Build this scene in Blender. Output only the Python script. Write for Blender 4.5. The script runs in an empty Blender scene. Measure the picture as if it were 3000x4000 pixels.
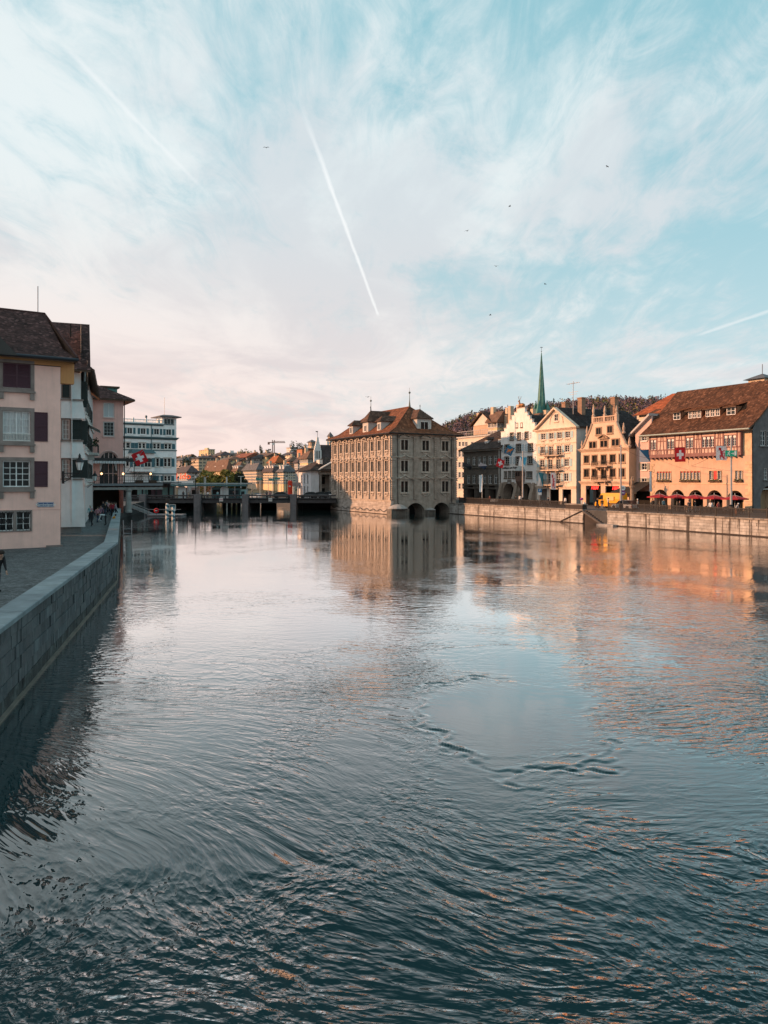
import bpy, bmesh, math, random
import numpy as np
from mathutils import Matrix, Vector
R = math.radians
rnd = random.Random(7)
scene = bpy.context.scene
col = scene.collection

# ------------------------------------------------------------------ camera
EYE = 6.5            # metres above the river
cam_d = bpy.data.cameras.new('camera')
cam = bpy.data.objects.new('camera', cam_d); col.objects.link(cam)
cam.location = (0, 0, EYE); cam.rotation_euler = (R(90), 0, 0)
cam_d.sensor_fit = 'VERTICAL'; cam_d.sensor_height = 36; cam_d.sensor_width = 27
cam_d.lens = 27; cam_d.shift_y = -0.03125
cam_d.clip_start = 0.1; cam_d.clip_end = 6000
scene.camera = cam
scene.render.resolution_x = 768; scene.render.resolution_y = 1024

# ------------------------------------------------------------------ sun + sky
SUN_EL = R(16); SUN_TO = Vector((-0.998, 0.03, 0)).normalized()
sd = bpy.data.lights.new('sun', 'SUN'); sun = bpy.data.objects.new('sun', sd); col.objects.link(sun)
sd.energy = 5.0; sd.angle = R(0.8); sd.color = (1.0, 0.51, 0.27)
to_sun = Vector((SUN_TO.x*math.cos(SUN_EL), SUN_TO.y*math.cos(SUN_EL), math.sin(SUN_EL)))
sun.rotation_euler = to_sun.to_track_quat('Z', 'Y').to_euler()

world = bpy.data.worlds.new('World'); scene.world = world; world.use_nodes = True
nt = world.node_tree; N = nt.nodes; L = nt.links; N.clear()
def nd(t, **kw):
    n = N.new(t)
    for k, v in kw.items(): setattr(n, k, v)
    return n
def inp(s, v):
    if isinstance(v, bpy.types.NodeSocket): L.new(v, s)
    else: s.default_value = v
def mth(op, a, b=None, c=None, clamp=False):
    n = nd('ShaderNodeMath', operation=op, use_clamp=clamp)
    inp(n.inputs[0], a)
    if b is not None: inp(n.inputs[1], b)
    if c is not None: inp(n.inputs[2], c)
    return n.outputs[0]
def mixc(f, a, b, blend='MIX'):
    n = nd('ShaderNodeMix', data_type='RGBA', blend_type=blend)
    inp(n.inputs['Factor'], f); inp(n.inputs[6], a); inp(n.inputs[7], b)
    return n.outputs[2]
def ramp(f, lo, hi):
    n = nd('ShaderNodeMapRange', interpolation_type='SMOOTHSTEP'); inp(n.inputs[0], f)
    n.inputs[1].default_value = lo; n.inputs[2].default_value = hi
    return n.outputs[0]
SKY = 0.1
def sc(c): return (c[0]/SKY, c[1]/SKY, c[2]/SKY, 1)
sky = nd('ShaderNodeTexSky', sky_type='NISHITA', sun_disc=False)
sky.sun_elevation = SUN_EL; sky.sun_rotation = math.atan2(SUN_TO.x, SUN_TO.y)
sky.altitude = 400; sky.air_density = 1.0; sky.dust_density = 0.6; sky.ozone_density = 1.2
tc = nd('ShaderNodeTexCoord'); sp = nd('ShaderNodeSeparateXYZ'); L.new(tc.outputs['Generated'], sp.inputs[0])
dx, dy, dz = sp.outputs
zz = mth('ADD', mth('MAXIMUM', dz, 0.0), 0.10)
px_, py_ = mth('DIVIDE', dx, zz), mth('DIVIDE', dy, zz)
cmb = nd('ShaderNodeCombineXYZ'); inp(cmb.inputs[0], px_); inp(cmb.inputs[1], py_)
def noise(vec, rot, scl, scale, detail, rough, dist, off=(0, 0, 0)):
    m = nd('ShaderNodeMapping'); L.new(vec, m.inputs[0])
    m.inputs['Rotation'].default_value = (0, 0, rot); m.inputs['Scale'].default_value = scl; m.inputs['Location'].default_value = off
    n = nd('ShaderNodeTexNoise'); L.new(m.outputs[0], n.inputs['Vector'])
    n.inputs['Scale'].default_value = scale; n.inputs['Detail'].default_value = detail
    n.inputs['Roughness'].default_value = rough; n.inputs['Distortion'].default_value = dist
    return n.outputs['Fac']
P = cmb.outputs[0]
broad = noise(P, R(-35), (1, .75, 1), .66, 5, .55, .7, (5.9, 3.3, 0))
streak = noise(P, R(-58), (2.0, .75, 1), 1.2, 8, .64, 1.0, (1.3, 5.1, 0))
wisp = noise(P, R(-70), (2.6, 1.0, 1), 2.4, 9, .68, 1.3, (7.7, 2.3, 0))
# a broad veil that is denser towards the west (left) and low down
veil = mth('ADD', mth('MULTIPLY', dx, -0.85), mth('MULTIPLY', dz, -0.40))
def ctr(f, k): return mth('MULTIPLY', mth('SUBTRACT', f, .5), k)
dens = mth('ADD', mth('ADD', ctr(broad, 2.3), ctr(streak, 1.25)), mth('ADD', mth('ADD', ctr(wisp, 1.1), .70), veil))
cloud = ramp(dens, .0, .80)
# warm, pinkish light low down and towards the sun
low = ramp(dz, .40, -.04)
west = ramp(dx, .50, -.50)
warm = mth('MULTIPLY', low, mth('ADD', mth('MULTIPLY', west, .72), .28))
shadeC = mth('ADD', .90, ctr(broad, .5))
ccol = mixc(warm, sc((.655, .71, .725)), sc((.82, .61, .545)))
ccol = mixc(1.0, ccol, mixc(ramp(noise(P, R(8), (1.3, .8, 1), 1.0, 7, .6, .7, (9.1, 4.4, 0)), .36, .62), (.88, .875, .90, 1), (1.06, 1.05, 1.04, 1)), 'MULTIPLY')
base = mixc(0.76, sky.outputs[0], sc((.30, .575, .64)))
lowair = mth('MULTIPLY', ramp(dz, .42, 0.0), .70)
base = mixc(lowair, base, mixc(west, sc((.58, .65, .67)), sc((.84, .625, .56))))
colr = mixc(mth('MULTIPLY', cloud, .92), base, ccol)
def dirp(px, py):
    d = Vector(((px-1500)/3000, 1, (1875-py)/3000)).normalized(); z = max(d.z, 0)+.10
    return d.x/z, d.y/z
def contrail(c, p0, p1, wid, strength, f0=.04, f1=.04):
    (x0, y0), (x1, y1) = dirp(*p0), dirp(*p1)
    ln = math.hypot(x1-x0, y1-y0); ux, uy = (x1-x0)/ln, (y1-y0)/ln
    rx, ry = mth('SUBTRACT', px_, x0), mth('SUBTRACT', py_, y0)
    u = mth('DIVIDE', mth('ADD', mth('MULTIPLY', rx, ux), mth('MULTIPLY', ry, uy)), ln)
    v = mth('SUBTRACT', mth('MULTIPLY', rx, uy), mth('MULTIPLY', ry, ux))
    v = mth('ADD', v, mth('MULTIPLY', mth('SUBTRACT', streak, .5), wid*1.6))
    puff = noise(P, 0, (1, 1, 1), 14, 4, .6, 0)
    w = mth('MULTIPLY', mth('ADD', .45, mth('MULTIPLY', puff, 1.1)), wid)
    e = mth('SUBTRACT', 1.0, mth('DIVIDE', mth('ABSOLUTE', v), w), clamp=True)
    e = mth('MULTIPLY', mth('POWER', e, .75), mth('MULTIPLY', ramp(u, 0, f0), ramp(u, 1, 1-f1)))
    return mixc(mth('MULTIPLY', e, strength), c, mixc(warm, sc((.76, .79, .80)), sc((.80, .73, .69))))
colr = contrail(colr, (1130, 290), (1480, 1240), .0075, 1.0, .34, .04)
colr = contrail(colr, (200, 130), (880, 830), .0085, .5, .15, .5)
colr = contrail(colr, (2700, 1318), (3080, 1190), .022, .5, .2, .05)
bg = nd('ShaderNodeBackground'); L.new(colr, bg.inputs[0]); bg.inputs[1].default_value = SKY
wo = nd('ShaderNodeOutputWorld'); L.new(bg.outputs[0], wo.inputs[0])

vs = scene.view_settings
vs.view_transform = 'Standard'; vs.look = 'None'; vs.exposure = 0.3; vs.gamma = 1.0; vs.use_curve_mapping = False
scene.render.engine = 'CYCLES'
cy = scene.cycles
cy.use_denoising = True; cy.max_bounces = 6; cy.diffuse_bounces = 2; cy.glossy_bounces = 3; cy.transparent_max_bounces = 6
cy.caustics_reflective = False; cy.caustics_refractive = False; cy.sample_clamp_indirect = 6

# ------------------------------------------------------------------ pixel / plan helpers (photo is 3000 x 4000, horizon row 1875)
def P3(px, py, Y): return Vector(((px-1500)/3000*Y, Y, EYE+(1875-py)/3000*Y))
def on_level(px, py, z):
    Y = (EYE-z)*3000/(py-1875); return Vector(((px-1500)/3000*Y, Y, z))
class Fac:
    """a facade standing on a straight plan line: x(px) metres along it, z(px, py) metres above its base"""
    def __init__(s, p0, d, z0): s.p0 = Vector(p0[:2]); s.d = Vector(d[:2]).normalized(); s.z0 = z0
    def x(s, px):
        a = (px-1500)/3000; return (a*s.p0.y-s.p0.x)/(s.d.x-a*s.d.y)
    def z(s, px, py):
        y = s.p0.y+s.x(px)*s.d.y; return EYE+(1875-py)/3000*y-s.z0
    def at(s, x, y=0):
        n = Vector((-s.d.y, s.d.x)); p = s.p0+s.d*x+n*y; return Vector((p.x, p.y, s.z0))
    @property
    def ang(s): return math.atan2(s.d.y, s.d.x)

# ------------------------------------------------------------------ objects
def tag(o, label=None, cat=None, group=None, kind=None):
    if label: o['label'] = label
    if cat: o['category'] = cat
    if group: o['group'] = group
    if kind: o['kind'] = kind
    return o
def empty(name, loc=(0, 0, 0), rz=0, label=None, cat=None, group=None):
    o = bpy.data.objects.new(name, None); col.objects.link(o); o.location = loc; o.rotation_euler = (0, 0, rz)
    o.empty_display_size = .2
    return tag(o, label, cat, group)
def link(name, mesh, parent=None, M=None, mats=None):
    o = bpy.data.objects.new(name, mesh); col.objects.link(o)
    if parent: o.parent = parent
    if M is not None: o.matrix_basis = M
    return o
T = Matrix.Translation
def RZ(a): return Matrix.Rotation(a, 4, 'Z')
def copy_tree(o, parent=None):
    c = o.copy(); col.objects.link(c); c.parent = parent
    for ch in list(o.children): copy_tree(ch, c)
    return c

class MB:
    def __init__(s, M=None): s.v = []; s.f = []; s.m = []; s.M = M
    def add(s, vs_, fs, mi=0, M=None):
        b = len(s.v); M = M if M is not None else s.M
        if M is not None: vs_ = [M @ Vector(v) for v in vs_]
        s.v.extend([tuple(v) for v in vs_]); s.f.extend([tuple(b+i for i in f) for f in fs]); s.m.extend([mi]*len(fs))
        return s
    def box(s, x0, x1, y0, y1, z0, z1, mi=0, M=None, tap=0):
        t = tap
        return s.add([(x0, y0, z0), (x1, y0, z0), (x1, y1, z0), (x0, y1, z0), (x0+t, y0+t, z1), (x1-t, y0+t, z1), (x1-t, y1-t, z1), (x0+t, y1-t, z1)],
                     [(0, 3, 2, 1), (4, 5, 6, 7), (0, 1, 5, 4), (1, 2, 6, 5), (2, 3, 7, 6), (3, 0, 4, 7)], mi, M)
    def quad(s, a, b, c, d, mi=0, M=None): return s.add([a, b, c, d], [(0, 1, 2, 3)], mi, M)
    def poly(s, pts, mi=0, M=None): return s.add(pts, [tuple(range(len(pts)))], mi, M)
    def prism_xz(s, pts, y0, y1, mi=0, M=None):
        """polygon in x,z (counter-clockwise seen from -y) pulled from y0 (front) to y1"""
        n = len(pts)
        vs_ = [(x, y0, z) for x, z in pts]+[(x, y1, z) for x, z in pts]
        fs = [tuple(range(n)), tuple(range(2*n-1, n-1, -1))]+[(i, i+n, (i+1) % n+n, (i+1) % n) for i in range(n)]
        return s.add(vs_, fs, mi, M)
    def prism_xy(s, pts, z0, z1, mi=0, M=None):
        n = len(pts)
        vs_ = [(x, y, z0) for x, y in pts]+[(x, y, z1) for x, y in pts]
        fs = [tuple(range(n-1, -1, -1)), tuple(range(n, 2*n))]+[(i, (i+1) % n, (i+1) % n+n, i+n) for i in range(n)]
        return s.add(vs_, fs, mi, M)
    def tube(s, pts, rad, n=8, mi=0, M=None, caps=True):
        pts = [Vector(p) for p in pts]; k = len(pts)
        if not isinstance(rad, (list, tuple)): rad = [rad]*k
        vs_ = []; up = Vector((0, 0, 1)); prev = None
        for i, p in enumerate(pts):
            d = (pts[min(i+1, k-1)]-pts[max(i-1, 0)]).normalized()
            if prev is None:
                a = d.cross(up)
                if a.length < 1e-3: a = d.cross(Vector((1, 0, 0)))
            else: a = prev-d*prev.dot(d)
            a.normalize(); prev = a; b = d.cross(a)
            for j in range(n):
                t = 2*math.pi*j/n; vs_.append(p+(a*math.cos(t)+b*math.sin(t))*rad[i])
        fs = [(i*n+j, i*n+(j+1) % n, (i+1)*n+(j+1) % n, (i+1)*n+j) for i in range(k-1) for j in range(n)]
        if caps: fs += [tuple(range(n-1, -1, -1)), tuple(range((k-1)*n, k*n))]
        return s.add(vs_, fs, mi, M)
    def lathe(s, prof, c=(0, 0, 0), n=12, mi=0, M=None):
        vs_ = []
        for r, z in prof:
            for j in range(n):
                t = 2*math.pi*j/n; vs_.append((c[0]+r*math.cos(t), c[1]+r*math.sin(t), c[2]+z))
        k = len(prof)
        fs = [(i*n+j, i*n+(j+1) % n, (i+1)*n+(j+1) % n, (i+1)*n+j) for i in range(k-1) for j in range(n)]
        fs += [tuple(range(n-1, -1, -1)), tuple(range((k-1)*n, k*n))]
        return s.add(vs_, fs, mi, M)
    def mesh(s, name, mats, smooth=False):
        me = bpy.data.meshes.new(name); me.from_pydata(s.v, [], s.f)
        for m in (mats if isinstance(mats, (list, tuple)) else [mats]): me.materials.append(m)
        me.polygons.foreach_set('material_index', s.m)
        if smooth: me.polygons.foreach_set('use_smooth', [True]*len(s.f))
        me.update(); return me
    def obj(s, name, mats, parent=None, M=None, smooth=False): return link(name, s.mesh(name, mats, smooth), parent, M)

# ------------------------------------------------------------------ materials
MATS = {}
def mat(name, color, rough=.8, var=.12, scale=1.5, bump=.0, bscale=30, metal=0, spec=.4, stain=0, stain_col=(.03, .03, .03), streaks=0, island=0, emit=None, color2=None, coat=0, sx=1, st=(.50, .66, 1.1, .22, 3.2)):
    """procedural surface: base colour + noise variation, rain streaks / stains, per-piece variation and fine relief"""
    if name in MATS: return MATS[name]
    m = bpy.data.materials.new(name); m.use_nodes = True; t = m.node_tree; n = t.nodes; l = t.links
    b = n['Principled BSDF']; b.inputs['Roughness'].default_value = rough; b.inputs['Metallic'].default_value = metal
    b.inputs['Specular IOR Level'].default_value = spec
    if coat: b.inputs['Coat Weight'].default_value = coat
    g = n.new('ShaderNodeNewGeometry')
    def mix(f, a, c, blend='MIX'):
        x = n.new('ShaderNodeMix'); x.data_type = 'RGBA'; x.blend_type = blend
        for s, v in ((x.inputs['Factor'], f), (x.inputs[6], a), (x.inputs[7], c)):
            if isinstance(v, bpy.types.NodeSocket): l.new(v, s)
            else: s.default_value = v if not isinstance(v, tuple) else (*v, 1)[:4]
        return x.outputs[2]
    def noi(sc_, det=5, rough_=.6, mp=(1, 1, 1)):
        mp_ = n.new('ShaderNodeMapping'); l.new(g.outputs['Position'], mp_.inputs[0]); mp_.inputs['Scale'].default_value = mp
        x = n.new('ShaderNodeTexNoise'); l.new(mp_.outputs[0], x.inputs['Vector']); x.inputs['Scale'].default_value = sc_; x.inputs['Detail'].default_value = det; x.inputs['Roughness'].default_value = rough_
        return x.outputs['Fac']
    def rng(f, lo, hi, a=0., b_=1.):
        x = n.new('ShaderNodeMapRange'); l.new(f, x.inputs[0]); x.inputs[1].default_value = lo; x.inputs[2].default_value = hi; x.inputs[3].default_value = a; x.inputs[4].default_value = b_
        return x.outputs[0]
    c = tuple(color)
    c2 = color2 or tuple(max(0, k*(1-var*1.6)) for k in c); c1 = tuple(min(1, k*(1+var*.5)) for k in c)
    out = mix(rng(noi(scale), .3, .72), c1, c2)
    if island:
        r = g.outputs['Random Per Island']
        out = mix(rng(r, 0, 1, 0, island), out, tuple(k*.25 for k in c))
        h = n.new('ShaderNodeMath'); h.operation = 'FRACT'; hm = n.new('ShaderNodeMath'); hm.operation = 'MULTIPLY'; l.new(r, hm.inputs[0]); hm.inputs[1].default_value = 17.3; l.new(hm.outputs[0], h.inputs[0])
        out = mix(rng(h.outputs[0], .82, 1, 0, island*.7), out, tuple(min(1, k*1.9+.02) for k in c))
    if streaks: out = mix(rng(noi(st[2]*sx, 6, .7, (st[4], st[4], st[3])), st[0], st[1], 0, streaks), out, stain_col)
    if stain: out = mix(rng(noi(.9*sx, 7, .68), .50, .68, 0, stain), out, stain_col)
    l.new(out, b.inputs['Base Color'])
    if bump:
        bp = n.new('ShaderNodeBump'); bp.inputs['Strength'].default_value = bump; bp.inputs['Distance'].default_value = .05
        l.new(noi(bscale, 6, .65), bp.inputs['Height']); l.new(bp.outputs[0], b.inputs['Normal'])
    if emit:
        b.inputs['Emission Color'].default_value = (*emit[:3], 1); b.inputs['Emission Strength'].default_value = emit[3]
    MATS[name] = m; return m
def glass(name='window_glass', color=(.012, .014, .016), rough=.06, tr=False):
    if name in MATS: return MATS[name]
    m = bpy.data.materials.new(name); m.use_nodes = True; n = m.node_tree.nodes; l = m.node_tree.links; b = n['Principled BSDF']
    b.inputs['Base Color'].default_value = (*color, 1); b.inputs['Roughness'].default_value = rough; b.inputs['IOR'].default_value = 1.27
    g = n.new('ShaderNodeNewGeometry'); x = n.new('ShaderNodeTexNoise'); l.new(g.outputs['Position'], x.inputs['Vector']); x.inputs['Scale'].default_value = 1.3
    bp = n.new('ShaderNodeBump'); bp.inputs['Strength'].default_value = .08; bp.inputs['Distance'].default_value = .1; l.new(x.outputs['Fac'], bp.inputs['Height']); l.new(bp.outputs[0], b.inputs['Normal'])
    if tr:
        tn = n.new('ShaderNodeBsdfTransparent'); gl = n.new('ShaderNodeBsdfGlossy'); gl.inputs['Roughness'].default_value = .03
        fr = n.new('ShaderNodeFresnel'); fr.inputs[0].default_value = 1.5
        mx = n.new('ShaderNodeMixShader'); l.new(fr.outputs[0], mx.inputs[0]); l.new(tn.outputs[0], mx.inputs[1]); l.new(gl.outputs[0], mx.inputs[2])
        l.new(mx.outputs[0], n['Material Output'].inputs[0])
    MATS[name] = m; return m
# ------------------------------------------------------------------ the river
def vnoise(x, y, seed):
    """smooth gradient noise, vectorised; about -1..1"""
    xi = np.floor(x).astype(np.int64); yi = np.floor(y).astype(np.int64); xf = x-xi; yf = y-yi
    def grad(ix, iy, fx, fy):
        h = (ix*374761393+iy*668265263+seed*1442695041) & 0xffffffff
        h = ((h ^ (h >> 13))*1274126177) & 0xffffffff; h = h ^ (h >> 16)
        a = (h & 0xffff)/65536.0*2*np.pi
        return np.cos(a)*fx+np.sin(a)*fy
    u = xf*xf*xf*(xf*(xf*6-15)+10); v = yf*yf*yf*(yf*(yf*6-15)+10)
    n00 = grad(xi, yi, xf, yf); n10 = grad(xi+1, yi, xf-1, yf); n01 = grad(xi, yi+1, xf, yf-1); n11 = grad(xi+1, yi+1, xf-1, yf-1)
    return ((n00*(1-u)+n10*u)*(1-v)+(n01*(1-u)+n11*u)*v)*1.5
def sstep(a, b, x): t = np.clip((x-a)/(b-a), 0, 1); return t*t*(3-2*t)

NC = 620
yy = np.concatenate([4.5*(46/4.5)**np.linspace(0, 1, 780, endpoint=False), 46*(700/46)**np.linspace(0, 1, 240)]); NR = len(yy)
aa = np.linspace(-.66, .66, NC)
Yg, Ag = np.meshgrid(yy, aa, indexing='ij'); Xg = Ag*(Yg+14)
# the current bends the crests: near the boil they run round it, elsewhere across the stream
rad_ = np.hypot((Xg-3.6)*.85, Yg-23.5); bl_ = sstep(25, 17, Yg)
wy0 = (1-bl_)*Yg+bl_*(23.5-rad_)
wx = Xg+1.6*vnoise(Xg*.13, Yg*.13, 3)+.6*vnoise(Xg*.45, Yg*.45, 4)
wy = wy0+1.3*vnoise(Xg*.12+9, Yg*.12, 5)+.35*vnoise(Xg*.34, Yg*.34+4, 6)+.10*Xg
# upwelling boils: smooth discs ringed by a steep little crest
def boil(cx, cy, rx, ry, seed):
    d = np.sqrt(((Xg-cx)/rx)**2+((Yg-cy)/ry)**2)
    ang = np.arctan2((Yg-cy)/ry, (Xg-cx)/rx)
    return d*(1+.26*vnoise(np.cos(ang)*1.5+seed, np.sin(ang)*1.5, seed)+.14*vnoise(Xg*.9, Yg*.9, seed+1)+.06*vnoise(Xg*2.6, Yg*2.6, seed+2))
b1 = boil(3.6, 21.6, 2.7, 3.7, 11); b2 = boil(4.0, 28.0, 2.4, 2.4, 12); b3 = boil(6.5, 15.0, 1.6, 1.5, 13); b4 = boil(-2.2, 34, 3.5, 4, 14)
calm = 1-(.85*(1-sstep(.58, 1.10, b1))); calm *= 1-.70*(1-sstep(.45, 1.25, b2)); calm *= 1-.6*(1-sstep(.5, 1.2, b3)); calm *= 1-.6*(1-sstep(.5, 1.3, b4))
patch = .66+.75*vnoise(Xg*.11+2, Yg*.085, 21)+.45*vnoise(Xg*.34, Yg*.26, 22)
patch = np.clip(patch, .10, 1.45)
left = .36+.64*sstep(-7, 3, Xg-.0*Yg+.18*(18-Yg))           # quieter, slack water along the left quay
left = np.maximum(left, sstep(17, 11, Yg)*(.5+.5*sstep(-8, -2, Xg)))
far = .15+.85*np.exp(-np.clip(Yg-14, 0, None)/15)
amp = calm*patch*left*far
h = np.zeros_like(Xg)
for lam, a, st, sd_ in ((2.6, .026, .55, 31), (1.25, .014, .55, 32), (.62, .009, .5, 33), (.36, .005, .55, 34)):
    f = 1/lam; nse = vnoise(wx*f*st, wy*f, sd_)
    nse = 1-2*np.abs(nse)**.85 if lam < 1.5 else nse         # sharper crests, rounder troughs
    cell = np.maximum(np.gradient(yy)[:, None]+0*Yg, 1.32/NC*(Yg+14)*st)
    h += a*nse*np.clip(1.6*(lam/(2.2*cell))-.6, 0, 1)
h *= amp
for b, hh, ex, sd_ in ((b1, .032, 1.0, 41), (b2, .012, 1.05, 42), (b3, .008, .95, 43)):
    brk = np.clip(.5+.75*vnoise(Xg*.5, Yg*.5, sd_)-.10*(Xg-3.6), 0, 1)      # the ring is broken and uneven
    h += hh*brk*(np.exp(-((b-ex)/.028)**2)-.7*np.exp(-((b-ex-.055)/.04)**2)+.5*np.exp(-((b-ex-.12)/.03)**2))
verts = np.stack([Xg, Yg, h], -1).reshape(-1, 3)
idx = np.arange(NR*NC).reshape(NR, NC)
q = np.stack([idx[:-1, :-1], idx[:-1, 1:], idx[1:, 1:], idx[1:, :-1]], -1).reshape(-1, 4)
me = bpy.data.meshes.new('river_water')
me.vertices.add(len(verts)); me.vertices.foreach_set('co', verts.ravel().astype(np.float32))
me.loops.add(q.size); me.loops.foreach_set('vertex_index', q.ravel().astype(np.int32))
me.polygons.add(len(q)); me.polygons.foreach_set('loop_start', np.arange(0, q.size, 4, dtype=np.int32)); me.polygons.foreach_set('use_smooth', np.ones(len(q), dtype=bool))
at_ = me.attributes.new('rough_water', 'FLOAT', 'POINT'); at_.data.foreach_set('value', amp.ravel().astype(np.float32))
at_ = me.attributes.new('flow', 'FLOAT_VECTOR', 'POINT'); at_.data.foreach_set('vector', np.stack([wx, wy, np.zeros_like(wx)], -1).ravel().astype(np.float32))
me.update(calc_edges=True)
wm = bpy.data.materials.new('river_water'); wm.use_nodes = True; n_ = wm.node_tree.nodes; l_ = wm.node_tree.links; b_ = n_['Principled BSDF']
fl_a = n_.new('ShaderNodeAttribute'); fl_a.attribute_name = 'flow'; at2 = n_.new('ShaderNodeAttribute'); at2.attribute_name = 'rough_water'
def wm_(op, a, b=None):
    x = n_.new('ShaderNodeMath'); x.operation = op
    for i_, v_ in enumerate((a, b)):
        if v_ is None: continue
        if isinstance(v_, (int, float)): x.inputs[i_].default_value = v_
        else: l_.new(v_, x.inputs[i_])
    return x.outputs[0]
def wn_(scale, det, mp, rot, dist=.6):
    m = n_.new('ShaderNodeMapping'); l_.new(fl_a.outputs['Vector'], m.inputs[0]); m.inputs['Scale'].default_value = mp; m.inputs['Rotation'].default_value = (0, 0, rot)
    x = n_.new('ShaderNodeTexNoise'); l_.new(m.outputs[0], x.inputs['Vector']); x.inputs['Scale'].default_value = scale; x.inputs['Detail'].default_value = det; x.inputs['Roughness'].default_value = .5; x.inputs['Distortion'].default_value = dist
    return x.outputs['Fac']
def crest(f): return wm_('SUBTRACT', 1.0, wm_('ABSOLUTE', wm_('SUBTRACT', wm_('MULTIPLY', f, 2.0), 1.0)))   # sharp crests, broad troughs
r1_ = crest(wn_(.95, 2, (.55, 1, 1), .10, .2)); r2_ = crest(wn_(3.9, 2, (.62, 1, 1), -.34, .15)); r3_ = crest(wn_(1.9, 2, (.58, 1, 1), .45, .15)); r4_ = wn_(8, 2, (.7, 1, 1), .3, .2)
hgt = wm_('ADD', wm_('ADD', wm_('MULTIPLY', r1_, .46), wm_('MULTIPLY', r3_, .36)), wm_('ADD', wm_('MULTIPLY', r2_, .20), wm_('MULTIPLY', r4_, .10)))
bp_ = n_.new('ShaderNodeBump'); bp_.inputs['Strength'].default_value = 1.0; l_.new(wm_('MULTIPLY', at2.outputs['Fac'], .25), bp_.inputs['Distance']); l_.new(hgt, bp_.inputs['Height'])
# mirror-like surface over dark water; the reflectance follows Fresnel with the ripple normals
fr_ = n_.new('ShaderNodeFresnel'); fr_.inputs['IOR'].default_value = 1.36; l_.new(bp_.outputs[0], fr_.inputs['Normal'])
mr_ = n_.new('ShaderNodeMapRange'); l_.new(fr_.outputs[0], mr_.inputs[0]); mr_.inputs[1].default_value = .042; mr_.inputs[2].default_value = .36; mr_.inputs[3].default_value = .012; mr_.inputs[4].default_value = .92
gl_ = n_.new('ShaderNodeBsdfGlossy'); gl_.inputs['Roughness'].default_value = .035; gl_.inputs['Color'].default_value = (.98, .98, .98, 1); l_.new(bp_.outputs[0], gl_.inputs['Normal'])
df_ = n_.new('ShaderNodeBsdfDiffuse'); df_.inputs['Color'].default_value = (.008, .030, .034, 1)
mx_ = n_.new('ShaderNodeMixShader'); l_.new(mr_.outputs[0], mx_.inputs[0]); l_.new(df_.outputs[0], mx_.inputs[1]); l_.new(gl_.outputs[0], mx_.inputs[2]); l_.new(mx_.outputs[0], n_['Material Output'].inputs[0]); n_.remove(b_)
me.materials.append(wm)
tag(link('river_water', me), kind='structure')
# ------------------------------------------------------------------ building kit
GLASS = glass()
GLASS2 = glass('window_glass_bluish', (.03, .04, .045), .08)
CLEAR = glass('clear_window_glass', tr=True)
stone = lambda name, c, **k: mat(name, c, **{**dict(rough=.85, var=.22, scale=1.2, bump=.25, bscale=12), **k})
plaster = lambda name, c, **k: mat(name, c, **{**dict(rough=.9, var=.10, scale=.8, bump=.12, bscale=25, streaks=.22, stain_col=tuple(x*.55 for x in c)), **k})
paint = lambda name, c, **k: mat(name, c, **{**dict(rough=.55, var=.10, scale=3), **k})
def tiles_mat(name, c, island=.75, **k): return mat(name, c, **{**dict(rough=.85, var=.35, scale=.9, island=island, spec=.25), **k})
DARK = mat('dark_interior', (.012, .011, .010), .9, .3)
IRON = mat('black_iron', (.018, .018, .02), .5, .2, metal=.3)
STEEL = mat('grey_steel_pole', (.32, .32, .33), .45, .1, metal=.6)
WHITE = paint('white_sash_paint', (.78, .79, .78))
OFFW = paint('offwhite_paint', (.62, .60, .56))
WOODBR = mat('brown_wood', (.09, .05, .03), .7, .3)

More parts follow.
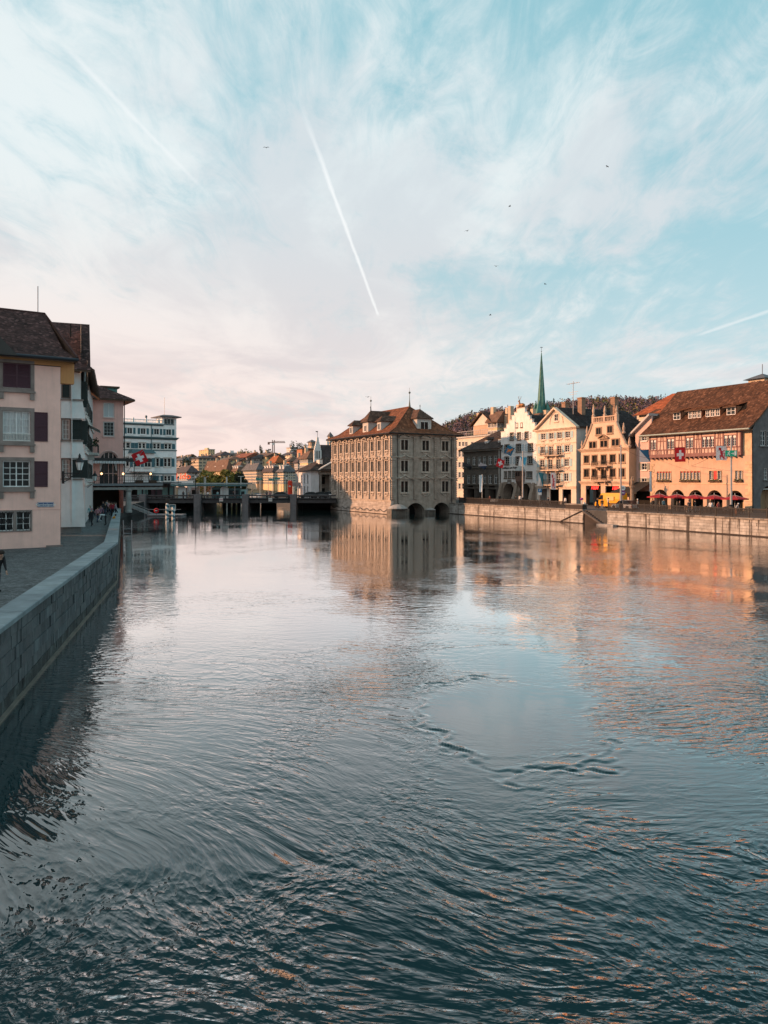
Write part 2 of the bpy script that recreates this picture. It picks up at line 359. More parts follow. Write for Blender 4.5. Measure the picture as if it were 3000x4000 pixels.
def arch_pts(x0, x1, zs, zt, n=12, pointed=False):
    """curve from (x0,zs) over the top to (x1,zs)"""
    c = (x0+x1)/2; r = (x1-x0)/2; o = []
    for i in range(n+1):
        t = i/n
        if pointed:
            s = t*2 if t <= .5 else (1-t)*2; k = math.sin(s*math.pi/2*.86)/math.sin(math.pi/2*.86)
            x = x0+(c-x0)*(1-math.cos(s*math.pi/2*.86))/(1-math.cos(math.pi/2*.86)); x = x if t <= .5 else 2*c-x
            o.append((x, zs+(zt-zs)*k))
        else:
            a = math.pi*(1-t); o.append((c+r*math.cos(a), zs+(zt-zs)*math.sin(a)))
    return o
def wall(parent, M, W, z0, z1, holes=(), material=None, name='wall', rev=.25, x0=0., arches=(), back=None, label=None, gable=None):
    """front skin with real openings and reveals. holes (x0,x1,z0,z1); arches (x0,x1,z0,zspring,ztop,pointed); back=depth adds the other sides"""
    mb = MB()
    rects = [tuple(h) for h in holes]+[(a[0], a[1], a[2], a[4]) for a in arches]
    xs = sorted({x0, x0+W, *[r[0] for r in rects], *[r[1] for r in rects]}); zs = sorted({z0, z1, *[r[2] for r in rects], *[r[3] for r in rects]})
    xs = [x for x in xs if x0-1e-6 <= x <= x0+W+1e-6]; zs = [z for z in zs if z0-1e-6 <= z <= z1+1e-6]
    for i in range(len(xs)-1):
        j = 0
        while j < len(zs)-1:
            xc, zc = (xs[i]+xs[i+1])/2, (zs[j]+zs[j+1])/2
            if any(r[0] < xc < r[1] and r[2] < zc < r[3] for r in rects): j += 1; continue
            k = j
            while k+1 < len(zs)-1 and not any(r[0] < xc < r[1] and r[2] < (zs[k+1]+zs[k+2])/2 < r[3] for r in rects): k += 1
            mb.quad((xs[i], 0, zs[j]), (xs[i+1], 0, zs[j]), (xs[i+1], 0, zs[k+1]), (xs[i], 0, zs[k+1])); j = k+1
    for a, b, c, d in holes:
        mb.quad((a, 0, c), (a, 0, d), (a, rev, d), (a, rev, c)); mb.quad((b, 0, c), (b, rev, c), (b, rev, d), (b, 0, d))
        mb.quad((a, 0, c), (a, rev, c), (b, rev, c), (b, 0, c)); mb.quad((a, 0, d), (b, 0, d), (b, rev, d), (a, rev, d))
    for a in arches:
        pts = arch_pts(a[0], a[1], a[3], a[4], 14, a[5] if len(a) > 5 else False); n = len(pts); r2 = a[6] if len(a) > 6 else rev
        for i in range(n-1):
            p, q_ = pts[i], pts[i+1]
            mb.quad((p[0], 0, p[1]), (q_[0], 0, q_[1]), (q_[0], 0, a[4]), (p[0], 0, a[4]))
            mb.quad((p[0], 0, p[1]), (p[0], r2, p[1]), (q_[0], r2, q_[1]), (q_[0], 0, q_[1]))
        for xx, s in ((a[0], 1), (a[1], -1)): mb.quad((xx, 0, a[2]), (xx, 0, a[3]), (xx, r2, a[3]), (xx, r2, a[2]))
    if gable:   # polygon in (x,z) standing on the wall head
        mb.poly([(x, 0, z) for x, z in gable])
    if back:
        D = back
        mb.quad((x0, 0, z0), (x0, 0, z1), (x0, D, z1), (x0, D, z0)); mb.quad((x0+W, 0, z0), (x0+W, D, z0), (x0+W, D, z1), (x0+W, 0, z1))
        mb.quad((x0, D, z0), (x0, D, z1), (x0+W, D, z1), (x0+W, D, z0)); mb.quad((x0, 0, z1), (x0+W, 0, z1), (x0+W, D, z1), (x0, D, z1))
    o = mb.obj(name, material, parent, M)
    if label: o['label'] = label
    return o

WCACHE = {}
def ring(mb, x0, x1, z0, z1, t, y0, y1, mi=0, tb=None):
    tb = t if tb is None else tb
    mb.box(x0, x0+t, y0, y1, z0, z1, mi); mb.box(x1-t, x1, y0, y1, z0, z1, mi)
    mb.box(x0+t, x1-t, y0, y1, z1-t, z1, mi); mb.box(x0+t, x1-t, y0, y1, z0, z0+tb, mi)
def window(parent, M, xc, zb, w, h, surr=.14, sm=None, proj=.04, rec=.14, cols=2, rows=3, sash=.06, bar=.03, sash_mat=None, glass_m=None, each=False,
           sill=.12, sill_mat=None, shut=None, shut_mat=None, shw=None, ped=None, mull=0, slats=False, transom=0, lintel=0, name='window', curtain=None, shade=None):
    sash_mat = sash_mat or WHITE; glass_m = glass_m or GLASS; sm = sm or OFFW
    key = (round(w, 2), round(h, 2), surr, sm.name, proj, rec, cols, rows, sash, bar, sash_mat.name, glass_m.name, each, sill, shut, shut_mat.name if shut_mat else 0, shw, ped, mull, slats, transom, lintel, curtain.name if curtain else 0, shade)
    c = WCACHE.get(key)
    if c is None:
        c = {}
        mb = MB()
        s = surr
        mb.box(-w/2-s, -w/2, -proj, rec, -.0, h, 0); mb.box(w/2, w/2+s, -proj, rec, -.0, h, 0); mb.box(-w/2-s, w/2+s, -proj-.005, rec, h, h+s, 0)
        mb.box(-w/2-s, w/2+s, -proj-.004, rec, -s*.8, 0, 0)
        if mull: mb.box(-mull/2, mull/2, -proj+.02, rec, 0, h, 0)
        if lintel: mb.box(-w/2-s-.06, w/2+s+.06, -proj-lintel, rec, h+s, h+s+.14, 0)
        c['window'] = mb.mesh('window', sm)
        gx0, gx1 = -w/2, w/2
        mb = MB(); spans = [(gx0, -mull/2), (mull/2, gx1)] if mull else [(gx0, gx1)]
        panes = []
        for a, b in spans:
            ring(mb, a, b, 0, h, sash, rec-.06, rec+.02)
            ncol = cols if not mull else max(1, cols//2)
            iw = (b-a-2*sash); ih = h-2*sash
            edges = [a+sash+iw*i/ncol for i in range(ncol+1)]; zed = [sash+ih*j/rows for j in range(rows+1)]
            for i in range(1, ncol):
                bw = sash*.9 if (ncol % 2 == 0 and i == ncol//2 and not mull) else bar
                mb.box(edges[i]-bw/2, edges[i]+bw/2, rec-.05, rec+.015, sash, h-sash)
            for j in range(1, rows):
                mb.box(a+sash, b-sash, rec-.045, rec+.012, zed[j]-bar/2, zed[j]+bar/2)
            for i in range(ncol):
                for j in range(rows): panes.append((edges[i], edges[i+1], zed[j], zed[j+1]))
        if transom: mb.box(gx0+sash, gx1-sash, rec-.055, rec+.02, h*transom-.03, h*transom+.03)
        c['sash'] = mb.mesh('sash', sash_mat)
        if each:
            c['panes'] = []
            shared = {}
            for a, b, z0, z1 in panes:
                k2 = (round(b-a, 3), round(z1-z0, 3))
                if k2 not in shared:
                    p = MB().box(-k2[0]/2, k2[0]/2, 0, .008, -k2[1]/2, k2[1]/2); shared[k2] = p.mesh('pane', glass_m)
                c['panes'].append((shared[k2], (a+b)/2, (z0+z1)/2))
        else:
            c['panes'] = [(MB().box(-w/2+sash, w/2-sash, 0, .008, sash, h-sash).mesh('pane', glass_m), 0, 0)]
        if sill: c['sill'] = MB().box(-w/2-surr-.05, w/2+surr+.05, -proj-sill, .0, -surr*.8-.12, -surr*.8).mesh('sill', sill_mat or sm)
        if shut:
            shw_ = shw or w/2; mb = MB()
            if slats:
                ring(mb, 0, shw_, 0, h, .06, -.05, 0); nsl = max(4, int(h/.11))
                mb.box(.06, shw_-.06, -.045, -.005, h*.5-.03, h*.5+.03)
                for i in range(nsl):
                    z = .06+(h-.12)*i/nsl; mb.add([(.06, -.042, z), (shw_-.06, -.042, z), (shw_-.06, -.012, z+(h-.12)/nsl), (.06, -.012, z+(h-.12)/nsl), (.06, -.012, z), (shw_-.06, -.012, z)], [(0, 1, 2, 3), (0, 4, 5, 1)])
                mb.box(.06, shw_-.06, -.011, -.002, .06, h-.06)
            else:
                mb.box(0, shw_, -.05, -.01, 0, h); ring(mb, .03, shw_-.03, .05, h-.05, .05, -.062, -.048); mb.box(.08, shw_-.08, -.06, -.048, h*.48, h*.52)
            c['shutter'] = (mb.mesh('shutter', shut_mat), shw_)
        if ped:
            mb = MB(); W2 = w/2+s+.18; zt = h+s+.14
            mb.box(-W2, W2, -proj-.26, .05, zt, zt+.12)
            if ped in ('tri', 'broken'):
                hp = W2*.46
                for sgn in (-1, 1):
                    mb.prism_xz([(sgn*W2, zt+.12), (sgn*W2, zt+.25), (sgn*(.18 if ped == 'broken' else 0), zt+.12+hp+.12), (sgn*(.18 if ped == 'broken' else 0), zt+.12+hp-.02)][::-sgn], -proj-.36, .02)
                mb.prism_xz([(-W2+.2, zt+.12), (W2-.2, zt+.12), (0, zt+.1+hp)], -proj-.02, .02)
                mb.box(-.16, .16, -proj-.12, .02, zt+.12, zt+.42)
            else:
                pts = arch_pts(-W2, W2, zt+.12, zt+.12+W2*.5, 8); inn = arch_pts(-W2+.16, W2-.16, zt+.12, zt+.12+W2*.5-.14, 8)
                for i in range(8): mb.prism_xz([inn[i], inn[i+1], pts[i+1], pts[i]], -proj-.34, .02)
            c['pediment'] = mb.mesh('pediment', sm)
        if curtain: c['curtain'] = MB()
        if curtain:
            mb = MB(); nn = 24
            for i in range(nn):
                xa, xb = gx0+w*i/nn, gx0+w*(i+1)/nn; ya, yb = rec+.10+.03*math.sin(i*1.7), rec+.10+.03*math.sin((i+1)*1.7)
                mb.quad((xa, ya, 0), (xb, yb, 0), (xb, yb, h), (xa, ya, h))
            c['curtain'] = mb.mesh('curtain', curtain)
        if shade: c['shade'] = MB().box(-w/2+sash, w/2-sash, rec-.035, rec-.02, h*(1-shade), h-sash).mesh('roller_blind', WHITE)
        WCACHE[key] = c
    o = link(name, c['window'], parent, M @ T((xc, 0, zb)))
    link('sash', c['sash'], o)
    for pm, x, z in c['panes']: link('pane', pm, o, T((x, rec, z)))
    if 'sill' in c: link('sill', c['sill'], o)
    if 'pediment' in c: link('pediment', c['pediment'], o)
    if 'curtain' in c: link('curtain', c['curtain'], o)
    if 'shade' in c: link('roller_blind', c['shade'], o)
    if 'shutter' in c:
        sm_, sw = c['shutter']
        if shut == 'closed':
            link('shutter', sm_, o, T((-w/2, -proj-.0, 0))); link('shutter', sm_, o, T((w/2-sw, -proj-.0, 0)))
        else:
            if shut in ('open', 'left'): link('shutter', sm_, o, T((-w/2-surr-sw-.0, -proj*.3, 0)))
            if shut in ('open', 'right'): link('shutter', sm_, o, T((w/2+surr+.0, -proj*.3, 0)))
    return o

def tile_plane(mb, pts, tw=.3, th=.34, lift=.05, mi=0, jit=.35):
    """lays single tiles on a convex roof polygon whose first edge is the eave"""
    pts = [Vector(p) for p in pts]; u = (pts[1]-pts[0]).normalized(); n = u.cross(pts[2]-pts[0] if (pts[2]-pts[0]).cross(u).length > 1e-3 else pts[3]-pts[0]).normalized()
    if n.z < 0: n = -n
    v = n.cross(u)
    if v.z < 0: v = -v
    q = [((p-pts[0]).dot(u), (p-pts[0]).dot(v)) for p in pts]; vmax = max(b for a, b in q)
    rows_ = max(1, int(round(vmax/th)))
    for r in range(rows_):
        va, vb = vmax*r/rows_, vmax*(r+1)/rows_; vm = min(max((va+vb)/2, 1e-4), vmax-1e-4); xs = []
        for i in range(len(q)):
            (a0, b0), (a1, b1) = q[i], q[(i+1) % len(q)]
            if (b0-vm)*(b1-vm) < 0: xs.append(a0+(a1-a0)*(vm-b0)/(b1-b0))
        if len(xs) < 2: continue
        lo, hi = min(xs), max(xs); off = (tw*.5 if r % 2 else 0)
        k = math.floor(lo/tw)-1
        while True:
            a = max(lo, k*tw+off); b = min(hi, k*tw+off+tw*.97); k += 1
            if a >= hi: break
            if b-a < .03: continue
            l0 = lift*(1+jit*(rnd.random()-.3)); l1 = lift*.25; dv = th*jit*.25*(rnd.random()-.5)
            P_ = lambda uu, vv, nn: pts[0]+u*uu+v*vv+n*nn
            mb.add([P_(a, va-.04+dv, l0), P_(b, va-.04+dv, l0*(1+.15*jit*(rnd.random()-.5))), P_(b, vb+.02, l1), P_(a, vb+.02, l1), P_(a, va-.04+dv, 0), P_(b, va-.04+dv, 0)], [(0, 1, 2, 3), (4, 5, 1, 0)], mi)
def roof(parent, planes, tm, tw=.3, th=.34, lift=.05, name='roof', under=None, edge=.14, M=None, tiles=True):
    """planes: list of polygons (eave edge first). part 'roof' = boarding slab, sub-part 'roof_tiles' = the laid tiles"""
    mb = MB()
    for p in planes:
        p = [Vector(x) for x in p]; n = len(p); dn = Vector((0, 0, -edge))
        mb.add(p+[x+dn for x in p], [tuple(range(n)), tuple(range(2*n-1, n-1, -1))]+[(i, i+n, (i+1) % n+n, (i+1) % n) for i in range(n)])
    o = mb.obj(name, under or WOODBR, parent, M)
    if tiles:
        mt = MB()
        for p in planes: tile_plane(mt, p, tw, th, lift)
        t = mt.obj('roof_tiles', tm, o); t['kind'] = 'stuff'
    return o
def strip(parent, M, x0, x1, z0, z1, proj, material, name='cornice', y1=.0, steps=1):
    mb = MB()
    for i in range(steps):
        k = i+1; mb.box(x0-proj*k/steps*.0-proj*k/steps, x1+proj*k/steps, -proj*k/steps, y1+.02, z0+(z1-z0)*i/steps, z0+(z1-z0)*(i+1)/steps)
    return mb.obj(name, material, parent, M)
def quoins(parent, M, xedge, side, z0, z1, material, h=.42, a=.75, b=.45, proj=.05):
    z = z0; i = 0; me_ = {}
    while z+h*.9 < z1:
        w = a if i % 2 == 0 else b
        if w not in me_: me_[w] = MB().box(0, w, -proj, .05, .012, h-.012, 0, None).mesh('quoin_stone', material)
        link('quoin_stone', me_[w], parent, M @ T((xedge if side > 0 else xedge-w, 0, z))); z += h; i += 1
def balcony(parent, M, x0, x1, z, depth, slab_mat, rail_mat, h=.95, th=.16, brackets=2, bars=.12):
    mb = MB().box(x0, x1, -depth, .02, z-th, z)
    mb.box(x0-.05, x1+.05, -depth-.05, .02, z-.05, z+.01)
    for i in range(brackets):
        xx = x0+(x1-x0)*(i+.5)/brackets
        mb.prism_xz([(xx-.12, z-th-.5), (xx+.12, z-th-.5), (xx+.12, z-th), (xx-.12, z-th)], -depth*.55, .02)
    o = mb.obj('balcony', slab_mat, parent, M)
    r = MB(); r.box(x0, x1, -depth, -depth+.05, z+h-.05, z+h); r.box(x0, x1, -depth, -depth+.04, z+.06, z+.10)
    for xx in (x0, x1-.05): r.box(xx, xx+.05, -depth+.05, 0, z+h-.05, z+h); r.box(xx, xx+.05, -depth, -depth+.05, z, z+h)
    n = int((x1-x0)/bars)
    for i in range(n): xx = x0+(x1-x0)*(i+.5)/n; r.box(xx-.014, xx+.014, -depth+.01, -depth+.035, z+.10, z+h-.05)
    for xx in (x0+.01, x1-.035):
        m2 = int(depth/bars)
        for i in range(m2): yy_ = -depth+depth*(i+.5)/m2; r.box(xx, xx+.025, yy_-.012, yy_+.012, z+.1, z+h-.05)
    r.obj('railing', rail_mat, o)
    return o
def text_obj(parent, M, s, size, material, name='lettering', ext=.01, align='CENTER', shear=0, bold=0):
    cu = bpy.data.curves.new(name, 'FONT'); cu.body = s; cu.size = size; cu.extrude = ext; cu.align_x = align; cu.align_y = 'CENTER'; cu.shear = shear; cu.offset = bold; cu.resolution_u = 3
    t = bpy.data.objects.new('t', cu); col.objects.link(t)
    dg = bpy.context.evaluated_depsgraph_get(); me_ = bpy.data.meshes.new_from_object(t.evaluated_get(dg)); bpy.data.objects.remove(t)
    me_.materials.clear(); me_.materials.append(material)
    return link(name, me_, parent, M @ Matrix.Rotation(R(90), 4, 'X'))
def flag_mesh(w, h, material, amp=.08, nx=14, nz=10, droop=0., seed=0, curl=1.):
    mb = MB(); vs_ = []
    for j in range(nz+1):
        for i in range(nx+1):
            a, b = i/nx, j/nz
            y = amp*a**.7*math.sin(a*7*curl+b*2.2+seed)*(.6+.4*b)
            vs_.append((a*w, y, -b*h-droop*a*a*h+amp*.4*math.sin(a*5+seed)))
    fs = [(j*(nx+1)+i, (j+1)*(nx+1)+i, (j+1)*(nx+1)+i+1, j*(nx+1)+i+1) for j in range(nz) for i in range(nx)]
    mb.add(vs_, fs)
    me_ = mb.mesh('flag_cloth', material, True)
    uv = me_.uv_layers.new(name='UVMap')
    for p in me_.polygons:
        for li in p.loop_indices:
            vi = me_.loops[li].vertex_index; uv.data[li].uv = ((vi % (nx+1))/nx, 1-(vi//(nx+1))/nz)
    return me_
def flag_mat(name, kind, c1, c2, c3=None):
    """flat print: cross / diagonal / half / figure, laid out on the cloth's own uv"""
    m = bpy.data.materials.new(name); m.use_nodes = True; n = m.node_tree.nodes; l = m.node_tree.links; b = n['Principled BSDF']; b.inputs['Roughness'].default_value = .8
    uv = n.new('ShaderNodeUVMap'); s = n.new('ShaderNodeSeparateXYZ'); l.new(uv.outputs[0], s.inputs[0])
    def m_(op, a, c=None):
        x = n.new('ShaderNodeMath'); x.operation = op
        for i, v in enumerate((a, c)):
            if v is None: continue
            if isinstance(v, (int, float)): x.inputs[i].default_value = v
            else: l.new(v, x.inputs[i])
        return x.outputs[0]
    u, v = s.outputs[0], s.outputs[1]
    def bx(cx, cy, hx, hy):
        return m_('MULTIPLY', m_('LESS_THAN', m_('ABSOLUTE', m_('SUBTRACT', u, cx)), hx), m_('LESS_THAN', m_('ABSOLUTE', m_('SUBTRACT', v, cy)), hy))
    def ell(cx, cy, rx, ry, rot=0.):
        du, dv = m_('SUBTRACT', u, cx), m_('SUBTRACT', v, cy); cc, ss = math.cos(rot), math.sin(rot)
        a = m_('DIVIDE', m_('ADD', m_('MULTIPLY', du, cc), m_('MULTIPLY', dv, ss)), rx); c = m_('DIVIDE', m_('SUBTRACT', m_('MULTIPLY', dv, cc), m_('MULTIPLY', du, ss)), ry)
        return m_('LESS_THAN', m_('ADD', m_('MULTIPLY', a, a), m_('MULTIPLY', c, c)), 1.0)
    def union(*fs):
        o = fs[0]
        for f in fs[1:]: o = m_('MAXIMUM', o, f)
        return o
    if kind == 'cross': f = union(bx(.5, .5, .32, .105), bx(.5, .5, .105, .32))
    elif kind == 'diag': f = m_('GREATER_THAN', m_('ADD', u, v), 1.0)
    elif kind == 'diag2': f = m_('GREATER_THAN', v, u)
    elif kind == 'half': f = m_('GREATER_THAN', u, .5)
    elif kind == 'horse':   # a small prancing animal on a field
        f = union(ell(.5, .5, .26, .12, .5), ell(.72, .70, .10, .16, -.5), ell(.80, .82, .10, .05, -.3), ell(.30, .30, .05, .22, -.35), ell(.42, .28, .045, .2, .1), ell(.66, .40, .04, .18, .7), ell(.2, .55, .13, .035, .6))
    else:                   # rampant lion-like figure
        f = union(ell(.5, .48, .10, .27, .35), ell(.36, .78, .13, .10), ell(.28, .84, .05, .05), ell(.62, .62, .20, .04, .35), ell(.66, .50, .18, .035, -.1), ell(.55, .24, .20, .05, -.5), ell(.38, .22, .05, .18, .1), ell(.72, .24, .05, .22, -.2), ell(.80, .10, .09, .03))
    x = n.new('ShaderNodeMix'); x.data_type = 'RGBA'; l.new(f, x.inputs['Factor']); x.inputs[6].default_value = (*c1, 1); x.inputs[7].default_value = (*c2, 1)
    l.new(x.outputs[2], b.inputs['Base Color']); return m
# ------------------------------------------------------------------ land, quays
QD = Vector((.444, -.896)).normalized(); QN = Vector((-QD.y, QD.x))       # right quay: direction towards the camera, inland normal
def right_line(setback): return Vector((12.6, 148.6))+QN*setback
def RF(setback, z0=2.1): return Fac(right_line(setback), QD, z0)
ASPH = mat('quay_asphalt', (.075, .078, .08), .9, .25, 1.2, .2, 40)
COBB = mat('promenade_setts', (.125, .135, .138), .8, .3, 1.2, stain=.4, stain_col=(.06, .066, .068))
def setts(m, sc_=7.5):
    """small stone setts: cell colour variation and recessed joints on top of the base material"""
    n = m.node_tree.nodes; l = m.node_tree.links; b = n['Principled BSDF']; g = n.new('ShaderNodeNewGeometry')
    v = n.new('ShaderNodeTexVoronoi'); v.feature = 'F1'; v.inputs['Scale'].default_value = sc_; v.inputs['Randomness'].default_value = .55; l.new(g.outputs['Position'], v.inputs['Vector'])
    e = n.new('ShaderNodeTexVoronoi'); e.feature = 'DISTANCE_TO_EDGE'; e.inputs['Scale'].default_value = sc_; e.inputs['Randomness'].default_value = .55; l.new(g.outputs['Position'], e.inputs['Vector'])
    old = b.inputs['Base Color'].links[0].from_socket; sp_ = n.new('ShaderNodeSeparateColor'); l.new(v.outputs['Color'], sp_.inputs[0])
    r = n.new('ShaderNodeMapRange'); l.new(sp_.outputs[0], r.inputs[0]); r.inputs[3].default_value = .55; r.inputs[4].default_value = 1.35
    j_ = n.new('ShaderNodeMapRange'); l.new(e.outputs[0], j_.inputs[0]); j_.inputs[1].default_value = .02; j_.inputs[2].default_value = .10; j_.inputs[3].default_value = .35
    mu = n.new('ShaderNodeMath'); mu.operation = 'MULTIPLY'; l.new(r.outputs[0], mu.inputs[0]); l.new(j_.outputs[0], mu.inputs[1])
    mx = n.new('ShaderNodeMix'); mx.data_type = 'RGBA'; mx.blend_type = 'MULTIPLY'; mx.inputs['Factor'].default_value = 1; l.new(old, mx.inputs[6]); l.new(mu.outputs[0], mx.inputs[7]); l.new(mx.outputs[2], b.inputs['Base Color'])
    bp = n.new('ShaderNodeBump'); bp.inputs['Strength'].default_value = .6; bp.inputs['Distance'].default_value = .03; l.new(j_.outputs[0], bp.inputs['Height']); l.new(bp.outputs[0], b.inputs['Normal'])
setts(COBB)
EARTH = mat('town_ground', (.06, .07, .045), .95, .4, .05)
def sheet(name, pts, z, m, depth=2.6):
    return tag(MB().prism_xy([(p[0], p[1]) for p in pts], z-depth, z).obj(name, m), kind='structure')
q0 = right_line(0); qe = q0+QD*140
sheet('right_bank_street', [(q0+QN*.25), (qe+QN*.25), (420, qe.y), (420, 250), (-40, 250), (-22, 196), (2.2, 178), (14.9, 152.2)], 2.06, ASPH)
LQ = [Vector(p) for p in ((-4.0, -6.0), (-10.4, 20.8), (-17.15, 49.2), (-37.0, 107.7))]   # left parapet, river face
ld0 = (LQ[1]-LQ[0]).normalized()
LQ[0] = LQ[1]-(LQ[2]-LQ[1]).normalized()*27
sheet('left_bank_promenade', [(LQ[0].x-.3, LQ[0].y), (-150, -10), (-150, 230), (-70, 230), (-62, 166), (-50, 160), (-41.3, 113), (-38.2, 109), (LQ[3].x-.4, LQ[3].y), (LQ[2].x-.4, LQ[2].y), (LQ[1].x-.4, LQ[1].y)], 2.03, COBB)
# hillside behind the town
def smooth1(a, b, x): t = min(1, max(0, (x-a)/(b-a))); return t*t*(3-2*t)
def ground_z(x, y):
    a = x/max(y, 1)
    zl = 2.0+(21+3*smooth1(-.25, -.12, a))*float(np.interp(y, [330, 450, 560, 700, 900, 1100], [0, .42, .68, .81, 1, 1.05]))
    zr = 2.0+smooth1(250, 1100, y)*(26+56*smooth1(-.02, .14, a)+18*smooth1(.10, .30, a))
    w = smooth1(-.06, .06, a); z = zl*(1-w)+zr*w-22*smooth1(1150, 1700, y)
    if y < 330:
        bank = -22-(y-196)*.30
        if x < bank: z = -1.5
    return z
mb = MB(); xs_ = np.linspace(-520, 1000, 96); ys_ = np.linspace(236, 1700, 74)
vs_ = [(x, y, ground_z(x, y)+(1.5*math.sin(x*.03)*math.sin(y*.021) if y > 420 else 0)) for y in ys_ for x in xs_]
mb.add(vs_, [(j*96+i, j*96+i+1, (j+1)*96+i+1, (j+1)*96+i) for j in range(73) for i in range(95)])
tag(mb.obj('hill_terrain', EARTH, smooth=True), kind='structure')

# ---- right quay wall: courses of separate blocks, coping, waterline ledge
QS = [stone('quay_stone_%d' % i, c, stain=.35, streaks=.92, stain_col=(.045, .034, .027), st=(.535, .60, 1.0, .05, 1.1)) for i, c in enumerate(((.45, .425, .395), (.38, .355, .325), (.50, .48, .45)))]
QDARK = stone('quay_wet_ledge', (.05, .04, .035))
QCOP = stone('quay_coping_stone', (.30, .27, .24), stain=.7, streaks=.7)
rq = Fac(q0, QD, 0)
X_ST0, X_ST1 = rq.x(2278), rq.x(2372)      # opening of the landing stairs
qw = empty('quay_wall', (q0.x, q0.y, 0), rq.ang, 'long pale stained stone quay wall along the right bank below the arcaded houses', 'quay wall')
qlen = 92.
def quay_part(xa, xb):
    mb = MB(); mb.box(xa, xb, .12, .6, -2, 1.95); mb.obj('wall_core', QDARK, qw)
    rows = 5; z = .12; rh = (1.93-z)/rows; shared = {}
    for r in range(rows):
        x = xa+(.0 if r % 2 else -.0); k = 0
        while x < xb-.05:
            w = rnd.choice((.9, 1.2, 1.5, 1.9))
            if r % 2 and k == 0: w *= .5
            w = min(w, xb-x)
            if xb-x-w < .4: w = xb-x
            key = (round(w, 2), r, rnd.randrange(3))
            if key not in shared:
                shared[key] = MB().box(.012, round(w, 2)-.012, -.03+rnd.uniform(-.02, .03), .14, .012, rh-.012, tap=.0).mesh('stone_block', QS[key[2]])
            link('stone_block', shared[key], qw, T((x, .03, z+r*rh))); x += w; k += 1
    x = xa
    while x < xb-.05:
        w = min(2.4, xb-x); key = ('c', round(w, 2))
        if key not in shared: shared[key] = MB().box(.008, round(w, 2)-.008, -.14, .5, 0, .2).mesh('coping_stone', QCOP)
        link('coping_stone', shared[key], qw, T((x, 0, 1.93))); x += w
    MB().box(xa, xb, -.28, .1, -1, .07).obj('waterline_ledge', QDARK, qw)
quay_part(0.2, X_ST0); quay_part(X_ST1, qlen)
# landing stairs running down along the wall
for i in range(9):
    MB().box(X_ST0+.25+i*.0+ (X_ST1-X_ST0-1.3)*i/9, X_ST0+.25+(X_ST1-X_ST0-1.3)*(i+1)/9, .05, 2.2, -.5, 1.98-i*.2).obj('stair_step', QDARK, qw)
MB().box(X_ST1-1.15, X_ST1+2.2, -1.0, 1.9, -1, .22).obj('landing_slab', stone('landing_slab', (.36, .34, .32)), qw)
MB().box(X_ST0, X_ST1+.2, 2.2, 2.5, -1, 2.0).obj('stair_back_wall', QDARK, qw)
MB().add([(X_ST0+.05, -.22, 2.0), (X_ST0+.05, .05, 2.0), (X_ST1-1.0, .05, .3), (X_ST1-1.0, -.22, .3), (X_ST0+.05, -.22, 1.7), (X_ST0+.05, .05, 1.7), (X_ST1-1.0, .05, .0), (X_ST1-1.0, -.22, .0)],
         [(0, 1, 2, 3), (7, 6, 5, 4), (0, 3, 7, 4), (1, 5, 6, 2), (0, 4, 5, 1), (3, 2, 6, 7)]).obj('stair_string', stone('stair_string', (.10, .09, .085)), qw)
MB().add([(X_ST0-.2, -.16, 2.0), (X_ST0-.2, .0, 2.0), (X_ST0-5.2, .0, .15), (X_ST0-5.2, -.16, .15), (X_ST0-.2, -.16, 1.86), (X_ST0-.2, .0, 1.86), (X_ST0-5.2, .0, .02), (X_ST0-5.2, -.16, .02)],
         [(0, 3, 2, 1), (4, 5, 6, 7), (0, 4, 7, 3), (1, 2, 6, 5)]).obj('sloping_drain', QDARK, qw)
# planter-like pedestal where the stairs begin
ped = empty('stair_pedestal', rq.at(X_ST0-1.3, .2)+Vector((0, 0, 2.13)), rq.ang, 'long dark stone pedestal at the head of the landing stairs', 'pedestal')
MB().box(-2.6, 1.3, -.35, .55, -.0, .62, tap=.03).obj('block', QDARK, ped); MB().box(-2.7, 1.4, -.42, .6, .62, .78).obj('cap', QCOP, ped)
# ---- railing on the quay
def quay_railing(xa, xb, label, bars=True, n=None):
    f = empty('quay_railing', rq.at(xa, .22)+Vector((0, 0, 2.13)), rq.ang, label, 'railing', 'iron railings on the quay')
    Lr = xb-xa; n = max(1, int(Lr/2.3)); post = MB().box(-.05, .05, -.05, .05, 0, 1.12).box(-.075, .075, -.075, .075, 1.12, 1.2).box(-.08, .08, -.08, .08, 0, .12).mesh('post', IRON)
    barm = MB()
    for k in range(16):
        x = (k+.5)*(Lr/n)/16; barm.box(x-.034, x+.034, -.02, .02, .14, .98)
    for k in range(15):
        x = (k+1)*(Lr/n)/16; barm.add([(x-.06, 0, .92), (x, 0, 1.0), (x+.06, 0, .92), (x, 0, .96)], [(0, 3, 1), (3, 2, 1)])
    barm.box(.05, Lr/n-.05, -.04, .04, .97, 1.08); barm.box(.05, Lr/n-.05, -.03, .03, .06, .16)
    bm_ = barm.mesh('railing_panel', IRON)
    if not bars:
        b2 = MB()
        for z in (.25, .6, .98): b2.box(.05, Lr/n-.05, -.02, .02, z, z+.06)
        bm_ = b2.mesh('railing_panel', IRON)
    for i in range(n+1): link('post', post, f, T((Lr*i/n, 0, 0)))
    for i in range(n): link('railing_panel', bm_, f, T((Lr*i/n, 0, 0)))
quay_railing(rq.x(1790), X_ST0-4.0, 'black iron railing on the quay left of the landing stairs, before the dark stone house')
quay_railing(rq.x(2395)-1.2, qlen, 'black iron bar railing on the quay right of the stairs, before the red parasols')

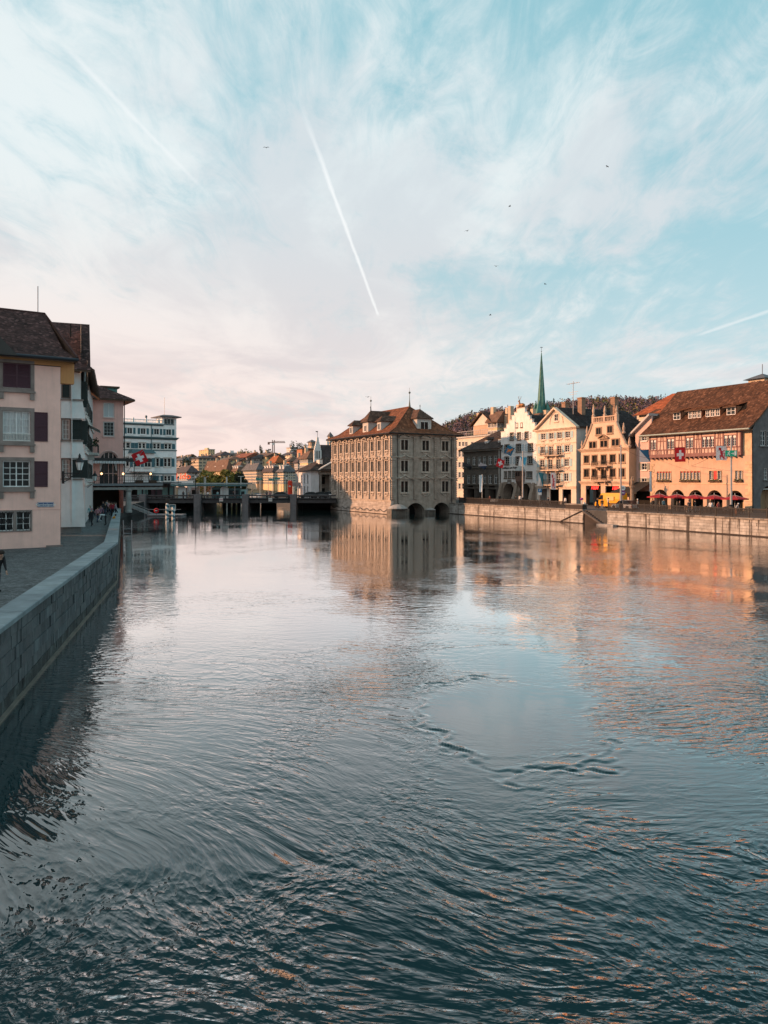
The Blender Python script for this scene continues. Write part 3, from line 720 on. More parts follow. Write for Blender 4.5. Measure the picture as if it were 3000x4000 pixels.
# ---- left parapet: blocks below, long coping slabs on top
PW = [stone('parapet_block_%d' % i, c, stain=.55, streaks=.8, stain_col=c2, sx=sx_, bump=.6, bscale=6, st=(.50, .60, 1.0, .07, 1.7)) for i, (c, c2, sx_) in enumerate((((.095, .10, .103), (.018, .018, .02), 1.0), ((.07, .074, .079), (.15, .17, .175), 1.4), ((.125, .13, .133), (.02, .02, .022), 1.2), ((.095, .093, .096), (.13, .145, .145), 2.0)))]
WETB = stone('wet_waterline_block', (.028, .027, .026), stain=.7, streaks=.5, stain_col=(.13, .15, .14), sx=2.2, bump=.5, bscale=7)
PCAP = [stone('parapet_coping_%d' % i, c, stain=.3, stain_col=(.13, .15, .16)) for i, c in enumerate(((.24, .275, .29), (.20, .23, .245), (.28, .315, .325)))]
pw = empty('quay_parapet', (LQ[1].x, LQ[1].y, 0), 0, 'dark stained stone parapet with pale coping beside the promenade', 'parapet wall')
inv = T((-LQ[1].x, -LQ[1].y, 0))
for si, (a, b) in enumerate(zip(LQ[:-1], LQ[1:])):
    d = (b-a); ln = d.length; ang = math.atan2(d.y, d.x); M = inv @ T((a.x, a.y, 0)) @ RZ(ang)       # local: x along, +y to the left (inland), river side -y
    MB().box(0, ln, .10, .62, -2.2, 2.40).obj('parapet_core', PW[1], pw, M)
    MB().box(0, ln, -.10, .12, -1, .05).obj('footing_ledge', stone('footing_ledge', (.20, .155, .125)), pw, M)
    x = 0; sh = {}
    L_ = 1.9 if si < 2 else 2.6
    while x < ln-.05:
        w = min(L_*rnd.uniform(.8, 1.25), ln-x)
        if ln-x-w < .6: w = ln-x
        MB().add([(.006, -.10, 0), (w-.006, -.10, 0), (w-.006, .74, 0), (.006, .74, 0), (.006, -.10, .13), (w-.006, -.10, .13), (w-.006, .74, .15), (.006, .74, .15), (.03, -.07, .15), (w-.03, -.07, .15)],
                 [(3, 2, 1, 0), (0, 1, 5, 4), (4, 5, 9, 8), (8, 9, 6, 7), (1, 2, 6, 9, 5), (0, 4, 8, 7, 3), (2, 3, 7, 6)]).obj('coping_slab', PCAP[rnd.randrange(3)], pw, M @ T((x, 0, 2.40))); x += w
    rows = 6; rh = 2.36/rows
    for r in range(rows):
        x = 0; k = 0
        while x < ln-.05:
            w = rnd.choice((1.1, 1.4, 1.7)) if si < 2 else 3.2
            if r % 2 and k == 0: w *= .5
            w = min(w, ln-x)
            if ln-x-w < .4: w = ln-x
            key = (round(w, 2), rnd.randrange(4) if r else 9)
            if key not in sh: sh[key] = MB().box(.009, round(w, 2)-.009, rnd.uniform(-.03, .02), .12, .009, rh-.009).mesh('stone_block', PW[key[1]] if r else WETB)
            link('stone_block', sh[key], pw, M @ T((x, .01, .04+r*rh))); x += w; k += 1
# water beyond is closed on the left by the quay below the hotel
MB_ = MB(); pts = [(LQ[3].x-.2, LQ[3].y+.3), (-41.3, 113), (-50, 160), (-62, 166)]
for a, b in zip(pts[:-1], pts[1:]):
    MB_.add([(a[0], a[1], -2), (b[0], b[1], -2), (b[0], b[1], 2.02), (a[0], a[1], 2.02)], [(0, 1, 2, 3)])
tag(MB_.obj('lower_quay_wall', QDARK), 'dark low quay wall under the terrace and hotel on the left bank', 'quay wall')
# ------------------------------------------------------------------ town hall standing in the river
RC = Vector((1.34, 144.2)); RL = Vector((-11.4, 169.4)); RRr = Vector((14.3, 152.0))
ldir = (RC-RL).normalized(); LEN = (RC-RL).length; WID = (RRr-RC).length
th_ang = math.atan2((RRr-RC).y, (RRr-RC).x)
TH = empty('town_hall', (RC.x, RC.y, 0), th_ang, 'grey and orange-lit stone town hall with hipped tile roof standing in the river', 'town hall')
STN = stone('town_hall_stone', (.415, .355, .30), streaks=.55, stain=.35, stain_col=(.14, .11, .09), st=(.53, .66, 1.0, .12, 1.6))
STN2 = stone('town_hall_trim', (.53, .455, .385), streaks=.25, stain=.15, stain_col=(.2, .17, .14))
STB = [stone('town_hall_base_%d' % i, c, streaks=.35, stain=.25, stain_col=(.16, .13, .11)) for i, c in enumerate(((.47, .41, .36), (.41, .355, .31), (.52, .46, .41)))]
RT = tiles_mat('town_hall_tiles', (.25, .095, .045), .7)
RTD = tiles_mat('dormer_tiles', (.15, .085, .06), .6)
MF = Matrix.Identity(4)                                             # front (shaded) face
rel = math.atan2(ldir.y, ldir.x)-th_ang
pl = RZ(-th_ang) @ Vector((RL.x-RC.x, RL.y-RC.y, 0))
ML = T(pl) @ RZ(rel)                                                 # long sunlit face, x runs towards the near corner
ZB, Z1, Z2, ZE = 2.75, 6.95, 10.95, 15.1                             # floor levels
FL = [(ZB, Z1, 4.2, 2.05), (Z1, Z2, 8.15, 2.0), (Z2, ZE, 12.2, 1.9)]
DSH = paint('dark_sash', (.10, .08, .065))
NB = 9; bay = (LEN-.6)/NB
holesL = []; holesF = []
xsF = [WID*.195, WID*.515, WID*.82]
for f0, f1, zw, hw in FL:
    holesL += [(.3+bay*(i+.5)-.6, .3+bay*(i+.5)+.6, zw, zw+hw) for i in range(NB)]
    holesF += [(x-.78, x+.78, zw, zw+hw) for x in xsF]
wall(TH, ML, LEN, ZB, ZE+.2, holesL, STN, rev=.3)
a1, a2 = (WID*.225, WID*.505), (WID*.635, WID*.895)
wall(TH, MF, WID, -1.5, ZE+.2, holesF, STN, rev=.3, arches=[(a1[0], a1[1], -1.5, .15, 2.1, False, 3.5), (a2[0], a2[1], -1.5, .15, 2.1, False, 3.5)])
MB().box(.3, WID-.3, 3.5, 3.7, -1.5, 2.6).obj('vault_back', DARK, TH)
mbk = MB(); pw_ = [(0, 0), (WID, 0), (WID+pl.x, pl.y), (pl.x, pl.y)]
mbk.quad((WID, 0, -1.5), (WID+pl.x, pl.y, -1.5), (WID+pl.x, pl.y, ZE+.2), (WID, 0, ZE+.2)); mbk.quad((pl.x, pl.y, -1.5), (pl.x, pl.y, ZE+.2), (WID+pl.x, pl.y, ZE+.2), (WID+pl.x, pl.y, -1.5)); mbk.obj('rear_wall', STN, TH)
# battered base of blocks along the river
sh = {}; rows = 7; x0b = 0
for r in range(rows):
    z = .08+r*(ZB-.3)/rows; rh = (ZB-.3)/rows; x = -.1; k = 0; out = .42*(1-r/rows)
    while x < LEN+.05:
        w = rnd.choice((.8, 1.1, 1.5, 1.9)); w = min(w, LEN+.1+out*.3-x)
        if LEN+.1-x-w < .35: w = LEN+.12-x
        key = (round(w, 2), rnd.randrange(3))
        if key not in sh: sh[key] = MB().box(.012, key[0]-.012, -.02+rnd.uniform(-.012, .02), .5, .010, rh-.010).mesh('base_block', STB[key[1]])
        link('base_block', sh[key], TH, ML @ T((x, -out+.02, z))); x += w; k += 1
MB().box(-.1, LEN+.1, -.25, .3, -1.5, .1).obj('waterline_course', QDARK, TH, ML); MB().box(0, LEN, .05, .35, -1, ZB).obj('base_core', STN, TH, ML)
strip(TH, ML, 0, LEN, ZB-.32, ZB-.02, .2, STN2, 'plinth_moulding', steps=2)
ch = MB(); nsw = 9
for i in range(nsw):
    xa, xb = .8+(LEN-1.6)*i/nsw, .8+(LEN-1.6)*(i+1)/nsw
    ch.tube([(xa+(xb-xa)*t/8, -.52, .95-.42*math.sin(math.pi*t/8)) for t in range(9)], .05, 5)
ch.obj('mooring_chain', IRON, TH, ML)
for f0, f1, zw, hw in FL:
    strip(TH, ML, 0, LEN, f1-.34, f1-.0, .34, STN2, 'string_course', steps=3) if f1 < ZE else strip(TH, ML, 0, LEN, ZE-.1, ZE+.2, .25, STN2, 'cornice', steps=2)
    strip(TH, MF, 0, WID, f1-.337, f1+.003, .33, STN2, 'string_course', steps=3) if f1 < ZE else strip(TH, MF, 0, WID, ZE-.097, ZE+.197, .245, STN2, 'cornice', steps=2)
ORN = MB()                                                           # festoon under each window
for t in range(9):
    a = math.pi*t/8; x = -.55*math.cos(a); z = -.42-.28*math.sin(a); ORN.box(x-.09, x+.09, -.13, .02, z-.09, z+.09)
ORN.box(-.14, .14, -.16, .02, -.78, -.5); orn = ORN.mesh('festoon', STN2)
for fi, (f0, f1, zw, hw) in enumerate(FL):
    bars = 4 if fi == 0 else 1
    for i in range(NB):
        xc = .3+bay*(i+.5)
        w_ = window(TH, ML, xc, zw, 1.2, hw, surr=.16, sm=STN2, proj=.1, rec=.12, cols=2, rows=bars, sash=.025, sash_mat=DSH, mull=.09, each=(fi > 0), sill=.1, ped='broken' if i % 2 == (fi % 2) else 'seg')
        link('festoon', orn, w_)
    for i in range(NB+1):
        xc = .3+bay*i; xc = min(max(xc, .28), LEN-.28)
        p = MB(); p.box(-.2, .2, -.2, .02, f0, f1-.34); p.box(-.28, .28, -.3, .02, f1-.75, f1-.34); p.box(-.28, .28, -.28, .02, f0, f0+.35)
        for k in range(7):
            z = f0+.5+k*(f1-f0-1.4)/7; p.box(-.25, .25, -.25, .02, z, z+(f1-f0-1.4)/14)
        p.obj('pilaster', STN2, TH, ML @ T((xc, 0, 0)))
    for i, xc in enumerate(xsF):
        w_ = window(TH, MF, xc, zw, 1.56, hw, surr=.24, sm=STN2, proj=.1, rec=.2, cols=4, rows=2 if fi else 4, sash=.045, sash_mat=DSH, mull=.12, each=True, sill=.12, ped='tri' if fi != 1 else ('broken' if i else 'tri'))
        link('festoon', orn, w_)
    for xc in (.42, WID*.355, WID*.67, WID-.42):
        p = MB(); nk = 8
        p.box(-.3, .3, -.15, .02, f0, f1-.34)
        for k in range(nk): z = f0+.1+k*(f1-f0-.9)/nk; p.box(-.42, .42, -.3, .02, z, z+(f1-f0-.9)/nk-.1)
        p.box(-.48, .48, -.38, .02, f1-.72, f1-.36)
        p.obj('rusticated_pilaster', STN, TH, MF @ T((xc, 0, 0)))
for xp in (WID*.09, WID*.915):
    MB().tube([(xp, -.2, ZE), (xp, -.2, 2.2), (xp+.8 if xp < 5 else xp, -.2, 1.2)], .07, 8).obj('drainpipe', IRON, TH, MF)
# roof with hipped ends and bell-cast eaves
OV = 1.0
e = [Vector((-OV, -OV)), Vector((WID+OV, -OV)), Vector((WID+OV+pl.x, pl.y+OV)), Vector((-OV+pl.x, pl.y+OV))]
ax = Vector((pl.x, pl.y)).normalized(); mid = Vector((WID/2, 0))
r1 = mid+ax*6.0; r2 = mid+ax*(LEN-4.5); ZR = 21.1
k_ = .28; z_e, z_m = ZE+.25, ZE+1.25
def lerp2(a, b, t): return a+(b-a)*t
m_ = [lerp2(e[0], r1, k_), lerp2(e[1], r1, k_), lerp2(e[2], r2, k_), lerp2(e[3], r2, k_)]
V3 = lambda p, z: Vector((p.x, p.y, z))
planes = []
for i, (ra, rb) in enumerate(((r1, r1), (r1, r2), (r2, r2), (r2, r1))):
    a, b = e[i], e[(i+1) % 4]; ma, mb_ = m_[i], m_[(i+1) % 4]
    planes.append([V3(a, z_e), V3(b, z_e), V3(mb_, z_m), V3(ma, z_m)])
    planes.append([V3(ma, z_m), V3(mb_, z_m), V3(rb, ZR), V3(ra, ZR)] if ra != rb else [V3(ma, z_m), V3(mb_, z_m), V3(ra, ZR)])
rf = roof(TH, planes, RT, .33, .36, .05, edge=.2)
g = MB()
for i in range(4): a, b = e[i], e[(i+1) % 4]; g.tube([V3(a, z_e-.05), V3(b, z_e-.05)], .11, 6)
g.obj('gutter', IRON, rf)
rt = MB(); rt.tube([V3(r1, ZR+.03), V3(r2, ZR+.03)], .13, 6)
for i, rr in enumerate((r1, r1, r2, r2)): rt.tube([V3(e[i], z_e+.04), V3(m_[i], z_m+.05), V3(rr, ZR+.03)], .11, 6)
rt.obj('ridge_tiles', RT, rf)
for p in (r1, r2):
    f = MB(); f.lathe([(.24, 0), (.16, .5), (.07, 1.4), (.05, 2.5), (.04, 2.7)], V3(p, ZR), 8); f.lathe([(.02, 0), (.17, .12), (.22, .25), (.17, .4), (.02, .5)], V3(p, ZR+2.6), 10); f.tube([V3(p, ZR+3.0), V3(p, ZR+3.8)], .03, 5)
    f.obj('finial', mat('copper_finial', (.12, .15, .13), .6, .3, metal=.4), rf)
def dormer(parent, M, w, h, d, rh, wall_m, ov=.35, name='dormer', wins=1, ww=.9, wh=1.2, roofm=None, fin=True, each=True):
    """dormer: origin at sill front centre, runs back along +y"""
    o = MB()
    o.add([(-w/2, 0, 0), (w/2, 0, 0), (w/2, 0, h), (-w/2, 0, h), (-w/2, d, h), (w/2, d, h), (-w/2, d, 0), (w/2, d, 0)], [(0, 1, 2, 3), (1, 7, 5, 2), (6, 0, 3, 4)])
    b = o.obj(name, wall_m, parent, M)
    hw_, z0 = w/2+ov, h-.02
    rp = [[(-hw_, -ov, z0), (hw_, -ov, z0), (0, w*.45, z0+rh)], [(hw_, -ov, z0), (hw_, d, z0), (0, d+1.0, z0+rh), (0, w*.45, z0+rh)], [(-hw_, d, z0), (-hw_, -ov, z0), (0, w*.45, z0+rh), (0, d+1.0, z0+rh)]]
    s = MB()
    for p in rp:
        p = [Vector(q_) for q_ in p]; n = len(p); s.add(p+[q_+Vector((0, 0, -.12)) for q_ in p], [tuple(range(n)), tuple(range(2*n-1, n-1, -1))]+[(i, i+n, (i+1) % n+n, (i+1) % n) for i in range(n)])
        tile_plane(s, p, .33, .34, .05, 1)
    s.obj('dormer_roof', [WOODBR, roofm or RTD], b)
    for i in range(wins):
        xx = (i-(wins-1)/2)*(w/wins)
        f = MB(); ring(f, xx-ww/2, xx+ww/2, .25, .25+wh, .09, -.09, -.01); f.box(xx-.04, xx+.04, -.08, -.01, .34, .16+wh); f.box(xx-ww/2-.08, xx+ww/2+.08, -.16, -.01, .15, .25)
        f.obj('window_frame', OFFW, b)
        MB().box(xx-ww/2+.09, xx+ww/2-.09, -.03, -.005, .34, .16+wh).obj('pane', GLASS, b)
    if fin: MB().tube([(0, w*.45, z0+rh), (0, w*.45, z0+rh+.9)], .05, 5).lathe([(.02, 0), (.13, .12), (.02, .26)], (0, w*.45, z0+rh+.5), 8).obj('finial', IRON, b)
    return b
DW = plaster('dormer_plaster', (.52, .50, .47))
slope_y = lambda z: (z-z_m)/(ZR-z_m)
for xl, big in ((LEN*.27, 0), (LEN*.52, 1), (LEN*.74, 0)):
    dormer(TH, ML @ T((xl, 1.1, ZE+1.0)), 2.6 if big else 1.7, 2.3 if big else 2.0, 5.0, 2.3 if big else 1.1, DW, wins=1, ww=.95, wh=1.3, fin=bool(big))
dormer(TH, MF @ T((WID*.54, 1.0, ZE+.9)), 3.3, 2.5, 4.5, 1.9, DW, wins=1, ww=1.9, wh=1.6)
# cutwater pier at the corner and the small one between the arches
cw = MB(); cw.box(-.9, WID*.2, -1.6, .1, -1.5, 1.1); cw.obj('cutwater_pier', stone('wet_pier_stone', (.2, .175, .15), stain=.6, streaks=.5), TH)
cap = MB(); cap.lathe([(1.9, 0), (1.9, .12), (1.5, .45), (.8, .75), (.05, .85)], (1.0, -.75, 1.1), 14); o = cap.obj('pier_cap', stone('pale_pier_cap', (.36, .345, .33)), TH)
MB().box(WID*.51, WID*.63, -.9, .05, -1.5, .7).obj('cutwater_pier', MATS['wet_pier_stone'], TH); MB().lathe([(1.0, 0), (1.0, .1), (.5, .35), (.05, .45)], (WID*.57, -.45, .7), 12).obj('pier_cap', MATS['pale_pier_cap'], TH)

# ------------------------------------------------------------------ houses along the right quay
SB = 14.0
def house(name, pl_, pr_, label, sb=SB, cat='house', z0=2.1):
    f = RF(sb, z0); xl, xr = f.x(pl_), f.x(pr_); o = empty(name, f.at(xl), f.ang, label, cat)
    g_ = Fac(f.at(xl).xy, QD, z0); return o, g_, xr-xl
I4 = Matrix.Identity(4)
SIDE = lambda W: T((W, 0, 0)) @ RZ(R(90))                            # right side face: x runs back from the street
# --- tall cream block seen between the town hall and the dark house
CRM = plaster('cream_plaster_back_block', (.66, .58, .49))
B, f, W = house('apartment_block', 1776, 1925, 'cream apartment block with roof terrace rising behind the dark stone house', 27)
ze = f.z(1800, 1712)
hl = []; spec = []
for r, (ya, yb) in enumerate(((1726, 1743), (1761, 1785), (1805, 1826), (1844, 1866), (1888, 1910))):
    for px in (1796, 1810, 1822, 1845, 1858, 1870, 1893):
        x = f.x(px); zb, zt = f.z(px, yb), f.z(px, ya); hl.append((x-.5, x+.5, zb, zt)); spec.append((x, zb, zt-zb, r))
wall(B, I4, W, -.5, ze, hl, CRM, back=12)
for x, zb, h_, r in spec: window(B, I4, x, zb, 1.0, h_, surr=.1, sm=OFFW, cols=2, rows=2, shut='open' if r else None, shut_mat=paint('pale_grey_shutter', (.5, .5, .48)), shw=.45)
strip(B, I4, 0, W, ze-.1, ze+.25, .5, OFFW, steps=2); strip(B, I4, 0, W, f.z(1800, 1752), f.z(1800, 1752)+.25, .25, OFFW)
MB().box(0, W, 0, 12, ze+.25, ze+.45).obj('terrace_slab', ASPH, B)
r_ = MB()
for i in range(22): r_.box(W*i/22, W*i/22+.05, .1, .15, ze+.45, ze+1.6)
r_.box(0, W, .1, .15, ze+1.55, ze+1.65); r_.box(0, W, .1, .15, ze+1.0, ze+1.05); r_.obj('terrace_railing', STEEL, B)
ph = MB(); ph.box(W*.25, W*.75, 3, 9, ze+.45, ze+3.2); ph.obj('penthouse', plaster('penthouse_plaster', (.5, .36, .25)), B)
roof(B, [[(W*.2, 2.3, ze+3.2), (W*.5, 2.3, ze+6.4), (W*.5, 9.5, ze+6.4), (W*.2, 9.5, ze+3.2)][::1], [(W*.8, 9.5, ze+3.2), (W*.8, 2.3, ze+3.2), (W*.5, 2.3, ze+6.4), (W*.5, 9.5, ze+6.4)]], tiles_mat('brown_tiles', (.11, .06, .042)), .4, .4)
MB().prism_xz([(W*.25, ze+3.1), (W*.75, ze+3.1), (W*.5, ze+6.1)], 2.9, 3.1).obj('gable_wall', CRM, B)
for xx, hh in ((W*.35, 6.2), (W*.85, 5.2), (W*.95, 7.2)): MB().box(xx, xx+1.0, 5, 6, ze+.4, ze+hh).obj('chimney', plaster('chimney_plaster', (.55, .42, .3)), B)

# --- dark stone guard-house
DK = stone('dark_ashlar', (.125, .105, .088), streaks=.3, stain=.3, stain_col=(.05, .042, .036))
DK2 = stone('dark_ashlar_trim', (.16, .14, .118))
B, f, W = house('stone_house', 1811, 1956, 'dark brown stone house with hipped roof, three arched doorways and two dormers')
ze = f.z(1900, 1758); xsw = [f.x(1750+.3617*v) for v in (222, 281, 339, 396, 455, 515)]
zA0, zA1, zB0, zB1 = f.z(1880, 1816), f.z(1880, 1783), f.z(1880, 1889), f.z(1880, 1855)
hl = [(x-.62, x+.62, a, b) for x in xsw for a, b in ((zA0, zA1), (zB0, zB1))]
arx = [f.x(1750+.3617*v) for v in (245, 360, 475)]
wall(B, I4, W, -.3, ze, hl, DK, rev=.3, arches=[(x-1.35, x+1.35, -.3, 2.1, 3.5, False, 1.6) for x in arx])
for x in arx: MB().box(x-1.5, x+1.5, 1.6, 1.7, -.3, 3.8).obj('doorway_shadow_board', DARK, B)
for z in (.7, 1.5, 2.3, 3.1):
    for xa, xb in ((0, arx[0]-1.5), (arx[0]+1.5, arx[1]-1.5), (arx[1]+1.5, arx[2]-1.5), (arx[2]+1.5, W)): MB().box(xa, xb, -.08, .02, z, z+.55).obj('rusticated_band', DK, B)
for x in xsw:
    for a, b in ((zA0, zA1), (zB0, zB1)): window(B, I4, x, a, 1.24, b-a, surr=.16, sm=DK2, cols=2, rows=2, sash=.09, sash_mat=WHITE, transom=.68, glass_m=GLASS2, sill=.1, each=False)
for z in (f.z(1880, 1828), f.z(1880, 1895), f.z(1880, 1908)): strip(B, I4, 0, W, z-.15, z+.2, .22, DK2, 'string_course', steps=2)
strip(B, I4, -.1, W+.1, ze-.15, ze+.2, .55, OFFW, 'cornice', steps=3)
D_ = 10.5
MB().quad((0, 0, -.3), (0, 0, ze), (0, D_, ze), (0, D_, -.3)).quad((W, 0, -.3), (W, D_, -.3), (W, D_, ze), (W, 0, ze)).quad((0, D_, -.3), (0, D_, ze), (W, D_, ze), (W, D_, -.3)).obj('side_walls', DK, B)
DRT = tiles_mat('dark_brown_tiles', (.075, .05, .042), .7)
zr = ze+4.2; c = -.9
roof(B, [[(c, c, ze+.2), (W-c, c, ze+.2), (W, 5, zr), (5.5, 5, zr)], [(c, D_, ze+.2), (c, c, ze+.2), (5.5, 5, zr)], [(W-c, D_, ze+.2), (c, D_, ze+.2), (5.5, 5, zr), (W, 5, zr)]], DRT, .34, .36)
for px in (1884, 1936): dormer(B, T((f.x(px), 1.0, ze+.9)), 1.1, 1.5, 3.2, .5, WHITE, wins=1, ww=.55, wh=.7, fin=False, roofm=DRT)
MB().tube([(W-.35, -.15, ze), (W-.35, -.15, .2)], .08, 8).obj('drainpipe', OFFW, B)

# --- white stepped-gable guild house
WP = plaster('white_lime_plaster', (.80, .775, .75), streaks=.35, stain=.12, stain_col=(.5, .42, .36))
GS = stone('brown_sandstone_socle', (.33, .26, .205), streaks=.3, stain=.25, stain_col=(.16, .12, .1))
SH_ST = bpy.data.materials.new('striped_shutter'); SH_ST.use_nodes = True
_n = SH_ST.node_tree.nodes; _l = SH_ST.node_tree.links; _t = _n.new('ShaderNodeTexCoord'); _mp = _n.new('ShaderNodeMapping'); _l.new(_t.outputs['Object'], _mp.inputs[0]); _mp.inputs['Rotation'].default_value = (0, R(45), 0)
_w = _n.new('ShaderNodeTexWave'); _l.new(_mp.outputs[0], _w.inputs[0]); _w.inputs['Scale'].default_value = 1.1; _r = _n.new('ShaderNodeValToRGB'); _r.color_ramp.interpolation = 'CONSTANT'
_r.color_ramp.elements[0].color = (.13, .26, .33, 1); _r.color_ramp.elements[1].color = (.8, .8, .78, 1); _r.color_ramp.elements[1].position = .48; _l.new(_w.outputs['Fac'], _r.inputs[0]); _l.new(_r.outputs[0], _n['Principled BSDF'].inputs['Base Color']); MATS['striped_shutter'] = SH_ST
B, f, W = house('guild_house', 1957, 2096, 'white guild house with stepped gable, stag on top and blue striped shutters')
zx = lambda x, y: (f.x(1750+.3617*x), f.z(1750+.3617*x, 1500+.3617*y))
zs = f.z(2030, 1889); ze = f.z(1962, 1686)
hl = []; ws = []
BRN = stone('brown_window_stone', (.16, .12, .09))
for cx, ya, yb, hw, sh_ in ((690, 530, 600, 17, 1), (768, 528, 596, 17, 1), (850, 520, 590, 17, 1), (638, 658, 735, 24, 1), (763, 652, 728, 24, 1), (893, 645, 722, 24, 1), (635, 790, 865, 22, 1), (758, 788, 864, 22, 1), (888, 783, 860, 24, 1),
                           (622, 948, 1014, 13, 0), (667, 946, 1013, 13, 0), (712, 944, 1012, 13, 0), (877, 950, 1013, 30, 0)):
    x0, z0_ = zx(cx-hw, yb); x1, z1_ = zx(cx+hw, ya); z0_ = zx(cx, yb)[1]; z1_ = zx(cx, ya)[1]
    hl.append((x0, x1, z0_, z1_)); ws.append(((x0+x1)/2, z0_, x1-x0, z1_-z0_, sh_, hw))
tops = []
for cx, ya, yb in ((745, 425, 468), (795, 422, 464)):
    x0 = zx(cx-8, yb)[0]; x1 = zx(cx+8, yb)[0]; z0_ = zx(cx, yb)[1]; z1_ = zx(cx, ya)[1]; tops.append(((x0+x1)/2, z0_, x1-x0, z1_-z0_))
# stepped gable outline
st_l = [(578, 520), (606, 482), (632, 436), (660, 392), (688, 346), (716, 310), (745, 268)]
st_r = [(830, 268), (857, 306), (882, 344), (908, 382), (936, 420), (960, 458)]
gp = []; 
xl0, zl0 = zx(576, 522)
steps = []
yl = [zx(a, b) for a, b in st_l]; yr = [zx(a, b) for a, b in st_r]
xr_end = W
prof = [(0, ze)]
cur = ze
for i in range(len(yl)-1):
    prof += [(yl[i][0] if i else 0, yl[i+1][1] if i == 0 else cur)] if False else []
left_x = [0]+[p[0] for p in yl[1:]]; left_z = [p[1] for p in yl]        # tread heights
# build as vertical slabs: each slab between successive x with the local top
xs_l = left_x+[yl[-1][0]]
apex_z = yl[-1][1]
slabs = []
for i in range(len(left_x)-1): slabs.append((left_x[i], left_x[i+1], yl[i][1]))
slabs.append((yl[-1][0], yr[0][0], apex_z))
for i in range(len(yr)-1): slabs.append((yr[i][0], yr[i+1][0], yr[i+1][1]))
slabs.append((yr[-1][0], W, zx(945, 478)[1]))
ze = min(s[2] for s in slabs)-.02
wall(B, I4, W, zs, ze, [h for h in hl if h[3] < ze], WP, rev=.22)
gm = MB()
for a, b, zt in slabs:
    if zt-ze > .05: gm.box(a, b, 0, .45, ze, zt)
for h in hl:
    assert True
gm.obj('stepped_gable', WP, B)
cp = MB()
for a, b, zt in slabs: cp.box(a-.08, b+.08, -.06, .52, zt+.002, zt+.13)
cp.obj('gable_coping', stone('gable_coping', (.6, .55, .5)), B)
for x, z, w, h_, s_, hw in ws:
    window(B, I4, x, z, w, h_, surr=.16, sm=BRN, rec=.16, cols=2 if hw < 28 else 4, rows=3, sash_mat=OFFW, sash=.06, shut='open' if s_ else None, shut_mat=SH_ST, shw=max(.75, w*.62), sill=.08)
for x, z, w, h_ in tops: window(B, I4, x, z, w, h_, surr=.12, sm=BRN, proj=.05, rec=.03, cols=1, rows=2, sill=.08)
# socle with pointed arches and leaning buttresses
ar = [zx(660, 1140)[0], zx(833, 1140)[0]]
wall(B, T((0, -.06, 0)), W, -.3, zs, (), GS, 'socle', rev=.4, arches=[(ar[0]-2.0, ar[0]+1.9, -.3, 1.5, 4.0, True, 2.0), (ar[1]-1.9, ar[1]+1.9, -.3, 1.5, 3.9, True, 2.0)])
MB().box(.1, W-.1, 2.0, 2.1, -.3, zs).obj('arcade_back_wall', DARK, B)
for x in (.25, (ar[0]+ar[1])/2, W-.9):
    MB().add([(x-.55, -1.3, -.3), (x+.55, -1.3, -.3), (x+.55, 0, -.3), (x-.55, 0, -.3), (x-.4, -.25, 3.6), (x+.4, -.25, 3.6), (x+.4, 0, 3.9), (x-.4, 0, 3.9)], [(0, 1, 5, 4), (1, 2, 6, 5), (3, 0, 4, 7), (4, 5, 6, 7)]).obj('buttress', GS, B)
# oriel
ox = zx(790, 1000)[0]; oz0, oz1 = zx(790, 1050)[1], zx(790, 938)[1]
o = MB(); h6 = [(-1.15, 0), (-.75, -.8), (.75, -.8), (1.15, 0)]
o.prism_xy([(ox+a, b) for a, b in h6], oz0, oz0+1.0); o.prism_xy([(ox+a, b) for a, b in h6], oz1-.25, oz1)
for a, b in h6: o.box(ox+a-.1, ox+a+.1, b-.06 if b else -.1, b+.1, oz0+1.0, oz1-.25)
o.box(ox-.06, ox+.06, -.84, -.7, oz0+1, oz1-.25)
o.add([(ox+a, b, oz0) for a, b in h6]+[(ox, -.05, oz0-1.6)], [(1, 0, 4), (2, 1, 4), (3, 2, 4)])
ori = o.obj('oriel', stone('oriel_timber', (.17, .10, .075)), B)
pn = MB(); pn.prism_xy([(ox+a*.94, b*.94) for a, b in h6], oz0+1.0, oz1-.25); pn.obj('pane', GLASS, ori)
oc = MB(); oc.add([(ox+a*1.2, b*1.25, oz1) for a, b in h6]+[(ox+a*.75, b*.6, oz1+.75) for a, b in h6]+[(ox, -.05, oz1+1.5)], [(0, 1, 5, 4), (1, 2, 6, 5), (2, 3, 7, 6), (4, 5, 8), (5, 6, 8), (6, 7, 8), (3, 2, 1, 0)]); oc.obj('oriel_roof', mat('lead_roof', (.36, .38, .37), .6, .2), ori)
text_obj(B, T((zx(667, 905)[0], -.03, zx(667, 905)[1])), 'Zunfthaus zum Rüden', .62, mat('black_lettering', (.02, .02, .02), .7), bold=.012)
MB().box(zx(642, 1047)[0], zx(685, 1047)[0], -.06, .02, zx(663, 1062)[1], zx(663, 1033)[1]).obj('plaque', stone('plaque_stone', (.22, .19, .17)), B)
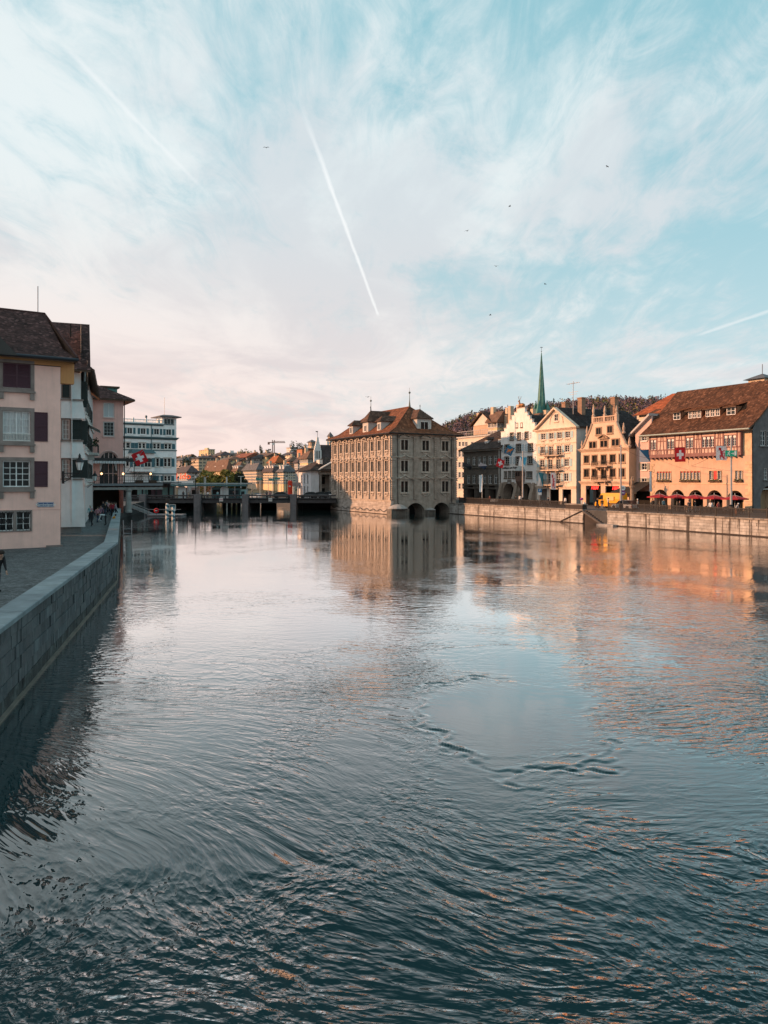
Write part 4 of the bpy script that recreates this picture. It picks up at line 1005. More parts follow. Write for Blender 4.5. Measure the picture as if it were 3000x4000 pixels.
# stag on the gable: lying body, neck, head, antlers
sx, sz = (yl[-1][0]+yr[0][0])/2, apex_z+.15
sg = MB(); sg.tube([(-.85, 0, .35), (-.5, 0, .5), (.2, 0, .5), (.6, 0, .42), (.85, 0, .3)], [.18, .34, .38, .34, .12], 8); sg.tube([(-.55, 0, .6), (-.75, 0, 1.05), (-.8, 0, 1.35)], [.24, .15, .12], 8); sg.tube([(-.72, 0, 1.42), (-1.0, 0, 1.36), (-1.18, 0, 1.28)], [.13, .11, .06], 8)
for s_ in (-1, 1):
    sg.tube([(-.74, .05*s_, 1.5), (-.6, .22*s_, 1.85), (-.7, .34*s_, 2.3)], [.04, .035, .015], 5); sg.tube([(-.62, .2*s_, 1.8), (-.95, .26*s_, 2.1)], [.03, .012], 4); sg.tube([(-.66, .28*s_, 2.05), (-.35, .32*s_, 2.35)], [.03, .012], 4)
    sg.tube([(-.4, .2*s_, .3), (-.85, .26*s_, .1), (-1.1, .26*s_, .06)], [.12, .08, .05], 6); sg.tube([(.5, .22*s_, .3), (.1, .3*s_, .1), (-.1, .3*s_, .06)], [.16, .09, .05], 6)
sg.box(-1.1, 1.05, -.3, .3, -.02, .08)
sg.obj('stag_figure', mat('gilded_stag', (.30, .14, .05), .5, .3, metal=.3), B, T((sx, .2, sz)), True)
# steep roof behind the gable
zc = apex_z-1.2; xm = (yl[-1][0]+yr[0][0])/2; Dp = 22
roof(B, [[(W, .45, ze-.4), (W, Dp, ze-.4), (xm, Dp, zc), (xm, .45, zc)], [(0, Dp, ze-.4), (0, .45, ze-.4), (xm, .45, zc), (xm, Dp, zc)]], tiles_mat('blackish_tiles', (.04, .03, .03), .6), .4, .42)
MB().quad((W, 0, -.3), (W, Dp, -.3), (W, Dp, ze), (W, 0, ze)).quad((0, 0, -.3), (0, 0, ze), (0, Dp, ze), (0, Dp, -.3)).obj('side_walls', WP, B)

# --- yellow house with pediment
YP = plaster('pale_yellow_plaster', (.70, .60, .50)); YT = stone('yellow_trim', (.70, .55, .43), bump=.1)
BLS = paint('pale_blue_shutter', (.36, .52, .56))
B, f, W = house('pediment_house', 2096, 2251, 'pale yellow house with triangular pediment, light blue shutters and three iron balconies')
zx = lambda x, y: (f.x(1750+.3617*x), f.z(1750+.3617*x, 1500+.3617*y))
ze = zx(1170, 482)[1]; zg = zx(1170, 1112)[1]
hl = []; ws = []
cols4 = (1030, 1117, 1205, 1293)
for r, (ya, yb) in enumerate(((515, 583), (660, 733), (805, 884), (955, 1042))):
    for k, cx in enumerate(cols4):
        cx2 = cx-r*6; tall = r > 0 and k in (1, 2)
        xc = zx(cx2, ya)[0]; za = f.z(2170, 1500+.3617*(yb+8)) if not tall else f.z(2170, 1500+.3617*(yb+34)); zb = f.z(2170, 1500+.3617*(ya+8))
        hl.append((xc-.62, xc+.62, za, zb)); ws.append((xc, za, zb-za, tall, r))
openx = [(zx(a, 1130)[0], zx(b, 1130)[0]) for a, b in ((985, 1068), (1100, 1198), (1235, 1330))]
zo = zx(1150, 1135)[1]
wall(B, I4, W, -.3, ze, hl+[(a, b, -.3, zo) for a, b in openx], YP, rev=.22)
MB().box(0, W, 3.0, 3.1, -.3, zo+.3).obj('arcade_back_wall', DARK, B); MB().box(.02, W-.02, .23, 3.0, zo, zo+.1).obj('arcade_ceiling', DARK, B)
for x, z, h_, tall, r in ws:
    window(B, I4, x, z, 1.24, h_, surr=.14, sm=YT, proj=.05, cols=2, rows=3 if not tall else 4, sash_mat=WHITE, sash=.08, shut=None if tall else 'open', shut_mat=BLS, shw=.72, sill=0 if tall else .1, slats=True, lintel=.12 if r in (1, 2) else 0)
for r, y in ((1, 775), (2, 935), (3, 1095)):
    xa, xb = zx(1040-r*2, y)[0], zx(1243-r*2, y)[0]; z = f.z(2170, 1500+.3617*(y-8)); balcony(B, I4, xa, xb, z, 1.0, YT, IRON, .95, .18, 2, .16)
for r, y in ((0, 612), (2, 918)):
    for k, cx in enumerate(cols4):
        if r == 2 and k in (1, 2): continue
        xc = zx(cx-4, y)[0]; z = f.z(2170, 1500+.3617*y); m2 = MB(); ring(m2, xc-.55, xc+.55, z-.38, z+.38, .06, -.05, .02); m2.tube([(xc-.35, -.05, z+.2), (xc, -.05, z-.12), (xc+.35, -.05, z+.2)], .06, 5); m2.obj('garland_panel', YT, B)
for y in (640, 935, 1112): z = f.z(2170, 1500+.3617*y); strip(B, I4, 0, W, z-.09, z+.09, .1, YT, 'string_course')
strip(B, I4, 0, W, zg-.2, zg+.25, .25, YT, 'cornice', steps=2); strip(B, I4, 0, W, ze-.35, ze+.05, .5, YT, 'cornice', steps=3)
xa_, za_ = zx(1160, 337); za_ = ze+ (W/2)*.63
MB().prism_xz([(0, ze+.05), (W, ze+.05), (W/2, za_)], .0, .3).obj('gable_wall', YP, B)
gt = MB()
for sgn, xe in ((1, -.55), (-1, W+.55)):
    gt.add([(xe, -.55, ze+.05), (xe, .3, ze+.05), (W/2, .3, za_+.4), (W/2, -.55, za_+.4), (xe, -.55, ze-.2), (xe, .3, ze-.2), (W/2, .3, za_+.05), (W/2, -.55, za_+.05)], [(0, 1, 2, 3), (4, 7, 6, 5), (0, 3, 7, 4), (1, 5, 6, 2)])
gt.obj('pediment_moulding', YT, B)
window(B, I4, W*.52, ze+1.4, 1.1, 1.3, surr=.16, sm=YT, proj=.06, rec=-.02, cols=2, rows=2)
pa = arch_pts(W*.52-1.9, W*.52+1.9, ze+.9, ze+3.1, 12); ab = MB(); ab.tube([(x, -.03, z) for x, z in pa], .09, 5); ab.obj('blind_arch', YT, B)
roof(B, [[(-.5, .3, ze+.05), (W/2, .3, za_+.4), (W/2, 17, za_+.4), (-.5, 17, ze+.05)][::-1], [(W+.5, .3, ze+.05), (W+.5, 17, ze+.05), (W/2, 17, za_+.4), (W/2, .3, za_+.4)]], MATS['blackish_tiles'], .4, .42)
# right side face, its bluish shade put into a paler plaster colour
sh_ = []; sw = []
for y in (540, 680, 840, 1000):
    for xx in (4.2, 8.2): z = f.z(2251, 1500+.3617*(y+35)); sh_.append((xx-.55, xx+.55, z, z+1.7)); sw.append((xx, z))
wall(B, SIDE(W), 16.5, -.3, ze, sh_+[(1.0, 4.0, -.3, zo)], plaster('pale_shaded_plaster', (.60, .585, .55)), rev=.2, name='side_wall')
for xx, z in sw: window(B, SIDE(W), xx, z, 1.1, 1.7, surr=.12, sm=OFFW, cols=2, rows=3, shut='open', shut_mat=BLS, shw=.6, slats=True)
MB().box(3.0, 3.1, .02, 4, -.3, zo).obj('dark_entry', DARK, B, SIDE(W))
for xx, yy_ in ((-1.2, 7), (W*.62, 4), (W*.9, 9)):
    c_ = MB().box(xx, xx+1.1, yy_, yy_+.9, ze+2.5, za_+2.2); c_.box(xx-.1, xx+1.2, yy_-.1, yy_+1.0, za_+2.0, za_+2.2); c_.obj('chimney', stone('chimney_brick', (.30, .19, .13)), B)
MB().tube([(W*.72, 2, za_-1), (W*.72, 2, za_+5)], .06, 5).box(W*.72-1.6, W*.72+1.6, 1.97, 2.03, za_+4.6, za_+4.68).box(W*.72-1.0, W*.72+1.0, 1.97, 2.03, za_+2.6, za_+2.66).box(W*.72-1.3, W*.72+1.3, 1.97, 2.03, za_+3.0, za_+3.06).obj('antenna', STEEL, B)
for k in range(5): MB().box(W*.72-1.5+k*.7, W*.72-1.46+k*.7, 1.6, 2.4, za_+4.6, za_+4.64).obj('antenna_element', STEEL, B)

# --- tan house with scrolled gable and shop
TP = plaster('tan_plaster', (.64, .475, .355)); TT = stone('tan_trim', (.53, .385, .285), bump=.12)
B, f, W = house('gable_house', 2269, 2457, 'tan house with scrolled baroque gable and red shop signs in its ground floor arcade')
zx = lambda x, y: (f.x(2230+.4641*x), f.z(2230+.4641*x, 1420+.4641*y)); zc_ = lambda y: f.z(2360, 1420+.4641*y)
ze = zc_(727); zg = zc_(1005)
hl = []; ws = []
for ya, yb in ((770, 833), (887, 955)):
    for k, cx in enumerate((132, 200, 277, 352, 430)):
        xc = f.x(2230+.4641*cx); za = zc_(yb if k != 2 else yb+14); zb = zc_(ya); hl.append((xc-.62, xc+.62, za, zb)); ws.append((xc, za, zb-za, k == 2))
ox_ = [(f.x(2230+.4641*a), f.x(2230+.4641*b)) for a, b in ((125, 252), (290, 405))]; zo = zc_(1030)
wall(B, I4, W, -.3, ze, hl+[(a, b, -.3, zo) for a, b in ox_], TP, rev=.22)
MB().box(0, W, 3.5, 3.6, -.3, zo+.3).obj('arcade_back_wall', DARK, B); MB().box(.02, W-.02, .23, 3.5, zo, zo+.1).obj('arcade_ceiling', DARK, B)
TS = stone('tan_window_stone', (.36, .24, .16), bump=.1)
for x, z, h_, d_ in ws: window(B, I4, x, z, 1.24, h_, surr=.17, sm=TS, proj=.06, cols=2, rows=1, sash_mat=paint('brown_sash', (.2, .13, .09)), sash=.06, sill=0 if d_ else .12)
for y in (862, 985): z = zc_(y); xm = f.x(2230+.4641*270); balcony(B, I4, xm-1.9, xm+1.9, z, .9, TT, IRON, .85, .2, 2, .18)
strip(B, I4, 0, W, zg-.2, zg+.3, .3, TT, 'cornice', steps=3); strip(B, I4, 0, W, ze-.2, ze+.3, .4, TT, 'cornice', steps=3)
zt = zc_(497); half = [(W/2, 0), ]
L_ = [(0, 0), (.06, .10), (.10, .28), (.15, .50), (.20, .72), (.235, .90), (.25, 1.0)]
gpts = [(W*a, ze+.3+(zt-ze-.3)*b) for a, b in L_]; gp = gpts+[(W-x, z) for x, z in gpts[::-1]]
MB().prism_xz(gp[::-1], 0, .45).obj('scrolled_gable', TP, B)
gt = MB()
for pts in (gpts, [(W-x, z) for x, z in gpts]): gt.tube([(x, -.05, z) for x, z in pts], .17, 6)
gt.obj('gable_moulding', TT, B)
for k, (cx, ya, yb, hw) in enumerate(((235, 537, 594, .62), (330, 530, 588, .62), (185, 652, 708, .85), (280, 648, 704, .85), (377, 642, 698, .85))):
    xc = f.x(2230+.4641*cx); z = zc_(yb); h_ = zc_(ya)-z; window(B, I4, xc, z, hw*2, h_, surr=.14, sm=TS, proj=.09, rec=-.03, cols=2, rows=1, sash_mat=MATS['brown_sash'], sash=.06, mull=.1 if hw > .7 else 0, ped='tri' if k == 3 else None)
bl = MB(); bl.box(W*.25, W*.75, -.05, .5, zt, zt+.2); bl.box(W*.25, W*.75, -.05, .5, zt+.9, zt+1.1)
for i in range(14): x = W*.26+W*.48*i/13; bl.box(x-.08, x+.08, .1, .3, zt+.2, zt+.9)
for x in (W*.26, W*.5, W*.74): bl.box(x-.25, x+.25, -.02, .5, zt+.0, zt+1.2)
bl.obj('roof_balustrade', TT, B)
for x, z0_, h_ in ((W*.26, zt+1.2, 2.2), (W*.5, zt+1.2, 1.7), (W*.74, zt+1.2, 1.5), (W*.12, gpts[3][1]+.1, 1.8), (W*.88, gpts[3][1]+.1, 1.8), (.1, ze+.3, 1.6), (W-.1, ze+.3, 1.6)):
    MB().lathe([(.28, 0), (.3, .12), (.16, .2), (.24, .45), (.1, .9), (.03, 1.0)], (0, 0, 0), 8).obj('obelisk_finial', TT, B, T((x, .2, z0_)) @ Matrix.Diagonal((1, 1, h_, 1)))
xm = W/2; zrid = zt+.2
roof(B, [[(W*1.0, .45, ze+.2), (W*1.0, 16, ze+.2), (W*.72, 16, zrid), (W*.72, .45, zrid)], [(0, 16, ze+.2), (0, .45, ze+.2), (W*.28, .45, zrid), (W*.28, 16, zrid)], [(W*.28, .45, zrid), (W*.72, .45, zrid), (W*.72, 16, zrid+.05), (W*.28, 16, zrid+.05)]], MATS['blackish_tiles'], .4, .42)
sh_ = []; sw = []
for y in (800, 920):
    for xx in (3.0, 6.5): z = zc_(y+40); sh_.append((xx-.6, xx+.6, z, z+2.3)); sw.append((xx, z))
wall(B, SIDE(W), 16, -.3, ze, sh_, plaster('tan_shaded_plaster', (.5, .38, .27)), rev=.2, name='side_wall')  # side plaster is a darker copy, with the shade put into its colour
for xx, z in sw: window(B, SIDE(W), xx, z, 1.2, 2.3, surr=.16, sm=TS, cols=2, rows=1, sash_mat=MATS['brown_sash'])
for xc in ox_: pass
RED = mat('red_shop_letters', (.75, .02, .02), .4, .05, emit=(1, .04, .03, 1.6))
for k, (cx, cy_) in enumerate(((190, 1038), (368, 1040))):
    sgn = empty('shop_sign', f.at(f.x(2230+.4641*cx), .25)+Vector((0, 0, zc_(cy_+10))), f.ang, 'red slanted shop sign in the %s arcade opening of the tan gable house' % ('wider left' if k == 0 else 'right, van-side'), 'sign', 'red shop signs')
    text_obj(sgn, T((0, 0, 0)), 'H&M', .8, RED, 'letters', .04, shear=.3, bold=.01)
for k, px in enumerate((2304, 2398)):
    pass

# --- pink house between, and the orange roof behind it
PK = plaster('pink_plaster', (.62, .44, .39))
GSH = paint('grey_green_shutter', (.20, .21, .18))
B, f, W = house('pink_house', 2482, 2545, 'narrow pink house with grey green shutters squeezed beside the arcaded house', 15.6)
zc_ = lambda y: f.z(2512, 1420+.4641*y); WP_ = W
ze = f.z(2482, 1686); hl = []; ws = []
for y0_, y1_ in ((617, 650), (840, 895), (965, 1022)):
    xc = f.x(2230+.4641*618); hl.append((xc-.55, xc+.55, zc_(y1_), zc_(y0_))); ws.append((xc, zc_(y1_), zc_(y0_)-zc_(y1_)))
wall(B, I4, WP_, -.3, ze, hl, PK, rev=.2, back=13)
for x, z, h_ in ws: window(B, I4, x, z, 1.1, h_, surr=.1, sm=OFFW, cols=2, rows=2, shut='open', shut_mat=GSH, shw=.5, slats=True)
zr = f.z(2545, 1621); sl_ = (zr-ze)/WP_
MB().prism_xz([(.0, ze), (WP_, ze), (WP_, zr)], 0, .3).obj('gable_wall', PK, B)
VG = paint('pale_grey_verge', (.45, .43, .42)); xa_, xb_ = -1.0, WP_
MB().add([(xa_, -.6, ze-sl_*1.0+.25), (xa_, 13, ze-sl_*1.0+.25), (xb_, 13, zr+.25), (xb_, -.6, zr+.25), (xa_, -.6, ze-sl_*1.0-.1), (xa_, 13, ze-sl_*1.0-.1), (xb_, 13, zr-.1), (xb_, -.6, zr-.1)], [(0, 3, 2, 1), (4, 5, 6, 7), (0, 4, 7, 3), (0, 1, 5, 4), (3, 7, 6, 2)]).obj('roof', VG, B)
aw = MB(); aw.add([(-2.0, -3.4, 2.5), (W+.2, -3.4, 2.5), (W+.2, 0, 4.1), (-.2, 0, 4.1)], [(0, 1, 2, 3)]).add([(-2.0, -3.4, 2.2), (W+.2, -3.4, 2.2), (W+.2, -3.4, 2.5), (-2.0, -3.4, 2.5)], [(0, 1, 2, 3)]); aw.obj('awning', mat('black_awning', (.02, .018, .016), .8), B)
MB().box(-.1, W-.1, -.15, -.02, -.2, 2.6).obj('shopfront', DARK, B)
ORT = tiles_mat('bright_orange_tiles', (.42, .12, .045), .45)
f2 = RF(30, 2.1); xl, xr = f2.x(2496), f2.x(2690)
OB = empty('orange_roof_house', f2.at(xl), f2.ang, 'house with bright orange tile roof and two chimneys behind the pink house', 'house')
ze2 = f2.z(2500, 1622)
MB().box(0, xr-xl, 0, 12, -.3, ze2).obj('wall', CRM, OB)
zr2 = f2.z(2620, 1530)+0.6; W2 = xr-xl
roof(OB, [[(-.8, -.8, ze2), (W2, -.8, ze2), (W2, 7, zr2), (1.5, 7, zr2)], [(W2, 13, ze2), (-.8, 13, ze2), (1.5, 7, zr2), (W2, 7, zr2)]], ORT, .4, .42)
for px, ya, yb in ((2530, 1540, 1600), (2567, 1522, 1570)):
    x = f2.x(px); c_ = MB().box(x-.55, x+.55, 2.0, 3.0, f2.z(px, yb+8), f2.z(px, ya)); c_.box(x-.7, x+.7, 1.85, 3.15, f2.z(px, ya)-.4, f2.z(px, ya)-.1); c_.obj('chimney', stone('chimney_orange', (.38, .23, .14)), OB)

# --- half-timbered arcaded guild house
AP = plaster('peach_plaster', (.58, .395, .285)); AQ = [stone('peach_quoin_%d' % i, c) for i, c in enumerate(((.62, .46, .30), (.56, .40, .26)))]
PP = plaster('pink_infill', (.60, .42, .345)); TMB = mat('mauve_timber', (.23, .115, .105), .75, .2)
RTZ = tiles_mat('rusty_brown_tiles', (.155, .072, .04), .72, var=.5)
B, f, W = house('arcaded_house', 2541, 2940, 'large half-timbered house with five arches, red parasols before it and broad brown tile roof')
zx = lambda x, y: (f.x(2230+.4641*x), f.z(2230+.4641*x, 1420+.4641*y))
ZC = lambda x, y: zx(x, y)[1]
z_t0 = ZC(1000, 785); ze = ZC(1000, 585); Dp = 15.
hl = []; wsp = []
for cx, hw, ya, yb, n in ((785, 62, 908, 976, 5), (1005, 86, 905, 976, 6), (1217, 54, 905, 974, 3), (1415, 34, 900, 970, 2)):
    x0, x1 = zx(cx-hw, ya)[0], zx(cx+hw, ya)[0]; za, zb = ZC(cx, yb), ZC(cx, ya)
    zm = (za+zb)/2; za, zb = ZC(1100, 976), ZC(1100, 905); iw = (x1-x0)/n
    for k in range(n): hl.append((x0+iw*k+.06, x0+iw*(k+1)-.06, za, zb)); wsp.append((x0+iw*(k+.5), za, iw-.12, zb-za, n, k))
archs = []
for cx, hw in ((757, 56), (900, 58), (1052, 61), (1210, 66), (1385, 70)):
    x0, x1 = zx(cx-hw, 1100)[0], zx(cx+hw, 1100)[0]; archs.append((x0, x1, -.3, 3.35-((x1-x0)/2)*.95, 3.55, False, .55))
zat = ZC(1050, 1063); archs = [(a[0], a[1], -.3, zat-(a[1]-a[0])/2*1.02, zat, False, .6) for a in archs]
wall(B, I4, W, -.3, z_t0, hl, AP, rev=.25, arches=archs)
MB().box(0, W, 4.2, 4.3, -.3, z_t0).obj('arcade_back_wall', plaster('arcade_inner_plaster', (.55, .42, .28)), B)
MB().box(.02, W-.02, .62, 4.2, zat+.15, zat+.25).obj('arcade_ceiling', OFFW, B)
for i, a in enumerate(archs):
    am = MB(); x0, x1 = a[0]+.5, a[1]-.1
    MB().box(x0, x1, 4.05, 4.18, -.2, 2.5).obj('arcade_door', DARK, B); am = arch_pts(x0, x1, 2.5, 3.6, 8)
    fan = MB(); fan.prism_xz([(p[0], p[1]) for p in am][::-1], 4.0, 4.15); fan.obj('arched_fanlight', mat('yellow_lit_plaster', (.7, .5, .28), .8), B)
for i in range(len(archs)+0):
    if i: 
        xm = (archs[i-1][1]+archs[i][0])/2
    a = archs[i]
    ap = arch_pts(a[0]-.02, a[1]+.02, a[3], a[4]+.02, 14); m2 = MB()
    m2.tube([(x, -.0, z) for x, z in ap], .05, 5); m2.obj('arch_moulding', AQ[0], B)
BSH = paint('brown_mullion', (.20, .11, .07))
for x, z, w, h_, n, k in wsp:
    wo_ = window(B, I4, x, z, w, h_, surr=.07, sm=AQ[1], proj=.06, rec=.16, cols=2, rows=4, sash=.06, bar=.025, sash_mat=WHITE, sill=0, shade=None, each=False)
    if n == 3 and k == 1: MB().box(-w/2, w/2, .02, .05, 0, h_).obj('red_shutter', mat('red_shutter', (.7, .02, .02), .5), wo_)
    elif n in (5, 6): MB().box(-w/2+.04, w/2-.04, .05, .08, h_*.86, h_-.02).obj('red_blind', MATS.get('red_blind') or mat('red_blind', (.55, .03, .03), .6), wo_)
BOXM = mat('planter_brown', (.07, .04, .025), .8); LEAFD = mat('planter_leaves', (.05, .07, .025), .8, .4)
for cx, hw in ((785, 62), (1005, 86), (1217, 54), (1415, 38)):
    x0, x1 = zx(cx-hw, 980)[0], zx(cx+hw, 980)[0]; z = ZC(1100, 990); nbx = max(2, int((x1-x0)/1.1))
    for k in range(nbx):
        xa, xb = x0+(x1-x0)*k/nbx+.05, x0+(x1-x0)*(k+1)/nbx-.05
        fb = MB().box(xa, xb, -.3, .02, z-.12, z+.08).obj('flower_box', BOXM, B); lf = MB()
        for q_ in range(26):
            px_c, pz_c, py_c = rnd.uniform(xa, xb), z+rnd.uniform(.05, .28), rnd.uniform(-.34, -.02); r_ = .09
            lf.add([(px_c-r_, py_c+rnd.uniform(-.05, .05), pz_c-r_*rnd.random()), (px_c+r_, py_c, pz_c-r_*rnd.random()), (px_c+rnd.uniform(-r_, r_), py_c+rnd.uniform(-.08, .08), pz_c+r_)], [(0, 1, 2)])
        lf.obj('box_plants', LEAFD, fb)['kind'] = 'stuff'
strip(B, I4, .4, W-.6, ZC(1100, 985)-.5, ZC(1100, 985)-.38, .06, AQ[0], 'string_course')
quoins(B, I4, W, -1, -.2, z_t0-.6, AQ[0], .42, 1.15, .7); quoins(B, I4, 0, 1, -.2, z_t0-.6, AQ[1], .42, .8, .5)
# jettied timber storey
J = .42; MJ = T((0, -J, 0)); xj0, xj1 = .25, W-1.5
jh = []; jw = []
for cx, hw, n in ((710, 27, 2), (858, 31, 2), (1017, 32, 2), (1173, 52, 3), (1358, 54, 3)):
    x0, x1 = zx(cx-hw, 660)[0], zx(cx+hw, 660)[0]; za, zb = ZC(1010, 712), ZC(1010, 626); iw = (x1-x0)/n
    for k in range(n): jh.append((x0+iw*k+.05, x0+iw*(k+1)-.05, za, zb)); jw.append((x0+iw*(k+.5), za, iw-.1, zb-za))
wall(B, MJ, xj1-xj0, z_t0, ze+.1, jh, PP, 'timber_storey_infill', rev=.2, x0=xj0)
MB().box(xj0, xj1, -J+.02, .02, z_t0-.02, z_t0+.06).quad((xj0, -J, z_t0), (xj0, -J, ze), (xj0, 0, ze), (xj0, 0, z_t0)).quad((xj1, -J, z_t0), (xj1, 0, z_t0), (xj1, 0, ze), (xj1, -J, ze)).obj('storey_floor', TMB, B)
MB().box(0, xj0, 0, .02, z_t0, ze).obj('corner_wall', AQ[0], B); MB().box(xj1, W, .0, .02, z_t0, ze).obj('corner_wall', AQ[0], B)
def beam(xa, za, xb, zb, t=.17):
    d = Vector((xb-xa, 0, zb-za)); n = Vector((-d.z, 0, d.x)).normalized()*t/2; m2 = MB(); y0, y1 = -.05, .02
    P4 = [Vector((xa, 0, za))-n, Vector((xb, 0, zb))-n, Vector((xb, 0, zb))+n, Vector((xa, 0, za))+n]
    m2.prism_xz([(p.x, p.z) for p in P4], y0, y1); m2.obj('timber_beam', TMB, B, MJ)
zw0, zw1 = ZC(1010, 712), ZC(1010, 626)
beam(xj0, z_t0+.25, xj1, z_t0+.25, .5); beam(xj0, ze-.02, xj1, ze-.02, .2); beam(xj0, zw0-.12, xj1, zw0-.12, .16)
edges_ = [xj0+.1]
for cx, hw in ((710, 27), (858, 31), (1017, 32), (1173, 52), (1358, 54)): edges_ += [zx(cx-hw, 660)[0]-.1, zx(cx+hw, 660)[0]+.1]
edges_.append(xj1-.1)
for x in edges_: beam(x, z_t0+.5, x, ze-.1, .2)
for i in range(0, len(edges_)-1, 2):
    a, b = edges_[i], edges_[i+1]
    if b-a > 1.2:
        beam(a+.1, (zw0+ze)/2+.1, b-.1, (zw0+ze)/2+.1, .13); beam(a+(b-a)*.3, z_t0+.5, a+(b-a)*.45, ze-.1, .13); beam(a+(b-a)*.75, z_t0+.5, a+(b-a)*.6, ze-.1, .13)
nst = 26
for i in range(nst): x = xj0+.5+(xj1-xj0-1)*i/(nst-1); beam(x, z_t0+.5, x, zw0-.2, .1)
for x, z, w, h_ in jw:
    window(B, MJ, x, z, w, h_, surr=.07, sm=TMB, proj=.06, rec=.12, cols=2, rows=4, sash=.06, bar=.025, sash_mat=WHITE, glass_m=GLASS2, sill=.06, shade=.22)
be = MB().box(-.11, .11, -J-.12, .05, z_t0-.26, z_t0-.02).mesh('beam_end', TMB)
for i in range(20): link('beam_end', be, B, T((xj0+.4+(xj1-xj0-.8)*i/19, 0, 0)))
# roof
OVr = 1.1; zr = ZC(1350, 150)+5.0
f_r = Fac(f.at(0, 7.2).xy, QD, 2.1)
zr = f_r.z(2634, 1533); xr0 = f_r.x(2634)
zb1 = ze+1.6
roof(B, [[(-1.3, -OVr, ze+.0), (W+.35, -OVr, ze+.0), (W+.35, 1.0, zb1), (-1.3, 1.0, zb1)], [(-1.3, 1.0, zb1), (W+.35, 1.0, zb1), (W+.35, 7.2, zr), (-1.3, 7.2, zr)], [(W+.35, Dp+OVr, ze), (-1.3, Dp+OVr, ze), (-1.3, 7.2, zr), (W+.35, 7.2, zr)]], RTZ, .26, .30, .06, edge=.22)
MB().tube([(-1.3, -OVr-.08, ze-.02), (W+.35, -OVr-.08, ze-.02)], .11, 6).obj('gutter', mat('verdigris_gutter', (.35, .42, .38), .6), B)
MB().add([(0, 0, -.3), (0, Dp, -.3), (0, Dp, ze), (0, 7.2, zr-.25), (0, 1.0, zb1-.25), (0, 0, ze)], [(0, 5, 4, 3, 2, 1)]).obj('left_gable_wall', AP, B)
def shed_dormer(x, y, z, w, h, n):
    o = MB(); o.box(-w/2, w/2, 0, .1, 0, h); o.add([(-w/2, 0, 0), (-w/2, 0, h), (-w/2, h*1.35, h)], [(0, 1, 2)]).add([(w/2, 0, 0), (w/2, h*1.35, h), (w/2, 0, h)], [(0, 1, 2)])
    b = o.obj('dormer', mat('dormer_board', (.32, .15, .08), .8, .3), B, T((x, y, z)))
    for k in range(n):
        xx = -w/2+w*(k+.5)/n; iw = w/n-.16; m2 = MB(); ring(m2, xx-iw/2, xx+iw/2, .22, h-.14, .07, -.06, .0); m2.box(xx-.03, xx+.03, -.05, 0, .25, h-.2); m2.box(xx-iw/2, xx+iw/2, -.05, 0, h*.52, h*.52+.05); m2.obj('window_frame', WHITE, b)
        MB().box(xx-iw/2+.06, xx+iw/2-.06, -.02, -.004, .28, h-.2).obj('pane', GLASS2, b)
    s = MB(); s.add([(-w/2-.3, -.45, h-.06), (w/2+.3, -.45, h-.06), (w/2+.3, 2.2, h+.62), (-w/2-.3, 2.2, h+.62)], [(0, 1, 2, 3)]).add([(-w/2-.3, -.45, h-.2), (w/2+.3, -.45, h-.2), (w/2+.3, -.45, h-.06), (-w/2-.3, -.45, h-.06)], [(0, 1, 2, 3)]); tile_plane(s, [(-w/2-.3, -.45, h-.05), (w/2+.3, -.45, h-.05), (w/2+.3, 2.2, h+.63), (-w/2-.3, 2.2, h+.63)], .28, .32, .05, 1); s.obj('dormer_roof', [WOODBR, RTZ], b)
slope = (zr-zb1)/6.2
for cx, n, w in ((893, 1, 1.5), (1043, 3, 2.5), (1195, 3, 2.6), (1350, 1, 1.6)):
    yy_ = 1.7; fd = Fac(f.at(0, yy_).xy, QD, 2.1); shed_dormer(fd.x(2230+.4641*cx), yy_, zb1+slope*.7-.15, w, 1.45, n)
# shaded gable side
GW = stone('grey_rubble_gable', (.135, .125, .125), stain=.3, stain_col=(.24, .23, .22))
MS = SIDE(W)
sh_ = [(1.5, 2.6, ZC(1480, 690), ZC(1480, 690)+2.0), (2.9, 4.0, ZC(1480, 690), ZC(1480, 690)+2.0), (4.3, 5.4, ZC(1480, 690), ZC(1480, 690)+2.0), (2.2, 3.0, ZC(1480, 975), ZC(1480, 975)+1.5), (3.2, 4.0, ZC(1480, 975), ZC(1480, 975)+1.5), (3.9, 4.9, ZC(1480, 820), ZC(1480, 820)+1.1)]
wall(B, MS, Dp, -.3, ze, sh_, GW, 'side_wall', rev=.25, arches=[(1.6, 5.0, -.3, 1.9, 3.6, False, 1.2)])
for a, b, z0_, z1_ in sh_: window(B, MS, (a+b)/2, z0_, b-a, z1_-z0_, surr=.1, sm=stone('grey_window_stone', (.2, .19, .185)), cols=2, rows=3, glass_m=GLASS2)
MB().box(1.7, 4.9, 1.2, 1.25, -.3, 3.5).obj('doorway_shadow_board', mat('inner_passage', (.35, .25, .15)), B, MS)
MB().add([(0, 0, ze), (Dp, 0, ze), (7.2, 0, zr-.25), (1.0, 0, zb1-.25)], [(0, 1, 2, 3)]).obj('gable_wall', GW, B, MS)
window(B, MS, 6.3, ze+2.4, 1.0, 1.6, surr=.12, sm=MATS['grey_window_stone'], rec=-.02, proj=.06, cols=2, rows=2)
MB().tube([(W+.1, -.2, ze-.2), (W+.12, -.2, ze-1.2), (W+.12, -.12, .1)], .08, 8).obj('drainpipe', IRON, B)
MB().tube([(0.0, 0, 0), (0, 0, 0.01)], .01, 4)
for px, d in ((2640, .6),): pass
